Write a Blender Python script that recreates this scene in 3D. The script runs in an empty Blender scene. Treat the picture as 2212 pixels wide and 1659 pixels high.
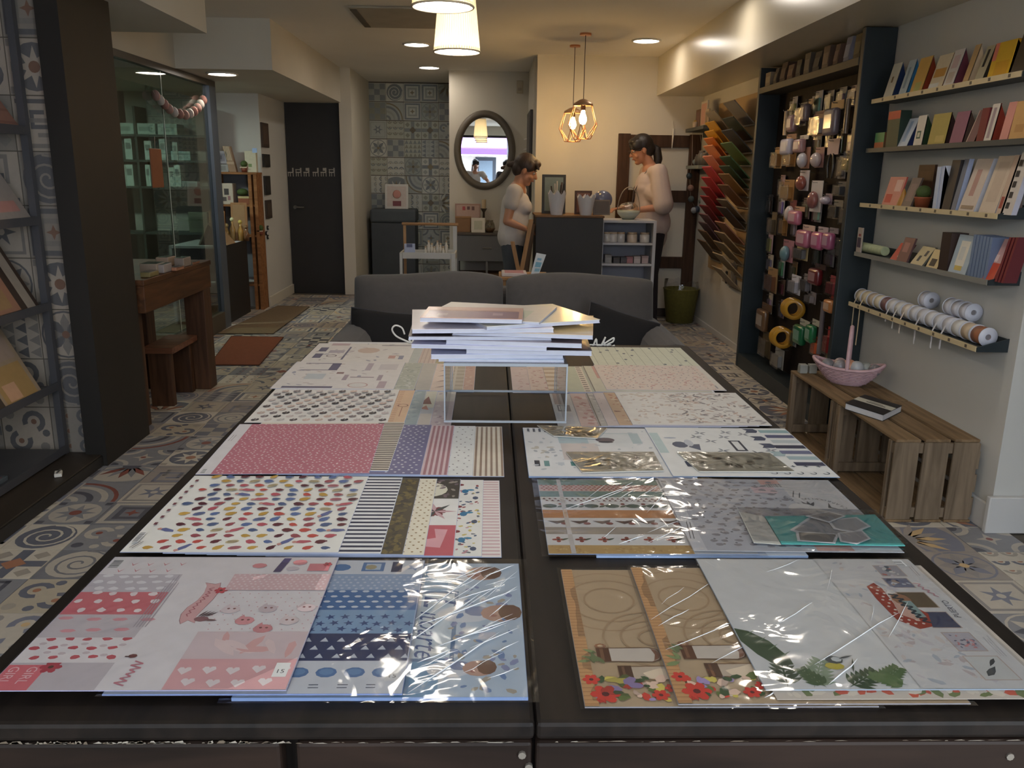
import bpy, math, random
from mathutils import Vector, Matrix
R = random.Random(7)
SC = bpy.context.scene
COL = SC.collection
# ------------------------------------------------------------------ camera
F, CX, CY, CAMZ = 1800.0, 1106.0, 829.5, 1.34
TH, YAW, ROLL = math.radians(14.15), math.radians(1.62), math.radians(.85)
c_, s_ = math.cos(ROLL), math.sin(ROLL)
R0 = Vector((math.cos(YAW), -math.sin(YAW), 0))
F0 = Vector((math.sin(YAW)*math.cos(TH), math.cos(YAW)*math.cos(TH), -math.sin(TH)))
U0 = Vector((math.sin(YAW)*math.sin(TH), math.cos(YAW)*math.sin(TH), math.cos(TH)))
AX = R0*c_ + U0*s_
AY = R0*-s_ + U0*c_
AZ = -F0
cam = bpy.data.cameras.new('camera')
cam.sensor_width = 36.0
cam.lens = 36.0*F/2212.0
cam.clip_start = 0.02
co = bpy.data.objects.new('camera', cam)
COL.objects.link(co)
mw = Matrix((AX, AY, AZ)).transposed().to_4x4()
mw.translation = Vector((0, 0, CAMZ))
co.matrix_world = mw
SC.camera = co
CAMP = Vector((0, 0, CAMZ))
# ------------------------------------------------------------------ view, sky
SC.view_settings.view_transform = 'Standard'
SC.view_settings.look = 'None'
SC.view_settings.gamma = 1.0
SC.view_settings.use_curve_mapping = False
SC.view_settings.exposure = -0.14
SC.cycles.max_bounces = 8
SC.cycles.transparent_max_bounces = 12
SC.cycles.caustics_reflective = False
SC.cycles.caustics_refractive = False
SC.cycles.sample_clamp_indirect = 4.0
SC.cycles.use_denoising = True
W = bpy.data.worlds.new('street_sky')
SC.world = W
W.use_nodes = True
SKY_STRENGTH = 14.0
bgn = W.node_tree.nodes['Background']
bgn.inputs['Color'].default_value = (0.82, 0.91, 1.0, 1)
bgn.inputs['Strength'].default_value = SKY_STRENGTH
# lamp powers
P_PEND = 2.0
PORTAL = (-1.75, 2.05, 0.35, 2.2, -1.3)      # x0 x1 z0 z1 y of the shop window behind the camera
pl = bpy.data.lights.new('window_portal', 'AREA')
pl.shape = 'RECTANGLE'
pl.size, pl.size_y = PORTAL[1]-PORTAL[0], PORTAL[3]-PORTAL[2]
pl.cycles.is_portal = True
po = bpy.data.objects.new('window_portal', pl)
po.location = ((PORTAL[0]+PORTAL[1])/2, PORTAL[4]-.06, (PORTAL[2]+PORTAL[3])/2)
po.rotation_euler = (math.radians(90), 0, 0)
COL.objects.link(po)
# ------------------------------------------------------------------ pixel helpers (photo pixel + known plane -> world point)
def ray(x, y):
    return AX*((x-CX)/F) + AY*(-(y-CY)/F) + F0
def PZ(x, y, z=0.0):
    d = ray(x, y); return CAMP + d*((z-CAMZ)/d.z)
def PY(x, y, Y):
    d = ray(x, y); return CAMP + d*(Y/d.y)
def PX(x, y, X):
    d = ray(x, y); return CAMP + d*(X/d.x)
# ------------------------------------------------------------------ colour and materials
def lin(c):
    if isinstance(c, str):
        c = [int(c[i:i+2], 16) for i in (1, 3, 5)]
    out = []
    for v in c[:3]:
        v = v/255.0
        out.append(v/12.92 if v <= .04045 else ((v+.055)/1.055)**2.4)
    return tuple(out)
MATS = {}
def mat(name, col, rough=.6, var=.12, scale=6.0, metal=0.0, bump=0.0, bscale=60.0, spec=.5, stretch=(1, 1, 1), sheen=0.0, coat=0.0):
    if name in MATS: return MATS[name]
    m = bpy.data.materials.new(name); m.use_nodes = True
    nt = m.node_tree; N = nt.nodes; L = nt.links
    p = N['Principled BSDF']
    col = lin(col)
    tc = N.new('ShaderNodeTexCoord'); mp = N.new('ShaderNodeMapping'); mp.inputs['Scale'].default_value = stretch
    L.new(tc.outputs['Object'], mp.inputs['Vector'])
    nz = N.new('ShaderNodeTexNoise'); nz.inputs['Scale'].default_value = scale; nz.inputs['Detail'].default_value = 5
    L.new(mp.outputs['Vector'], nz.inputs['Vector'])
    mx = N.new('ShaderNodeMix'); mx.data_type = 'RGBA'
    mx.inputs['A'].default_value = [max(0, v*(1-var*1.6)) for v in col]+[1]
    mx.inputs['B'].default_value = [min(1, v*(1+var*1.6)) for v in col]+[1]
    L.new(nz.outputs['Fac'], mx.inputs['Factor'])
    L.new(mx.outputs['Result'], p.inputs['Base Color'])
    p.inputs['Roughness'].default_value = rough
    p.inputs['Metallic'].default_value = metal
    p.inputs['Specular IOR Level'].default_value = spec
    if sheen: p.inputs['Sheen Weight'].default_value = sheen
    if coat: p.inputs['Coat Weight'].default_value = coat; p.inputs['Coat Roughness'].default_value = .15
    if bump:
        n2 = N.new('ShaderNodeTexNoise'); n2.inputs['Scale'].default_value = bscale; n2.inputs['Detail'].default_value = 3
        L.new(mp.outputs['Vector'], n2.inputs['Vector'])
        b = N.new('ShaderNodeBump'); b.inputs['Strength'].default_value = bump; b.inputs['Distance'].default_value = .004
        L.new(n2.outputs['Fac'], b.inputs['Height']); L.new(b.outputs['Normal'], p.inputs['Normal'])
    MATS[name] = m
    return m
def inkmat(name, rough=.5, spec=.4, coat=0.0, gain=1.0):
    if name in MATS: return MATS[name]
    m = bpy.data.materials.new(name); m.use_nodes = True
    N = m.node_tree.nodes; L = m.node_tree.links; p = N['Principled BSDF']
    a = N.new('ShaderNodeAttribute'); a.attribute_name = 'Col'
    tc = N.new('ShaderNodeTexCoord')
    nz = N.new('ShaderNodeTexNoise'); nz.inputs['Scale'].default_value = 35; nz.inputs['Detail'].default_value = 4
    L.new(tc.outputs['Object'], nz.inputs['Vector'])
    mr = N.new('ShaderNodeMapRange'); mr.inputs['To Min'].default_value = .88*gain; mr.inputs['To Max'].default_value = 1.08*gain
    L.new(nz.outputs['Fac'], mr.inputs['Value'])
    mx = N.new('ShaderNodeMix'); mx.data_type = 'RGBA'; mx.blend_type = 'MULTIPLY'; mx.inputs['Factor'].default_value = 1
    L.new(a.outputs['Color'], mx.inputs['A']); L.new(mr.outputs['Result'], mx.inputs['B'])
    L.new(mx.outputs['Result'], p.inputs['Base Color'])
    p.inputs['Roughness'].default_value = rough; p.inputs['Specular IOR Level'].default_value = spec
    if coat: p.inputs['Coat Weight'].default_value = coat; p.inputs['Coat Roughness'].default_value = .12
    MATS[name] = m
    return m
def emit(name, col, s):
    if name in MATS: return MATS[name]
    m = bpy.data.materials.new(name); m.use_nodes = True
    p = m.node_tree.nodes['Principled BSDF']
    p.inputs['Base Color'].default_value = lin(col)+(1,)
    p.inputs['Emission Color'].default_value = lin(col)+(1,)
    p.inputs['Emission Strength'].default_value = s
    MATS[name] = m
    return m
def clear(name, tint=(255, 255, 255), refl=.10, rough=.05, bump=0.0, bscale=12.0):
    """clear plastic or glass sheet: see-through tint plus a glossy fresnel reflection"""
    if name in MATS: return MATS[name]
    m = bpy.data.materials.new(name); m.use_nodes = True
    nt = m.node_tree; N = nt.nodes; L = nt.links
    N.remove(N['Principled BSDF'])
    out = N['Material Output']
    t = N.new('ShaderNodeBsdfTransparent'); t.inputs['Color'].default_value = lin(tint)+(1,)
    g = N.new('ShaderNodeBsdfGlossy'); g.inputs['Roughness'].default_value = rough
    lw = N.new('ShaderNodeLayerWeight'); lw.inputs['Blend'].default_value = .5
    pw = N.new('ShaderNodeMath'); pw.operation = 'POWER'; pw.inputs[1].default_value = 3.5
    L.new(lw.outputs['Facing'], pw.inputs[0])
    ad = N.new('ShaderNodeMath'); ad.operation = 'MULTIPLY_ADD'; ad.inputs[1].default_value = .75; ad.inputs[2].default_value = refl; ad.use_clamp = True
    L.new(pw.outputs[0], ad.inputs[0])
    mx = N.new('ShaderNodeMixShader')
    L.new(ad.outputs[0], mx.inputs['Fac']); L.new(t.outputs[0], mx.inputs[1]); L.new(g.outputs[0], mx.inputs[2])
    L.new(mx.outputs[0], out.inputs['Surface'])
    if bump:
        tc = N.new('ShaderNodeTexCoord')
        nz = N.new('ShaderNodeTexNoise'); nz.inputs['Scale'].default_value = bscale; nz.inputs['Detail'].default_value = 2; nz.inputs['Distortion'].default_value = 1.5
        L.new(tc.outputs['Object'], nz.inputs['Vector'])
        b = N.new('ShaderNodeBump'); b.inputs['Strength'].default_value = bump; b.inputs['Distance'].default_value = .02
        L.new(nz.outputs['Fac'], b.inputs['Height']); L.new(b.outputs['Normal'], g.inputs['Normal'])
    MATS[name] = m
    return m
# ------------------------------------------------------------------ mesh builder
ORG = {}
class B:
    def __init__(s, xf=None):
        s.v, s.f, s.mi, s.c, s.sm = [], [], [], [], []
        s.xf = xf
    def add(s, vs, fs, mi=0, col=(200, 200, 200), smooth=False):
        o = len(s.v)
        if s.xf is not None: vs = [s.xf @ Vector(v) for v in vs]
        s.v.extend([tuple(v) for v in vs])
        col = lin(col)
        for f in fs:
            s.f.append(tuple(i+o for i in f)); s.mi.append(mi); s.c.append(col); s.sm.append(smooth)
        return s
    def box(s, x0, x1, y0, y1, z0, z1, mi=0, col=(200, 200, 200)):
        if x0 > x1: x0, x1 = x1, x0
        if y0 > y1: y0, y1 = y1, y0
        if z0 > z1: z0, z1 = z1, z0
        v = [(x0, y0, z0), (x1, y0, z0), (x1, y1, z0), (x0, y1, z0), (x0, y0, z1), (x1, y0, z1), (x1, y1, z1), (x0, y1, z1)]
        return s.add(v, [(0, 3, 2, 1), (4, 5, 6, 7), (0, 1, 5, 4), (1, 2, 6, 5), (2, 3, 7, 6), (3, 0, 4, 7)], mi, col)
    def obox(s, c, size, rot=(0, 0, 0), mi=0, col=(200, 200, 200)):
        m = Matrix.Translation(c) @ (Matrix.Rotation(rot[2], 4, 'Z') @ Matrix.Rotation(rot[1], 4, 'Y') @ Matrix.Rotation(rot[0], 4, 'X'))
        a, b, d = size[0]/2, size[1]/2, size[2]/2
        v = [m @ Vector(p) for p in [(-a, -b, -d), (a, -b, -d), (a, b, -d), (-a, b, -d), (-a, -b, d), (a, -b, d), (a, b, d), (-a, b, d)]]
        return s.add(v, [(0, 3, 2, 1), (4, 5, 6, 7), (0, 1, 5, 4), (1, 2, 6, 5), (2, 3, 7, 6), (3, 0, 4, 7)], mi, col)
    def slab(s, a, b, c, d, n, mi=0, col=(200, 200, 200), back=None):
        """quad a b c d pushed along vector n (gives thickness)"""
        a, b, c, d = [Vector(p) for p in (a, b, c, d)]; n = Vector(n)
        v = [a, b, c, d, a+n, b+n, c+n, d+n]
        return s.add(v, [(0, 1, 2, 3), (7, 6, 5, 4), (4, 5, 1, 0), (5, 6, 2, 1), (6, 7, 3, 2), (7, 4, 0, 3)], mi, col)
    def poly(s, pts, mi=0, col=(200, 200, 200)):
        return s.add(pts, [tuple(range(len(pts)))], mi, col)
    def prism(s, pts, vec, mi=0, col=(200, 200, 200)):
        n = len(pts); vec = Vector(vec)
        v = [Vector(p) for p in pts]+[Vector(p)+vec for p in pts]
        fs = [tuple(reversed(range(n))), tuple(range(n, 2*n))]+[(i, (i+1) % n, n+(i+1) % n, n+i) for i in range(n)]
        return s.add(v, fs, mi, col)
    def cyl(s, p0, p1, r0, r1=None, n=12, mi=0, col=(200, 200, 200), caps=True, smooth=True):
        p0, p1 = Vector(p0), Vector(p1); r1 = r0 if r1 is None else r1
        d = (p1-p0).normalized(); a = d.orthogonal().normalized(); b = d.cross(a)
        v = []
        for p, r in ((p0, r0), (p1, r1)):
            for i in range(n):
                t = 2*math.pi*i/n; v.append(p+a*(r*math.cos(t))+b*(r*math.sin(t)))
        s.add(v, [(i, (i+1) % n, n+(i+1) % n, n+i) for i in range(n)], mi, col, smooth)
        if caps: s.add(v, [tuple(reversed(range(n))), tuple(range(n, 2*n))], mi, col)
        return s
    def lathe(s, c, prof, n=20, mi=0, col=(200, 200, 200), axis=None, smooth=True, sx=1.0, sy=1.0):
        c = Vector(c); v = []
        q = Vector((0, 0, 1)).rotation_difference(Vector(axis)) if axis is not None else None
        for r, z in prof:
            for i in range(n):
                t = 2*math.pi*i/n; p = Vector((r*math.cos(t)*sx, r*math.sin(t)*sy, z))
                v.append(c+(q @ p if q else p))
        fs = []
        for k in range(len(prof)-1):
            for i in range(n):
                fs.append((k*n+i, k*n+(i+1) % n, (k+1)*n+(i+1) % n, (k+1)*n+i))
        return s.add(v, fs, mi, col, smooth)
    def tube(s, pts, r, n=6, mi=0, col=(200, 200, 200)):
        pts = [Vector(p) for p in pts]; v = []; m = len(pts); a = None
        for i, p in enumerate(pts):
            d = (pts[min(i+1, m-1)]-pts[max(i-1, 0)]).normalized()
            if a is None: a = d.orthogonal().normalized()
            a = (a-d*a.dot(d)).normalized(); b = d.cross(a)
            rr = r[i] if isinstance(r, (list, tuple)) else r
            for k in range(n):
                t = 2*math.pi*k/n; v.append(p+a*(rr*math.cos(t))+b*(rr*math.sin(t)))
        fs = [(i*n+k, i*n+(k+1) % n, (i+1)*n+(k+1) % n, (i+1)*n+k) for i in range(m-1) for k in range(n)]
        s.add(v, fs, mi, col, True)
        return s.add(v, [tuple(reversed(range(n))), tuple(range((m-1)*n, m*n))], mi, col)
    def ball(s, c, r, n=14, k=9, mi=0, col=(200, 200, 200), rot=None):
        r = (r, r, r) if not isinstance(r, (tuple, list)) else r
        c = Vector(c); v = []
        for j in range(k+1):
            ph = math.pi*j/k
            for i in range(n):
                t = 2*math.pi*i/n
                p = Vector((r[0]*math.sin(ph)*math.cos(t), r[1]*math.sin(ph)*math.sin(t), r[2]*math.cos(ph)))
                if rot is not None: p = rot @ p
                v.append(c+p)
        fs = [(j*n+i, (j+1)*n+i, (j+1)*n+(i+1) % n, j*n+(i+1) % n) for j in range(k) for i in range(n)]
        return s.add(v, fs, mi, col, True)
    def build(s, name, mats, parent=None, loc=None, bevel=0.0, smooth=None, kind=None, label=None, cat=None, group=None, seg=2, subsurf=0):
        if not isinstance(mats, (list, tuple)): mats = [mats]
        if parent is not None: org = ORG[parent.name]
        elif loc is not None: org = Vector(loc)
        else:
            xs = [v[0] for v in s.v]; ys = [v[1] for v in s.v]; zs = [v[2] for v in s.v]
            org = Vector(((min(xs)+max(xs))/2, (min(ys)+max(ys))/2, min(zs)))
        me = bpy.data.meshes.new(name)
        me.from_pydata([(v[0]-org.x, v[1]-org.y, v[2]-org.z) for v in s.v], [], s.f)
        for m in mats: me.materials.append(m)
        me.polygons.foreach_set('material_index', s.mi)
        sm = s.sm if smooth is None else [smooth]*len(s.f)
        me.polygons.foreach_set('use_smooth', sm)
        at = me.color_attributes.new('Col', 'FLOAT_COLOR', 'CORNER')
        buf = []
        for f, c in zip(s.f, s.c): buf.extend((c[0], c[1], c[2], 1.0)*len(f))
        at.data.foreach_set('color', buf)
        me.update()
        o = bpy.data.objects.new(name, me); COL.objects.link(o)
        if parent is not None: o.parent = parent
        else: o.location = org
        ORG[o.name] = org
        if bevel:
            b = o.modifiers.new('bevel', 'BEVEL'); b.width = bevel; b.segments = seg; b.limit_method = 'ANGLE'
        if subsurf:
            b = o.modifiers.new('subsurf', 'SUBSURF'); b.levels = subsurf; b.render_levels = subsurf
        return tag(o, label, cat, group, kind)
def tag(o, label=None, cat=None, group=None, kind=None):
    if label: o['label'] = label
    if cat: o['category'] = cat
    if group: o['group'] = group
    if kind: o['kind'] = kind
    return o
def thing(name, label, cat, loc, group=None):
    o = bpy.data.objects.new(name, None); COL.objects.link(o)
    o.empty_display_size = .05
    o.location = loc; ORG[o.name] = Vector(loc)
    return tag(o, label, cat, group)
def struct(b, name, m, bevel=0, parent=None, label=None):
    return b.build(name, m, parent, bevel=bevel, kind=None if parent else 'structure', label=label)
def text_mesh(txt, size, shear=0.0):
    cu = bpy.data.curves.new('lettering', 'FONT'); cu.body = txt; cu.size = size; cu.shear = shear; cu.resolution_u = 2
    ob = bpy.data.objects.new('lettering', cu); COL.objects.link(ob)
    me = bpy.data.meshes.new_from_object(ob.evaluated_get(bpy.context.evaluated_depsgraph_get()))
    vs = [tuple(v.co) for v in me.vertices]; fs = [tuple(p.vertices) for p in me.polygons]
    bpy.data.objects.remove(ob); bpy.data.curves.remove(cu); bpy.data.meshes.remove(me)
    return vs, fs
def lampdisc(name, loc, rad, power, color, spread=math.radians(150)):
    l = bpy.data.lights.new(name, 'AREA'); l.shape = 'DISK'; l.size = rad*2; l.energy = power; l.color = color; l.spread = spread
    o = bpy.data.objects.new(name, l); o.location = loc; COL.objects.link(o)
    return o
# ================================================================== SETTING
plaster = mat('plaster', (204, 198, 184), .8, .04, 3, bump=.05, bscale=90)
plaster_w = mat('white_plaster', (200, 198, 192), .8, .03, 3, bump=.05, bscale=90)
plaster_gloss = mat('satin_paint', (208, 200, 180), .28, .04, 3)
ceil_m = mat('ceiling_paint', (232, 228, 220), .85, .03, 2)
black_panel = mat('black_panel', (34, 31, 29), .55, .15, 8)
dark_board = mat('dark_board', (27, 23, 19), .6, .2, 5, stretch=(1, 1, .2))
skirt_w = mat('skirting_white', (205, 203, 200), .5, .03, 4)
grout = mat('grout', (92, 86, 76), .9, .15, 20)
tile_ink = inkmat('tile_glaze', .42, .5)

def floor_box(): return B().box(-4.7, 2.6, -6.5, 11.0, -.08, -.006)
floor = struct(floor_box(), 'floor', grout)
struct(B().box(-4.7, 2.6, -1.5, 11.0, 2.4, 2.52), 'ceiling', ceil_m)
# right side: nearer return, main wall, far warm wall, alcove
struct(B().box(1.97, 2.15, 3.0, 8.3, 0, 2.4), 'wall_right', plaster_w)
struct(B().box(2.16, 2.3, -1.5, 3.2, 0, 2.4), 'wall_right', plaster_w)
struct(B().box(.42, 2.15, 8.1, 8.25, 0, 2.4), 'wall_far', plaster)
struct(B().box(.40, .55, 8.25, 9.6, 0, 2.4), 'wall_recess', plaster)
wb = struct(B().box(-.455, .55, 9.45, 9.6, 0, 2.4), 'wall_back', plaster)
struct(B().box(-1.62, -1.49, 9.35, 10.8, 0, 2.4), 'wall_alcove_left', plaster)
struct(B().box(-.455, -.33, 9.6, 10.8, 0, 2.4), 'wall_alcove_right', plaster)
alc = struct(B().box(-1.62, -.33, 10.72, 10.85, 0, 2.4), 'wall_alcove_back', grout)
struct(B().box(-3.6, -2.23, 8.45, 9.7, 0, 2.4), 'wall_pillar', plaster_w)
struct(B().box(-2.4, -1.62, 9.56, 9.7, 0, 2.4), 'wall_behind_door', plaster)
struct(B().box(-4.6, -4.45, -1.5, 9.7, 0, 2.4), 'wall_left', plaster)
struct(B().box(-4.6, -3.5, 8.45, 8.6, 0, 2.4), 'wall_storeroom', plaster)
tw = struct(B().box(-4.5, -1.80, 3.76, 3.95, 0, 2.4), 'wall_tiled', grout)
struct(B().box(-1.86, -1.765, 3.70, 4.19, 0, 2.4), 'trim_1', dark_board)
struct(B().box(1.53, 2.0, -1.4, 8.12, 2.06, 2.4), 'trim_2', plaster_gloss)
struct(B().box(-4.5, -1.6, 6.5, 9.6, 2.05, 2.4), 'trim_3', plaster)
struct(B().box(-4.5, -1.6, -1.4, 5.06, 2.08, 2.4), 'trim_4', plaster)
struct(B().box(-2.50, -2.30, 5.08, 6.5, 2.04, 2.4), 'trim_5', plaster)
# front of the shop behind the camera: frame round a big window
struct(B().box(-4.6, PORTAL[0], -1.5, -1.3, 0, 2.4).box(PORTAL[1], 2.3, -1.5, -1.3, 0, 2.4)
       .box(PORTAL[0], PORTAL[1], -1.5, -1.3, 0, PORTAL[2]).box(PORTAL[0], PORTAL[1], -1.5, -1.3, PORTAL[3], 2.4), 'wall_front', plaster)
wf = struct(B().box(PORTAL[0], PORTAL[0]+.05, -1.45, -1.38, PORTAL[2], PORTAL[3]).box(PORTAL[1]-.05, PORTAL[1], -1.45, -1.38, PORTAL[2], PORTAL[3])
       .box(PORTAL[0], PORTAL[1], -1.45, -1.38, PORTAL[3]-.05, PORTAL[3]).box(PORTAL[0], PORTAL[1], -1.45, -1.38, PORTAL[2], PORTAL[2]+.05), 'window_1', dark_board)
# baseboards
struct(B().box(1.955, 1.97, 3.0, 4.25, 0, .11), 'baseboard_right', skirt_w, .004)
struct(B().box(1.955, 1.97, 5.95, 8.08, 0, .05), 'baseboard_right', skirt_w, .004)
struct(B().box(1.945, 2.17, 2.975, 3.0, 0, .15), 'baseboard_pillar', skirt_w, .004)
struct(B().box(.43, 1.95, 8.085, 8.1, 0, .08), 'baseboard_far', mat('dark_skirting', (52, 40, 32), .6))
struct(B().box(-2.23, -2.21, 8.43, 9.45, 0, .1), 'baseboard_pillar', plaster)
# ---------------------------------------------------------------- encaustic tile designs
def ring(cx, cy, r0, r1, a0=0, a1=360, n=14):
    out = []
    for i in range(n):
        t0 = math.radians(a0+(a1-a0)*i/n); t1 = math.radians(a0+(a1-a0)*(i+1)/n)
        out.append([(cx+r0*math.cos(t0), cy+r0*math.sin(t0)), (cx+r1*math.cos(t0), cy+r1*math.sin(t0)),
                    (cx+r1*math.cos(t1), cy+r1*math.sin(t1)), (cx+r0*math.cos(t1), cy+r0*math.sin(t1))])
    return out
def sect(cx, cy, r, a0=0, a1=360, n=12):
    p = [(cx+r*math.cos(math.radians(a0+(a1-a0)*i/n)), cy+r*math.sin(math.radians(a0+(a1-a0)*i/n))) for i in range(n+(0 if a1-a0 == 360 else 1))]
    return p if a1-a0 == 360 else [(cx, cy)]+p
def starp(cx, cy, r0, r1, n, ph=0):
    return [(cx+(r1 if i % 2 else r0)*math.cos(math.pi*i/n+ph), cy+(r1 if i % 2 else r0)*math.sin(math.pi*i/n+ph)) for i in range(2*n)]
def rec(x0, y0, x1, y1): return [(x0, y0), (x1, y0), (x1, y1), (x0, y1)]
def petal(cx, cy, l, w, a):
    c, s = math.cos(a), math.sin(a)
    return [(cx+c*x-s*y, cy+s*x+c*y) for x, y in [(0.02, 0), (l*.3, w*.8), (l*.6, w), (l, 0), (l*.6, -w), (l*.3, -w*.8)]]
def design(k):
    """list of (colour index, layer, polygon); unit square centred on 0"""
    o = []
    if k == 0:
        for sx in (-1, 1):
            for sy in (-1, 1):
                a = {(1, 1): 180, (-1, 1): 270, (-1, -1): 0, (1, -1): 90}[(sx, sy)]
                o += [(1, 1, p) for p in ring(.5*sx, .5*sy, .26, .36, a, a+90, 6)]; o.append((2, 1, sect(.5*sx, .5*sy, .17, a, a+90, 5)))
        o.append((1, 1, starp(0, 0, .24, .09, 4))); o.append((3, 2, sect(0, 0, .06)))
    elif k == 1:
        for i in range(3):
            for j in range(3):
                o.append((1 if (i+j) % 2 == 0 else 2, 1, rec(-.48+i*.32, -.48+j*.32, -.16+i*.32, -.16+j*.32)))
    elif k == 2:
        o.append((1, 1, sect(0, 0, .44, n=18))); o.append((0, 2, starp(0, 0, .38, .17, 8))); o.append((3, 3, sect(0, 0, .11)))
        for sx in (-1, 1):
            for sy in (-1, 1): o.append((2, 1, rec(.36*sx, .36*sy, .49*sx, .49*sy)))
    elif k == 3:
        for i in range(4):
            for j in range(4):
                x, y = -.5+i*.25, -.5+j*.25
                o.append((1 if j % 2 else 2, 1, [(x+.01, y+.01), (x+.24, y+.01), (x+.125, y+.23)]))
    elif k == 4:
        for t, c in ((.46, 1), (.36, 0), (.27, 2), (.17, 0)): o.append((c, int((.5-t)*12)+1, rec(-t, -t, t, t)))
        o.append((3, 6, starp(0, 0, .15, .06, 4)))
    elif k == 5:
        for i in range(8): o.append((1 if i % 2 else 2, 1, petal(0, 0, .44, .09, i*math.pi/4)))
        o.append((3, 2, sect(0, 0, .08)))
        o += [(1, 1, p) for p in ring(0, 0, .45, .49, 0, 360, 20)]
    elif k == 6:
        for r0, r1, c in ((.14, .26, 1), (.4, .52, 2), (.66, .78, 1), (.88, .96, 3)):
            for p in ring(-.49, -.49, r0, r1, 0, 90, 8):
                o.append((c, 1, [(min(x, .49), min(y, .49)) for x, y in p]))
    elif k == 7:
        o.append((1, 1, sect(0, 0, .47, n=20)))
        for i in range(34):
            t0, t1 = i*.42, (i+1)*.42; r0, r1 = .04+.029*t0, .04+.029*t1
            o.append((0, 2, [((r0-.022)*math.cos(t0), (r0-.022)*math.sin(t0)), ((r0+.022)*math.cos(t0), (r0+.022)*math.sin(t0)),
                             ((r1+.022)*math.cos(t1), (r1+.022)*math.sin(t1)), ((r1-.022)*math.cos(t1), (r1-.022)*math.sin(t1))]))
    elif k == 8:
        for m in (1, -1):
            for r in (rec(-.45, -.45, -.37, .3), rec(-.45, .22, .1, .3), rec(.02, -.2, .1, .3), rec(-.25, -.2, .1, -.12), rec(-.25, -.2, -.17, .08)):
                o.append((1 if m > 0 else 2, 1, [(x*m-(.0), y*m) for x, y in r]))
    elif k == 9:
        o += [(1, 1, p) for p in ring(-.2, .15, .13, .24, 20, 290, 10)]; o += [(1, 1, p) for p in ring(.22, -.15, .13, .24, 200, 470, 10)]
        for x, y, r, c in ((-.2, .15, .06, 3), (.22, -.15, .06, 3), (-.35, -.33, .1, 2), (.35, .33, .1, 2), (.05, .38, .08, 1), (-.05, -.38, .08, 1)): o.append((c, 1, sect(x, y, r, n=9)))
    elif k == 10:
        o.append((1, 1, rec(-.1, -.49, .1, .49))); o.append((1, 1, rec(-.49, -.1, .49, .1))); o.append((3, 2, starp(0, 0, .2, .2, 2)))
        for sx in (-1, 1):
            for sy in (-1, 1): o.append((2, 1, starp(.3*sx, .3*sy, .14, .14, 2)))
    elif k == 11:
        o.append((1, 1, sect(0, -.48, .93, 8, 172, 16)[0:1]+[(max(-.49, min(.49, x)), y) for x, y in sect(0, -.48, .93, 8, 172, 16)[1:]]))
        for i in range(7): o.append((3 if i % 2 else 0, 2, petal(0, -.46, .72, .075, math.radians(30+20*i))))
        o.append((2, 3, sect(0, -.48, .2, 0, 180, 10)))
    elif k == 12:
        o.append((2, 1, rec(-.44, -.44, .44, .44))); o.append((0, 2, rec(-.38, -.38, .38, .38))); o.append((1, 3, starp(0, 0, .3, .12, 6))); o.append((0, 4, sect(0, 0, .07)))
    elif k == 13:
        for j in range(3):
            for i in range(3):
                x, y = -.33+i*.33, -.48+j*.32
                o += [(1 if j % 2 else 2, 1, p) for p in ring(x, y, .08, .15, 0, 180, 6)]
                o.append((3, 1, sect(x, y, .05, 0, 180, 5)))
    return o
TM = {}
def tile_geo(k, pal, s):
    b = B(); h = s/2-.0015; cols = PALS[pal]
    base = cols[0] if (k*7+pal) % 3 else cols[4]
    b.box(-h, h, -h, h, -.007, 0, 0, base)
    for ci, ly, p in design(k):
        c = cols[ci] if not (ci == 0 and base == cols[4]) else cols[4]
        b.poly([(x*(s-.004), y*(s-.004), .00025*ly) for x, y in p], 0, c)
    return b
def tile_mesh(k, pal, s):
    key = (k, pal, s)
    if key not in TM:
        o = tile_geo(k, pal, s).build('tile', tile_ink, loc=(0, 0, 0)); TM[key] = o.data
        bpy.data.objects.remove(o)
    return TM[key]
#        ground           dark            mid            accent         ground 2
PALS = [[(136, 128, 110), (72, 72, 74), (110, 102, 88), (112, 78, 58), (122, 113, 94)],
        [(128, 120, 104), (84, 84, 86), (98, 92, 84), (136, 114, 80), (106, 98, 86)],
        [(98, 96, 92), (132, 124, 108), (64, 63, 64), (98, 58, 48), (88, 86, 84)],
        # wall palettes (cooler)
        [(140, 144, 142), (88, 94, 100), (114, 118, 118), (96, 90, 74), (122, 127, 128)],
        [(126, 130, 124), (94, 100, 102), (100, 102, 94), (78, 70, 56), (112, 117, 116)],
        # tiled wall beside the magazine rack
        [(112, 106, 102), (66, 66, 70), (86, 84, 84), (82, 64, 56), (94, 90, 88)]]
PALS = [[tuple(min(255, int(v*g*f)) for v, f in zip(c, (1.04, 1.06, 1.14) if k < 3 else (1.04, 1.02, .97))) for c in p] for k, (p, g) in enumerate(zip(PALS, (1.5, 1.5, 1.42, 1.36, 1.36, 1.42)))]
def put_tile(k, pal, s, loc, rot, parent):
    o = bpy.data.objects.new('tile', tile_mesh(k, pal, s)); COL.objects.link(o)
    o.parent = parent; o.location = Vector(loc)-ORG[parent.name]; o.rotation_euler = rot
    return o
TS = .224
cells = []
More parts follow.
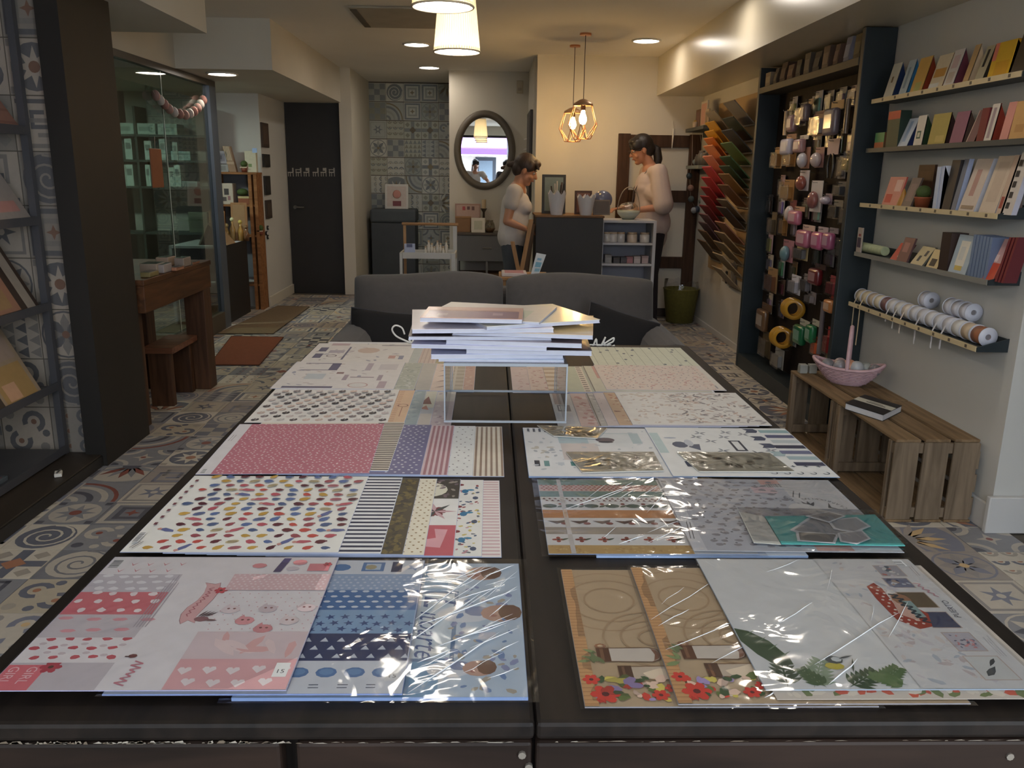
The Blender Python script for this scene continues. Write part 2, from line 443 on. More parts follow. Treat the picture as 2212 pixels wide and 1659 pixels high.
for iy in range(1, 47):
    for ix in range(-12, 10):
        x, y = (ix+.5)*TS+.03, (iy+.5)*TS-.1
        if x > 1.98 or x < -2.75: continue
        if x > 1.95 and y > 3: continue
        if y > 8.05 and x > .3 or y > 9.4: continue
        d = Vector((x, y, 0))-CAMP
        cz = d.dot(F0)
        u = d.dot(AX)/d.dot(F0)*F+CX; v = CY-d.dot(AY)/d.dot(F0)*F
        hid = cz < .1 or u < -60 or u > 2270 or v > 1720
        q = CAMP+d*((CAMZ-.81)/CAMZ)
        if -.5 < q.x < .6 and .75 < q.y < 2.6: hid = True
        if -.8 < x < .95 and 3.6 < y < 7: hid = True
        if x < -1.8 and y < 3.7: hid = True
        if -1.75 < x and x < 2 and v < 560: hid = True
        cells.append((1 if hid else 0, d.length, x, y))
cells.sort()
rest = B()
for n, (hid, dl, x, y) in enumerate(cells):
    k, pal, rz = R.randrange(14), R.choice((0, 0, 1, 2, 2)), R.randrange(4)
    if n < 300 and not hid:
        put_tile(k, pal, TS, (x, y, 0), (0, 0, rz*math.pi/2), floor)
    elif not (x < -1.9 and y < 3.6):
        rest.xf = Matrix.Translation((x, y, 0)) @ Matrix.Rotation(rz*math.pi/2, 4, 'Z')
        g = tile_geo(k, pal, TS)
        o0 = len(rest.v); rest.v.extend([tuple(rest.xf @ Vector(p)) for p in g.v])
        rest.f.extend([tuple(i+o0 for i in f) for f in g.f]); rest.mi.extend(g.mi); rest.c.extend(g.c); rest.sm.extend(g.sm)
rest.build('tile_field', tile_ink, floor, kind='stuff')
# alcove back wall tiles and the tiled wall beside the magazine rack
for iy in range(11):
    for ix in range(5):
        x, z = -1.49+.1+ix*.213, .1+iy*.218
        if x > -.44: continue
        put_tile(R.randrange(14), R.choice((3, 3, 4)), .212, (x, 10.72-.002, z), (math.pi/2, R.randrange(4)*math.pi/2, 0), alc)
for iy in range(10):
    for ix in range(4):
        x, z = -1.80-.115-ix*.228, .15+iy*.228
        put_tile(R.randrange(14), 5, .226, (x, 3.758, z), (math.pi/2, R.randrange(4)*math.pi/2, 0), tw)
# ---------------------------------------------------------------- black door with the row of white chairs
door = struct(B().box(-2.225, -1.62, 9.47, 9.53, 0, 2.12), 'door_1', black_panel)
chair_w = mat('chair_print', (176, 170, 158), .7)
def chair_decal(px, w, kind):
    b = B(); p0 = PY(px, 372, 9.467); s = w
    def q(x0, z0, x1, z1): b.box(p0.x+x0*s, p0.x+x1*s, 9.4665, 9.4695, p0.z+z0*s, p0.z+z1*s)
    q(-.45, -.1, .4, .05)
    if kind != 3: q(.22, .05, .42, .62)
    if kind == 1: q(-.1, .2, .3, .6)
    if kind == 2: q(-.45, .3, .4, .42); q(-.42, .05, -.32, .42)
    for x in (-.4, -.1, .3): q(x, -.6, x+.09, -.1)
    b.build('chair_print', chair_w, door)
for i, px in enumerate((592, 610, 628, 645, 662, 682, 699, 717)):
    chair_decal(px, .075, (2, 1, 0, 2, 1, 0, 1, 2)[i])
B().cyl((-2.15, 9.47, .95), (-2.15, 9.42, .95), .02, n=10).cyl((-2.15, 9.425, .95), (-2.05, 9.425, .95), .012, n=8).build('door_handle', mat('dull_steel', (120, 118, 112), .35, metal=.8), door)
# ================================================================== LAMPS
steel_w = mat('white_trim', (215, 210, 200), .5, .02)
def downlight(x, y, z, label, s=50):
    t = thing('ceiling_downlight', label, 'ceiling light', (x, y, z-.012), 'recessed ceiling downlights')
    b = B(); b.lathe((x, y, z-.012), [(.1, .012), (.118, .012), (.118, .002), (.104, 0), (.1, .004)], 28); b.build('trim_ring', steel_w, t)
    b = B(); b.poly([(p[0], p[1], z-.006) for p in reversed(sect(x, y, .102, n=28))]); b.build('diffuser', emit('downlight_glow' if s < 100 else 'storeroom_fill_glow', (255, 243, 228) if s < 100 else (232, 255, 244), s), t)
downlight(-.64, 7.6, 2.4, 'round downlight in the main ceiling just left of the second pleated shade')
downlight(-.647, 9.19, 2.4, 'round downlight in front of the tiled alcove, below the pleated shade')
downlight(1.244, 7.16, 2.4, 'round downlight near the right hand soffit beside the cage pendants')
downlight(-2.05, 6.78, 2.05, 'round downlight in the low ceiling by the white pillar')
downlight(1.244, 5.3, 2.4, 'round downlight in the ceiling along the soffit, above the sofa')
downlight(1.2, 3.0, 2.4, 'round downlight in the ceiling along the soffit, above the crates')
downlight(-3.3, 7.1, 2.05, 'added round downlight brightening the storeroom behind the glass', 260)  # unseen lamp added to brighten the room behind the glass
shade_m = None
def shade_material():
    m = bpy.data.materials.new('pleated_fabric'); m.use_nodes = True
    N = m.node_tree.nodes; L = m.node_tree.links; N.remove(N['Principled BSDF'])
    d = N.new('ShaderNodeBsdfDiffuse'); d.inputs['Color'].default_value = lin((232, 222, 200))+(1,)
    t = N.new('ShaderNodeBsdfTranslucent'); t.inputs['Color'].default_value = lin((236, 222, 190))+(1,)
    mx = N.new('ShaderNodeMixShader'); mx.inputs['Fac'].default_value = .32
    L.new(d.outputs[0], mx.inputs[1]); L.new(t.outputs[0], mx.inputs[2]); L.new(mx.outputs[0], N['Material Output'].inputs['Surface'])
    return m
shade_m = shade_material()
cord_m = mat('lamp_cord', (170, 160, 145), .6)
def pendant(x, y, zb, label, h=.285, rb=.113, rt=.085):
    t = thing('pleated_pendant_lamp', label, 'pendant lamp', (x, y, zb), 'pleated pendant lamps over the long table')
    b = B(); n = 208; v = []; zs = (0, .02, h-.02, h)
    for z in zs:
        r = rb+(rt-rb)*z/h
        for i in range(n):
            a = 2*math.pi*i/n; rr = r+(.0036 if i % 4 < 2 else -.0030)
            v.append((x+rr*math.cos(a), y+rr*math.sin(a), zb+z))
    fs = [(k*n+i, k*n+(i+1) % n, (k+1)*n+(i+1) % n, (k+1)*n+i) for k in range(3) for i in range(n)]
    b.add(v, fs); b.build('lamp_shade', shade_m, t, smooth=False)
    for z, r in ((.0, rb+.003), (h, rt+.003)):
        b = B(); b.tube([(x+r*math.cos(a*math.pi/18), y+r*math.sin(a*math.pi/18), zb+z) for a in range(37)], .0045, 6)
        b.build('rim', mat('shade_rim', (206, 190, 165), .7), t)
    b = B(); b.poly([(p[0], p[1], zb+.012) for p in reversed(sect(x, y, rb-.004, n=32))]); b.build('diffuser', emit('pendant_glow', (255, 246, 232), 23), t)
    b = B(); b.tube([(x, y, zb+h), (x, y, 2.4)], .004, 6); b.lathe((x, y, 2.38), [(.0, .0), (.05, 0), (.05, .02)], 20); b.build('cord', cord_m, t)
    l = bpy.data.lights.new('lamp_bulb', 'POINT'); l.energy = P_PEND; l.color = (1, .91, .78); l.shadow_soft_size = .03
    o = bpy.data.objects.new('lamp_bulb', l); o.location = (x, y, zb+.15); COL.objects.link(o)
pendant(-.186, 3.4, 1.947, 'nearer pleated cream pendant lamp, cut by the top of the photo')
pendant(-.174, 4.45, 1.927, 'farther pleated cream pendant lamp, seen whole below the nearer one')
pendant(-.19, 2.35, 1.947, 'third pleated cream pendant lamp of the row, over the far half of the long table')
pendant(-.19, 1.30, 1.947, 'fourth pleated cream pendant lamp of the row, over the near half of the long table')
copper = mat('copper_wire', (196, 132, 92), .3, .05, metal=.85)
bulb_m = emit('bulb_glow', (255, 205, 130), 150)
def cage(pxt, pyt, pxb, pyb, Y, label, s=1.0):
    top, bot = PY(pxt, pyt, Y), PY(pxb, pyb, Y)
    x = (top.x+bot.x)/2; h = top.z-bot.z; z0 = bot.z
    t = thing('copper_cage_pendant', label, 'pendant lamp', (x, Y, z0))
    b = B(); b.lathe((x, Y, z0+h*.83), [(.0, h*.17), (.012, h*.17), (.03, h*.15), (.075, h*.06), (.08, 0), (.07, 0), (.0, h*.05)], 20); b.build('cap', mat('brushed_cap', (176, 140, 108), .4, .08, metal=.5), t)
    b = B(); n = 6
    P = [(.078, .84), (.125, .36), (.066, 0.0)]
    for i in range(n):
        a0 = 2*math.pi*i/n+.3; a1 = a0+math.pi/n
        def pt(j, a): return (x+P[j][0]*math.cos(a), Y+P[j][0]*math.sin(a), z0+h*P[j][1])
        b.tube([pt(0, a0), pt(1, a0)], .0028, 5); b.tube([pt(1, a0), pt(2, a1)], .0028, 5); b.tube([pt(1, a0), pt(2, a0-math.pi/n)], .0028, 5)
        b.tube([pt(2, a1), pt(2, a1+2*math.pi/n)], .0028, 5)
        b.tube([pt(0, a0), pt(0, a0+2*math.pi/n)], .0028, 5)
    b.build('wire_cage', copper, t)
    b = B(); b.cyl((x, Y, z0+h*.72), (x, Y, z0+h*.86), .019, n=12); b.build('socket', mat('dark_socket', (70, 48, 36), .5), t)
    b = B(); b.lathe((x, Y, z0+h*.36), [(0, 0), (.018, .004), (.031, .03), (.03, .05), (.018, .085), (.013, h*.36)], 16); b.build('bulb', bulb_m, t)
    b = B(); b.tube([(x, Y, z0+h), (x, Y, 2.385)], .003, 6); b.build('cord', mat('black_cord', (60, 50, 44), .6), t)
    b = B(); b.cyl((x, Y, 2.385), (x, Y, 2.4), .045, n=20); b.build('ceiling_rose', copper, t)
cage(1259, 214, 1259, 300, 6.88, 'copper wire cage pendant hanging nearer and higher over the counter')
cage(1237, 232, 1237, 306, 7.5, 'copper wire cage pendant hanging lower, behind the other one')
# ceiling air vent
t = thing('ceiling_air_vent', 'flat square air unit set in the ceiling behind the pleated lamps', 'air vent', (-.62, 6.3, 2.39))
B().box(-.95, -.25, 5.95, 6.72, 2.385, 2.4).build('cover', mat('vent_grey', (168, 160, 144), .6), t, bevel=.004)
B().box(-.945, -.90, 6.0, 6.68, 2.38, 2.386).build('slot', mat('vent_slot', (92, 86, 76), .8), t)
B().box(-.33, -.29, 6.0, 6.68, 2.38, 2.386).build('slot', MATS['vent_slot'], t)
# ================================================================== LONG TABLE
def wood(name, c1, c2, axis='Y', rough=.5, scale=1.0, bump=.25, scuff=None):
    if name in MATS: return MATS[name]
    m = bpy.data.materials.new(name); m.use_nodes = True
    N = m.node_tree.nodes; L = m.node_tree.links; p = N['Principled BSDF']
    tc = N.new('ShaderNodeTexCoord'); mp = N.new('ShaderNodeMapping')
    st = {'X': (1.2, 14, 14), 'Y': (14, 1.2, 14), 'Z': (14, 14, 1.2)}[axis]
    mp.inputs['Scale'].default_value = [v*scale for v in st]
    L.new(tc.outputs['Object'], mp.inputs['Vector'])
    nz = N.new('ShaderNodeTexNoise'); nz.inputs['Scale'].default_value = 2.2; nz.inputs['Detail'].default_value = 8; nz.inputs['Distortion'].default_value = .6
    L.new(mp.outputs['Vector'], nz.inputs['Vector'])
    rp = N.new('ShaderNodeValToRGB'); rp.color_ramp.elements[0].position = .32; rp.color_ramp.elements[1].position = .68
    rp.color_ramp.elements[0].color = lin(c1)+(1,); rp.color_ramp.elements[1].color = lin(c2)+(1,)
    L.new(nz.outputs['Fac'], rp.inputs['Fac'])
    src = rp.outputs['Color']
    if scuff:
        n3 = N.new('ShaderNodeTexNoise'); n3.inputs['Scale'].default_value = 9; n3.inputs['Detail'].default_value = 9; n3.inputs['Roughness'].default_value = .7
        L.new(tc.outputs['Object'], n3.inputs['Vector'])
        r3 = N.new('ShaderNodeValToRGB'); r3.color_ramp.elements[0].position = .66; r3.color_ramp.elements[1].position = .74
        r3.color_ramp.elements[0].color = (0, 0, 0, 1); r3.color_ramp.elements[1].color = (.55, .55, .55, 1)
        L.new(n3.outputs['Fac'], r3.inputs['Fac'])
        mx = N.new('ShaderNodeMix'); mx.data_type = 'RGBA'
        L.new(r3.outputs['Color'], mx.inputs['Factor']); L.new(src, mx.inputs['A']); mx.inputs['B'].default_value = lin(scuff)+(1,)
        src = mx.outputs['Result']
    L.new(src, p.inputs['Base Color'])
    p.inputs['Roughness'].default_value = rough
    p.inputs['Specular IOR Level'].default_value = .2
    b = N.new('ShaderNodeBump'); b.inputs['Strength'].default_value = bump; b.inputs['Distance'].default_value = .002
    L.new(nz.outputs['Fac'], b.inputs['Height']); L.new(b.outputs['Normal'], p.inputs['Normal'])
    MATS[name] = m
    return m
TZ = .81
dk = wood('dark_stained_wood', (18, 14, 12), (34, 27, 23), 'Y', .55)
dkx = wood('dark_stained_front', (20, 14, 11), (44, 32, 26), 'X', .55, scuff=(128, 112, 96))
tb = thing('long_display_table', 'long dark stained wooden table carrying the rows of patterned paper', 'table', (.05, 1.65, 0))
B().box(-.545, .0485, .722, 2.63, TZ-.021, TZ).build('tabletop_board', dk, tb, bevel=.005)
B().box(.0495, .64, .722, 2.63, TZ-.021, TZ).build('tabletop_board', dk, tb, bevel=.005)
B().box(-.55, -.205, .7215, .745, TZ-.20, TZ-.0225).build('apron_board', dkx, tb, bevel=.004)
B().box(-.19, .046, .7215, .745, TZ-.20, TZ-.0225).build('apron_board', dkx, tb, bevel=.004)
B().box(.0495, .645, .7205, .745, TZ-.20, TZ-.0225).build('apron_board', dkx, tb, bevel=.004)
B().box(-.54, .64, .7455, .752, TZ-.20, TZ-.0225).build('backing_board', dk, tb)
B().box(-.55, .645, .725, .7453, TZ-.36, TZ-.207).build('apron_board', dkx, tb, bevel=.004)
B().box(-.53, -.505, .75, 2.6, TZ-.20, TZ-.022).build('side_apron', dk, tb)
B().box(.60, .625, .75, 2.6, TZ-.20, TZ-.022).build('side_apron', dk, tb)
for x in (-.5, .53):
    for y in (.765, 2.5): B().box(x, x+.08, y, y+.08, 0, TZ-.022).build('leg', dk, tb, bevel=.004)
nail = mat('nail_head', (168, 160, 150), .35, metal=.7)
for x, z in ((.036, TZ-.036), (.043, TZ-.050), (.535, TZ-.040), (-.5, TZ-.05)):
    B().cyl((x, .7225, z), (x, .7185, z), .004, n=8).build('nail', nail, tb)
b = B()
for q in range(150):                                                # paint worn off along the front arris
    x = R.uniform(-.54, -.2) if q < 95 else R.choice((R.uniform(-.19, .04), R.uniform(.06, .62)))
    w_ = R.uniform(.002, .012) if q < 95 else R.uniform(.002, .02); h_ = R.uniform(.0006, .0035) if q < 95 else R.uniform(.0004, .0012)
    z = TZ-.021-R.uniform(0, .001); yf = .7214
    b.add([(x, yf-.0009, z), (x+w_, yf-.0009, z+R.uniform(-.0004, .0006)), (x+w_*R.uniform(.5, .9), yf-.0009, z+h_), (x+w_*R.uniform(.1, .4), yf-.0009, z+h_*R.uniform(.4, 1))], [(0, 1, 2, 3)], 0, R.choice(((128, 118, 104), (100, 88, 74), (150, 142, 130))))
b.build('worn_paint', inkmat('bare_wood', .8), tb, kind='stuff')
# ================================================================== PAPERS ON THE TABLE
paper = inkmat('printed_paper', .5, .3, gain=.74)
wrap = clear('cello_wrap', (246, 247, 250), .06, .09, .28, 9)
crease_m = mat('film_fold_glint', (236, 238, 242), .12, .02, 4, spec=.9, coat=.6)  # opaque white puts the glints along the film creases into the colour
class Cv:
    """one printed sheet: local centimetres, u to the right, v away from the viewer"""
    def __init__(s, x, y, z, w=30.5, h=30.5, rot=0.0, t=.0007, base=(238, 236, 236), edge=None):
        s.b = B(Matrix.Translation((x, y, z)) @ Matrix.Rotation(math.radians(rot), 4, 'Z'))
        s.w, s.h, s.t = w, h, t
        e = edge or base
        s.b.box(0, w/100, 0, h/100, 0, t, 0, e)
        s.n = 0
        s.rect(0, 0, w, h, base)
    def _z(s): s.n += 1; return s.t+.00004+.000008*s.n
    def poly(s, pts, c, z=None):
        pts = [(max(.05, min(s.w-.05, u)), max(.05, min(s.h-.05, v))) for u, v in pts]
        s.b.poly([(u/100, v/100, s._z() if z is None else z) for u, v in pts] if z is not None else (lambda q: [(u/100, v/100, q) for u, v in pts])(s._z()), 0, c)
    def rect(s, u0, v0, u1, v1, c): s.poly(rec(u0, v0, u1, v1), c)
    def ell(s, u, v, a, b, c, n=9, rot=0.0):
        co, si = math.cos(rot), math.sin(rot)
        s.poly([(u+co*a*math.cos(2*math.pi*i/n)-si*b*math.sin(2*math.pi*i/n), v+si*a*math.cos(2*math.pi*i/n)+co*b*math.sin(2*math.pi*i/n)) for i in range(n)], c)
    def batch(s, polys, c, dz=0.0):
        z = s._z()
        for p in polys:
            z += dz
            p = [(max(.05, min(s.w-.05, u)), max(.05, min(s.h-.05, v))) for u, v in p]
            s.b.poly([(u/100, v/100, z) for u, v in p], 0, c)
    def stripes_u(s, u0, v0, u1, v1, step, wd, c):       # lines running left-right
        k = v0+step/2
        ps = []
        while k < v1: ps.append(rec(u0, k-wd/2, u1, min(k+wd/2, v1))); k += step
        s.batch(ps, c)
    def stripes_v(s, u0, v0, u1, v1, step, wd, c):
        k = u0+step/2
        ps = []
        while k < u1: ps.append(rec(k-wd/2, v0, min(k+wd/2, u1), v1)); k += step
        s.batch(ps, c)
    def dots(s, u0, v0, u1, v1, step, r, c, jit=0.0, n=6, shape=None, asp=1.0):
        ps = []; j = 0; v = v0+step/2
        while v < v1-r*.5:
            u = u0+step*(.5 if j % 2 else 1.0)*.9
            while u < u1-r*.5:
                a, b_ = u+R.uniform(-jit, jit), v+R.uniform(-jit, jit)
                if shape == 'heart': ps.append([(a+r*x, b_+r*y) for x, y in ((0, -1), (1, .2), (.75, .8), (.25, .8), (0, .45), (-.25, .8), (-.75, .8), (-1, .2))])
                elif shape == 'star': ps.append(starp(a, b_, r*1.3, r*.55, 5, R.random()))
                elif shape == 'tri': ps.append([(a, b_+r), (a-r, b_-r*.8), (a+r, b_-r*.8)])
                elif shape == 'vee': ps.append([(a-r, b_+r), (a, b_-r*.3), (a+r, b_+r), (a, b_-r)])
                elif shape == 'blob': ps.append([(a+r*asp*R.uniform(.6, 1.1)*math.cos(t*.9), b_+r*R.uniform(.6, 1.1)*math.sin(t*.9)) for t in range(7)])
                else: ps.append([(a+r*asp*math.cos(2*math.pi*t/n), b_+r*math.sin(2*math.pi*t/n)) for t in range(n)])
                u += step
            v += step*.87; j += 1
        s.batch(ps, c, 1e-6 if shape == 'blob' else 0)
    def scatter(s, u0, v0, u1, v1, num, rmin, rmax, cols, asp=1.6):
        for c in cols:
            ps = []
            for _ in range(num//len(cols)):
                r = R.uniform(rmin, rmax); a, b_ = R.uniform(u0+r, u1-r), R.uniform(v0+r, v1-r); th = R.random()*3.14
                co, si = math.cos(th), math.sin(th)
                q = [(r*asp*R.uniform(.7, 1)*math.cos(t*1.047), r*R.uniform(.6, 1)*math.sin(t*1.047)) for t in range(6)]
                ps.append([(a+co*x-si*y, b_+si*x+co*y) for x, y in q])
            s.batch(ps, c, 3e-6)
    def leaf(s, u, v, l, w, a, c):
        a = math.radians(a); co, si = math.cos(a), math.sin(a)
        s.poly([(u+co*x-si*y, v+si*x+co*y) for x, y in ((0, 0), (l*.3, w*.8), (l*.6, w*.7), (l, 0), (l*.6, -w*.7), (l*.3, -w*.8))], c)
    def text(s, txt, u, v, size, rot, c, shear=0.0, sx=1.0):
        vs, fs = text_mesh(txt, size, shear); a = math.radians(rot); co, si = math.cos(a), math.sin(a); z = s._z()
        s.b.add([((u+co*x*sx-si*y)/100, (v+si*x*sx+co*y)/100, z) for x, y, _ in vs], fs, 0, c)
    def done(s, label, cat='paper sheet', group=None, name='patterned_paper', wrapm=None, wz=.0016, wext=.4, parent=None, creases=0):
        if wrapm is None:
            return s.b.build(name, paper, label=label, cat=cat, group=group)
        o = s.b.build(name, paper, label=label, cat=cat, group=group)
        if creases:
            q = B(s.b.xf); w, h = s.w/100, s.h/100
            for _ in range(creases):
                x0 = w*(1-(s.vis if hasattr(s, 'vis') else .97))+R.uniform(0, w*.9*(s.vis if hasattr(s, 'vis') else 1)); y0 = R.uniform(0, h*.9); L_ = R.uniform(.03, .2); a = R.uniform(.5, 1.1)
                pts = []
                for i in range(5):
                    px_, py_ = x0+L_*math.cos(a)*i/4, y0+L_*math.sin(a)*i/4+R.uniform(-.002, .002)
                    if .002 < px_ < w-.002 and .002 < py_ < h-.002: pts.append((px_, py_, s.t+wz+.0008))
                if len(pts) > 2: q.tube(pts, [.0001]+[R.uniform(.0003, .0008)]*(len(pts)-2)+[.0001], 5)
            if q.f: q.build('film_crease_glint', crease_m, o, kind='stuff')
        q = B(s.b.xf); e = wext/100; n = 10; w, h = s.w/100, s.h/100
        vs = [(-e+(w+2*e)*i/n, -e+(h+2*e)*j/n, s.t+wz+(0 if i in (0, n) or j in (0, n) else R.uniform(0, .0010))) for j in range(n+1) for i in range(n+1)]
        q.add(vs, [(j*(n+1)+i, j*(n+1)+i+1, (j+1)*(n+1)+i+1, (j+1)*(n+1)+i) for j in range(n) for i in range(n)], smooth=True)
        q.build('clear_wrap', wrapm, o)
        return o
def barcode(cv, u, v, w, h, rot=False):
    cv.rect(u, v, u+w, v+h, (236, 236, 238)); ps = []; k = 0.1
    while k < (h if rot else w)-.15:
        t = R.choice((.05, .1, .16)); ps.append(rec(u, v+k, u+w*.85, v+k+t) if rot else rec(u+k, v+h*.2, u+k+t, v+h)); k += t+R.choice((.08, .14))
    cv.batch(ps, (40, 40, 46))
def lines(cv, u, v, w, n, step, c, rot=0, th=.12):
    for i in range(n):
        a = math.radians(rot); L_ = w*R.uniform(.75, 1)
        p = [(0, -i*step), (L_, -i*step), (L_, -i*step+th), (0, -i*step+th)]
        cv.poly([(u+math.cos(a)*x-math.sin(a)*y, v+math.sin(a)*x+math.cos(a)*y) for x, y in p], c)
def scrib(cv, u0, v0, u1, v1, amp, n, c, th=.1):
    """illegible handwriting: a running zigzag line"""
    L_ = math.hypot(u1-u0, v1-v0); dx, dy = (u1-u0)/L_, (v1-v0)/L_; pts = []
    for i in range(n+1):
        a = amp*(1 if i % 2 else -1)*R.uniform(.35, 1); pts.append((u0+dx*L_*i/n-dy*a, v0+dy*L_*i/n+dx*a))
    for (a, b_), (c_, d_) in zip(pts, pts[1:]):
        l = math.hypot(c_-a, d_-b_) or 1; nx, ny = -(d_-b_)/l*th, (c_-a)/l*th
        cv.poly([(a-nx, b_-ny), (c_-nx, d_-ny), (c_+nx, d_+ny), (a+nx, b_+ny)], c)
def flower(cv, u, v, r, c, n=6, c2=None):
    for i in range(n): cv.ell(u+r*.6*math.cos(6.283*i/n), v+r*.6*math.sin(6.283*i/n), r*.5, r*.38, c, 7, 6.283*i/n)
    cv.ell(u, v, r*.28, r*.28, c2 or (90, 60, 50), 7)
Z0 = TZ+.0006
WH = (236, 235, 238)
# ---- row 1 left: blue baby pads in film, blue strip pad, pink sheet on top
def litoarte(z):
    c = Cv(-.262, .757, z, rot=.0, base=(196, 214, 232), t=.004, edge=(150, 176, 222)); c.vis = .46
    u0 = 16.3                                             # visible part starts here
    c.rect(u0, 0, 21, 30, (126, 170, 206)); c.rect(u0, 6.5, 22.5, 22.5, (92, 128, 168)); c.rect(u0, 7.1, 22, 21.9, (206, 222, 234))
    c.text('L', 18.2, 21.6, 6.2, -90, (58, 92, 150), .35); c.text('itoarte', 18.0, 17.6, 4.1, -90, (58, 92, 150), .35, .92)
    c.scatter(u0+5, .5, 30, 30, 70, .25, .55, [(150, 160, 200), (186, 176, 160), (120, 150, 196)])
    for u, v, s in ((25.5, 27.5, 1.3), (27.8, 17, 1.35), (25.3, 5.2, 1.0)):      # three baby heads lying on blue cloth
        c.ell(u-3.2*s, v-.2, 2.6*s, 1.5*s, (228, 232, 240), 12); c.ell(u-2.1*s, v+.5, 1.2*s, .9*s, (150, 160, 190), 9)
        c.ell(u, v, 1.8*s, 1.5*s, (206, 164, 146), 12); c.ell(u+.9*s, v+.2, 1.1*s, 1.4*s, (120, 84, 66), 10); c.ell(u-.6*s, v-.6, .35*s, .25*s, (186, 126, 112), 6)
    c.rect(25.2, 11, 27.2, 12.6, (214, 214, 226))
    return c.done('pale blue baby themed pad in clear film, lettered sideways, beside the table seam', 'paper pad', name='scrapbook_pad', wrapm=wrap, wext=1.1, creases=34)
litoarte(Z0)
c = Cv(-.392, .756, Z0+.0075, t=.0015, base=(226, 230, 238), edge=(150, 172, 226))
u0 = 17
c.rect(u0, 6, 30.4, 11.6, (38, 56, 104)); c.dots(u0, 6, 30.4, 11.6, 1.9, .48, (212, 220, 232), shape='tri')
c.rect(u0, 11.6, 30.4, 17, (142, 178, 214)); c.dots(u0, 11.6, 30.4, 17, 1.7, .5, (58, 84, 140), .2, shape='star')
c.rect(u0, 17, 30.4, 22, (72, 120, 178)); c.dots(u0, 17, 30.4, 22, 1.5, .28, (222, 230, 240), asp=1.7)
c.rect(u0, 22, 30.4, 26.4, (160, 182, 214)); c.dots(u0, 22, 30.4, 26.4, .9, .22, (206, 216, 232), .1)
for i in range(4): c.ell(19+i*3, 3.8, 1.15, .95, (86, 128, 182), 10); c.ell(19+i*3, 3.9, .8, .6, (110, 152, 200), 8); lines(c, 17.6+i*3, 1.5, 1.2, 2, .5, (60, 70, 100))
c.ell(19.4, 28.3, 1.3, 1, (90, 134, 188), 10); c.rect(22.2, 27.2, 25.2, 29.8, (90, 130, 184)); c.rect(22.7, 27.6, 24.7, 29.4, (190, 208, 226)); c.ell(23.4, 28.4, .8, .7, (176, 164, 130), 8)
c.rect(26.2, 27, 27.6, 30, (40, 52, 92)); c.poly(starp(29.2, 28.4, 1.1, .5, 5), (150, 170, 206))
c.rect(28.4, 2.2, 29.8, 4.6, (238, 238, 238)); c.text('15', 28.6, 2.8, 1, 0, (60, 60, 66))
c.done('blue baby paper with navy drops, stars and blue stripes bands, in film', name='patterned_paper', wrapm=wrap, wz=.001, wext=.5)
c = Cv(-.5105, .757, Z0+.0120, t=.0008, base=(238, 233, 236), edge=(196, 196, 236))
A, A2 = 11, 17.8
c.rect(0, 0, A, 5, (206, 198, 204)); c.rect(0, 0, 4.2, 4.6, (226, 116, 128)); c.text('GIRL', 2.4, 4.3, 1.5, -90, (246, 200, 206)); c.text('GIRL', .5, 4.3, 1.5, -90, (246, 200, 206)); flower(c, 4.6, 4.2, 1.1, (186, 66, 84))
c.rect(0, 5, A, 10, (240, 234, 236)); c.dots(0, 5, A, 10, 2.1, .45, (206, 92, 104), .1, shape='blob', asp=1.5); c.dots(.6, 5.6, A, 10, 2.2, .3, (216, 200, 206), .3, asp=1.5)
c.rect(0, 10, A, 15.1, (208, 200, 206)); c.dots(0, 10, A, 15.1, 3.1, .4, (226, 158, 168), .3, asp=2.4)
c.rect(0, 15.1, A, 20.6, (216, 118, 128)); c.dots(0, 15.1, A, 20.6, 2.3, .62, (244, 232, 234), .25, shape='blob')
c.rect(0, 20.6, A, 25.4, (206, 200, 208)); c.dots(0, 20.6, A, 25.4, 1.9, .5, (238, 236, 240), .2, shape='blob', asp=1.5)
c.dots(.5, 25.4, A, 30.3, 2.1, .5, (222, 142, 152), .1, shape='vee'); barcode(c, .4, 27.2, 1.5, 2.4, True)
def s1uv(pts): return [((p.x+.5105)*100, (p.y-.757)*100) for p in (PZ(x, y, TZ+.012) for x, y in pts)]
scroll = s1uv([(389, 1351), (387, 1343), (391, 1329), (405, 1314), (427, 1299), (441, 1283), (447, 1268), (444, 1261), (466, 1264), (478, 1261), (474, 1280), (462, 1296), (440, 1318), (424, 1334), (421, 1349), (406, 1343)])
c.poly(scroll, (120, 72, 78)); cu_, cv2 = sum(p[0] for p in scroll)/16, sum(p[1] for p in scroll)/16
c.poly([(cu_+(p[0]-cu_)*.96, cv2+(p[1]-cv2)*.985) for p in scroll], (226, 178, 180))
q_ = s1uv([(402, 1334), (424, 1310), (446, 1290), (458, 1272), (478, 1278), (424, 1340)]); [scrib(c, *q_[k], *q_[k+1], .35, 6, (176, 100, 112), .07) for k in range(3)]; flower(c, *q_[4], .8, (206, 80, 92)); c.ell(q_[5][0]+.6, q_[5][1], .9, .6, (150, 106, 112), 8); [c.leaf(q_[5][0]+.3*k, q_[5][1]+.5, 1.7, .16, 62-6*k, (84, 62, 66)) for k in range(4)]; c.leaf(q_[5][0]+1, q_[5][1]-.2, 1.6, .3, -5, (120, 90, 94))
lines(c, 11.4, 12.2, 13, 5, -.34, (176, 168, 178), 90, .1)
scrib(c, 13.6, 5.2, 13.2, .8, .8, 11, (206, 130, 144)); c.ell(12.4, 6.2, .5, .4, (120, 66, 66), 7); c.rect(11.6, 6, 12.2, 6.2, (90, 60, 60))
c.rect(A2, 0, 30.4, 5.6, (232, 178, 182)); c.dots(A2, 0, 30.4, 5.6, 2.6, .75, (244, 232, 234), .2, shape='heart')
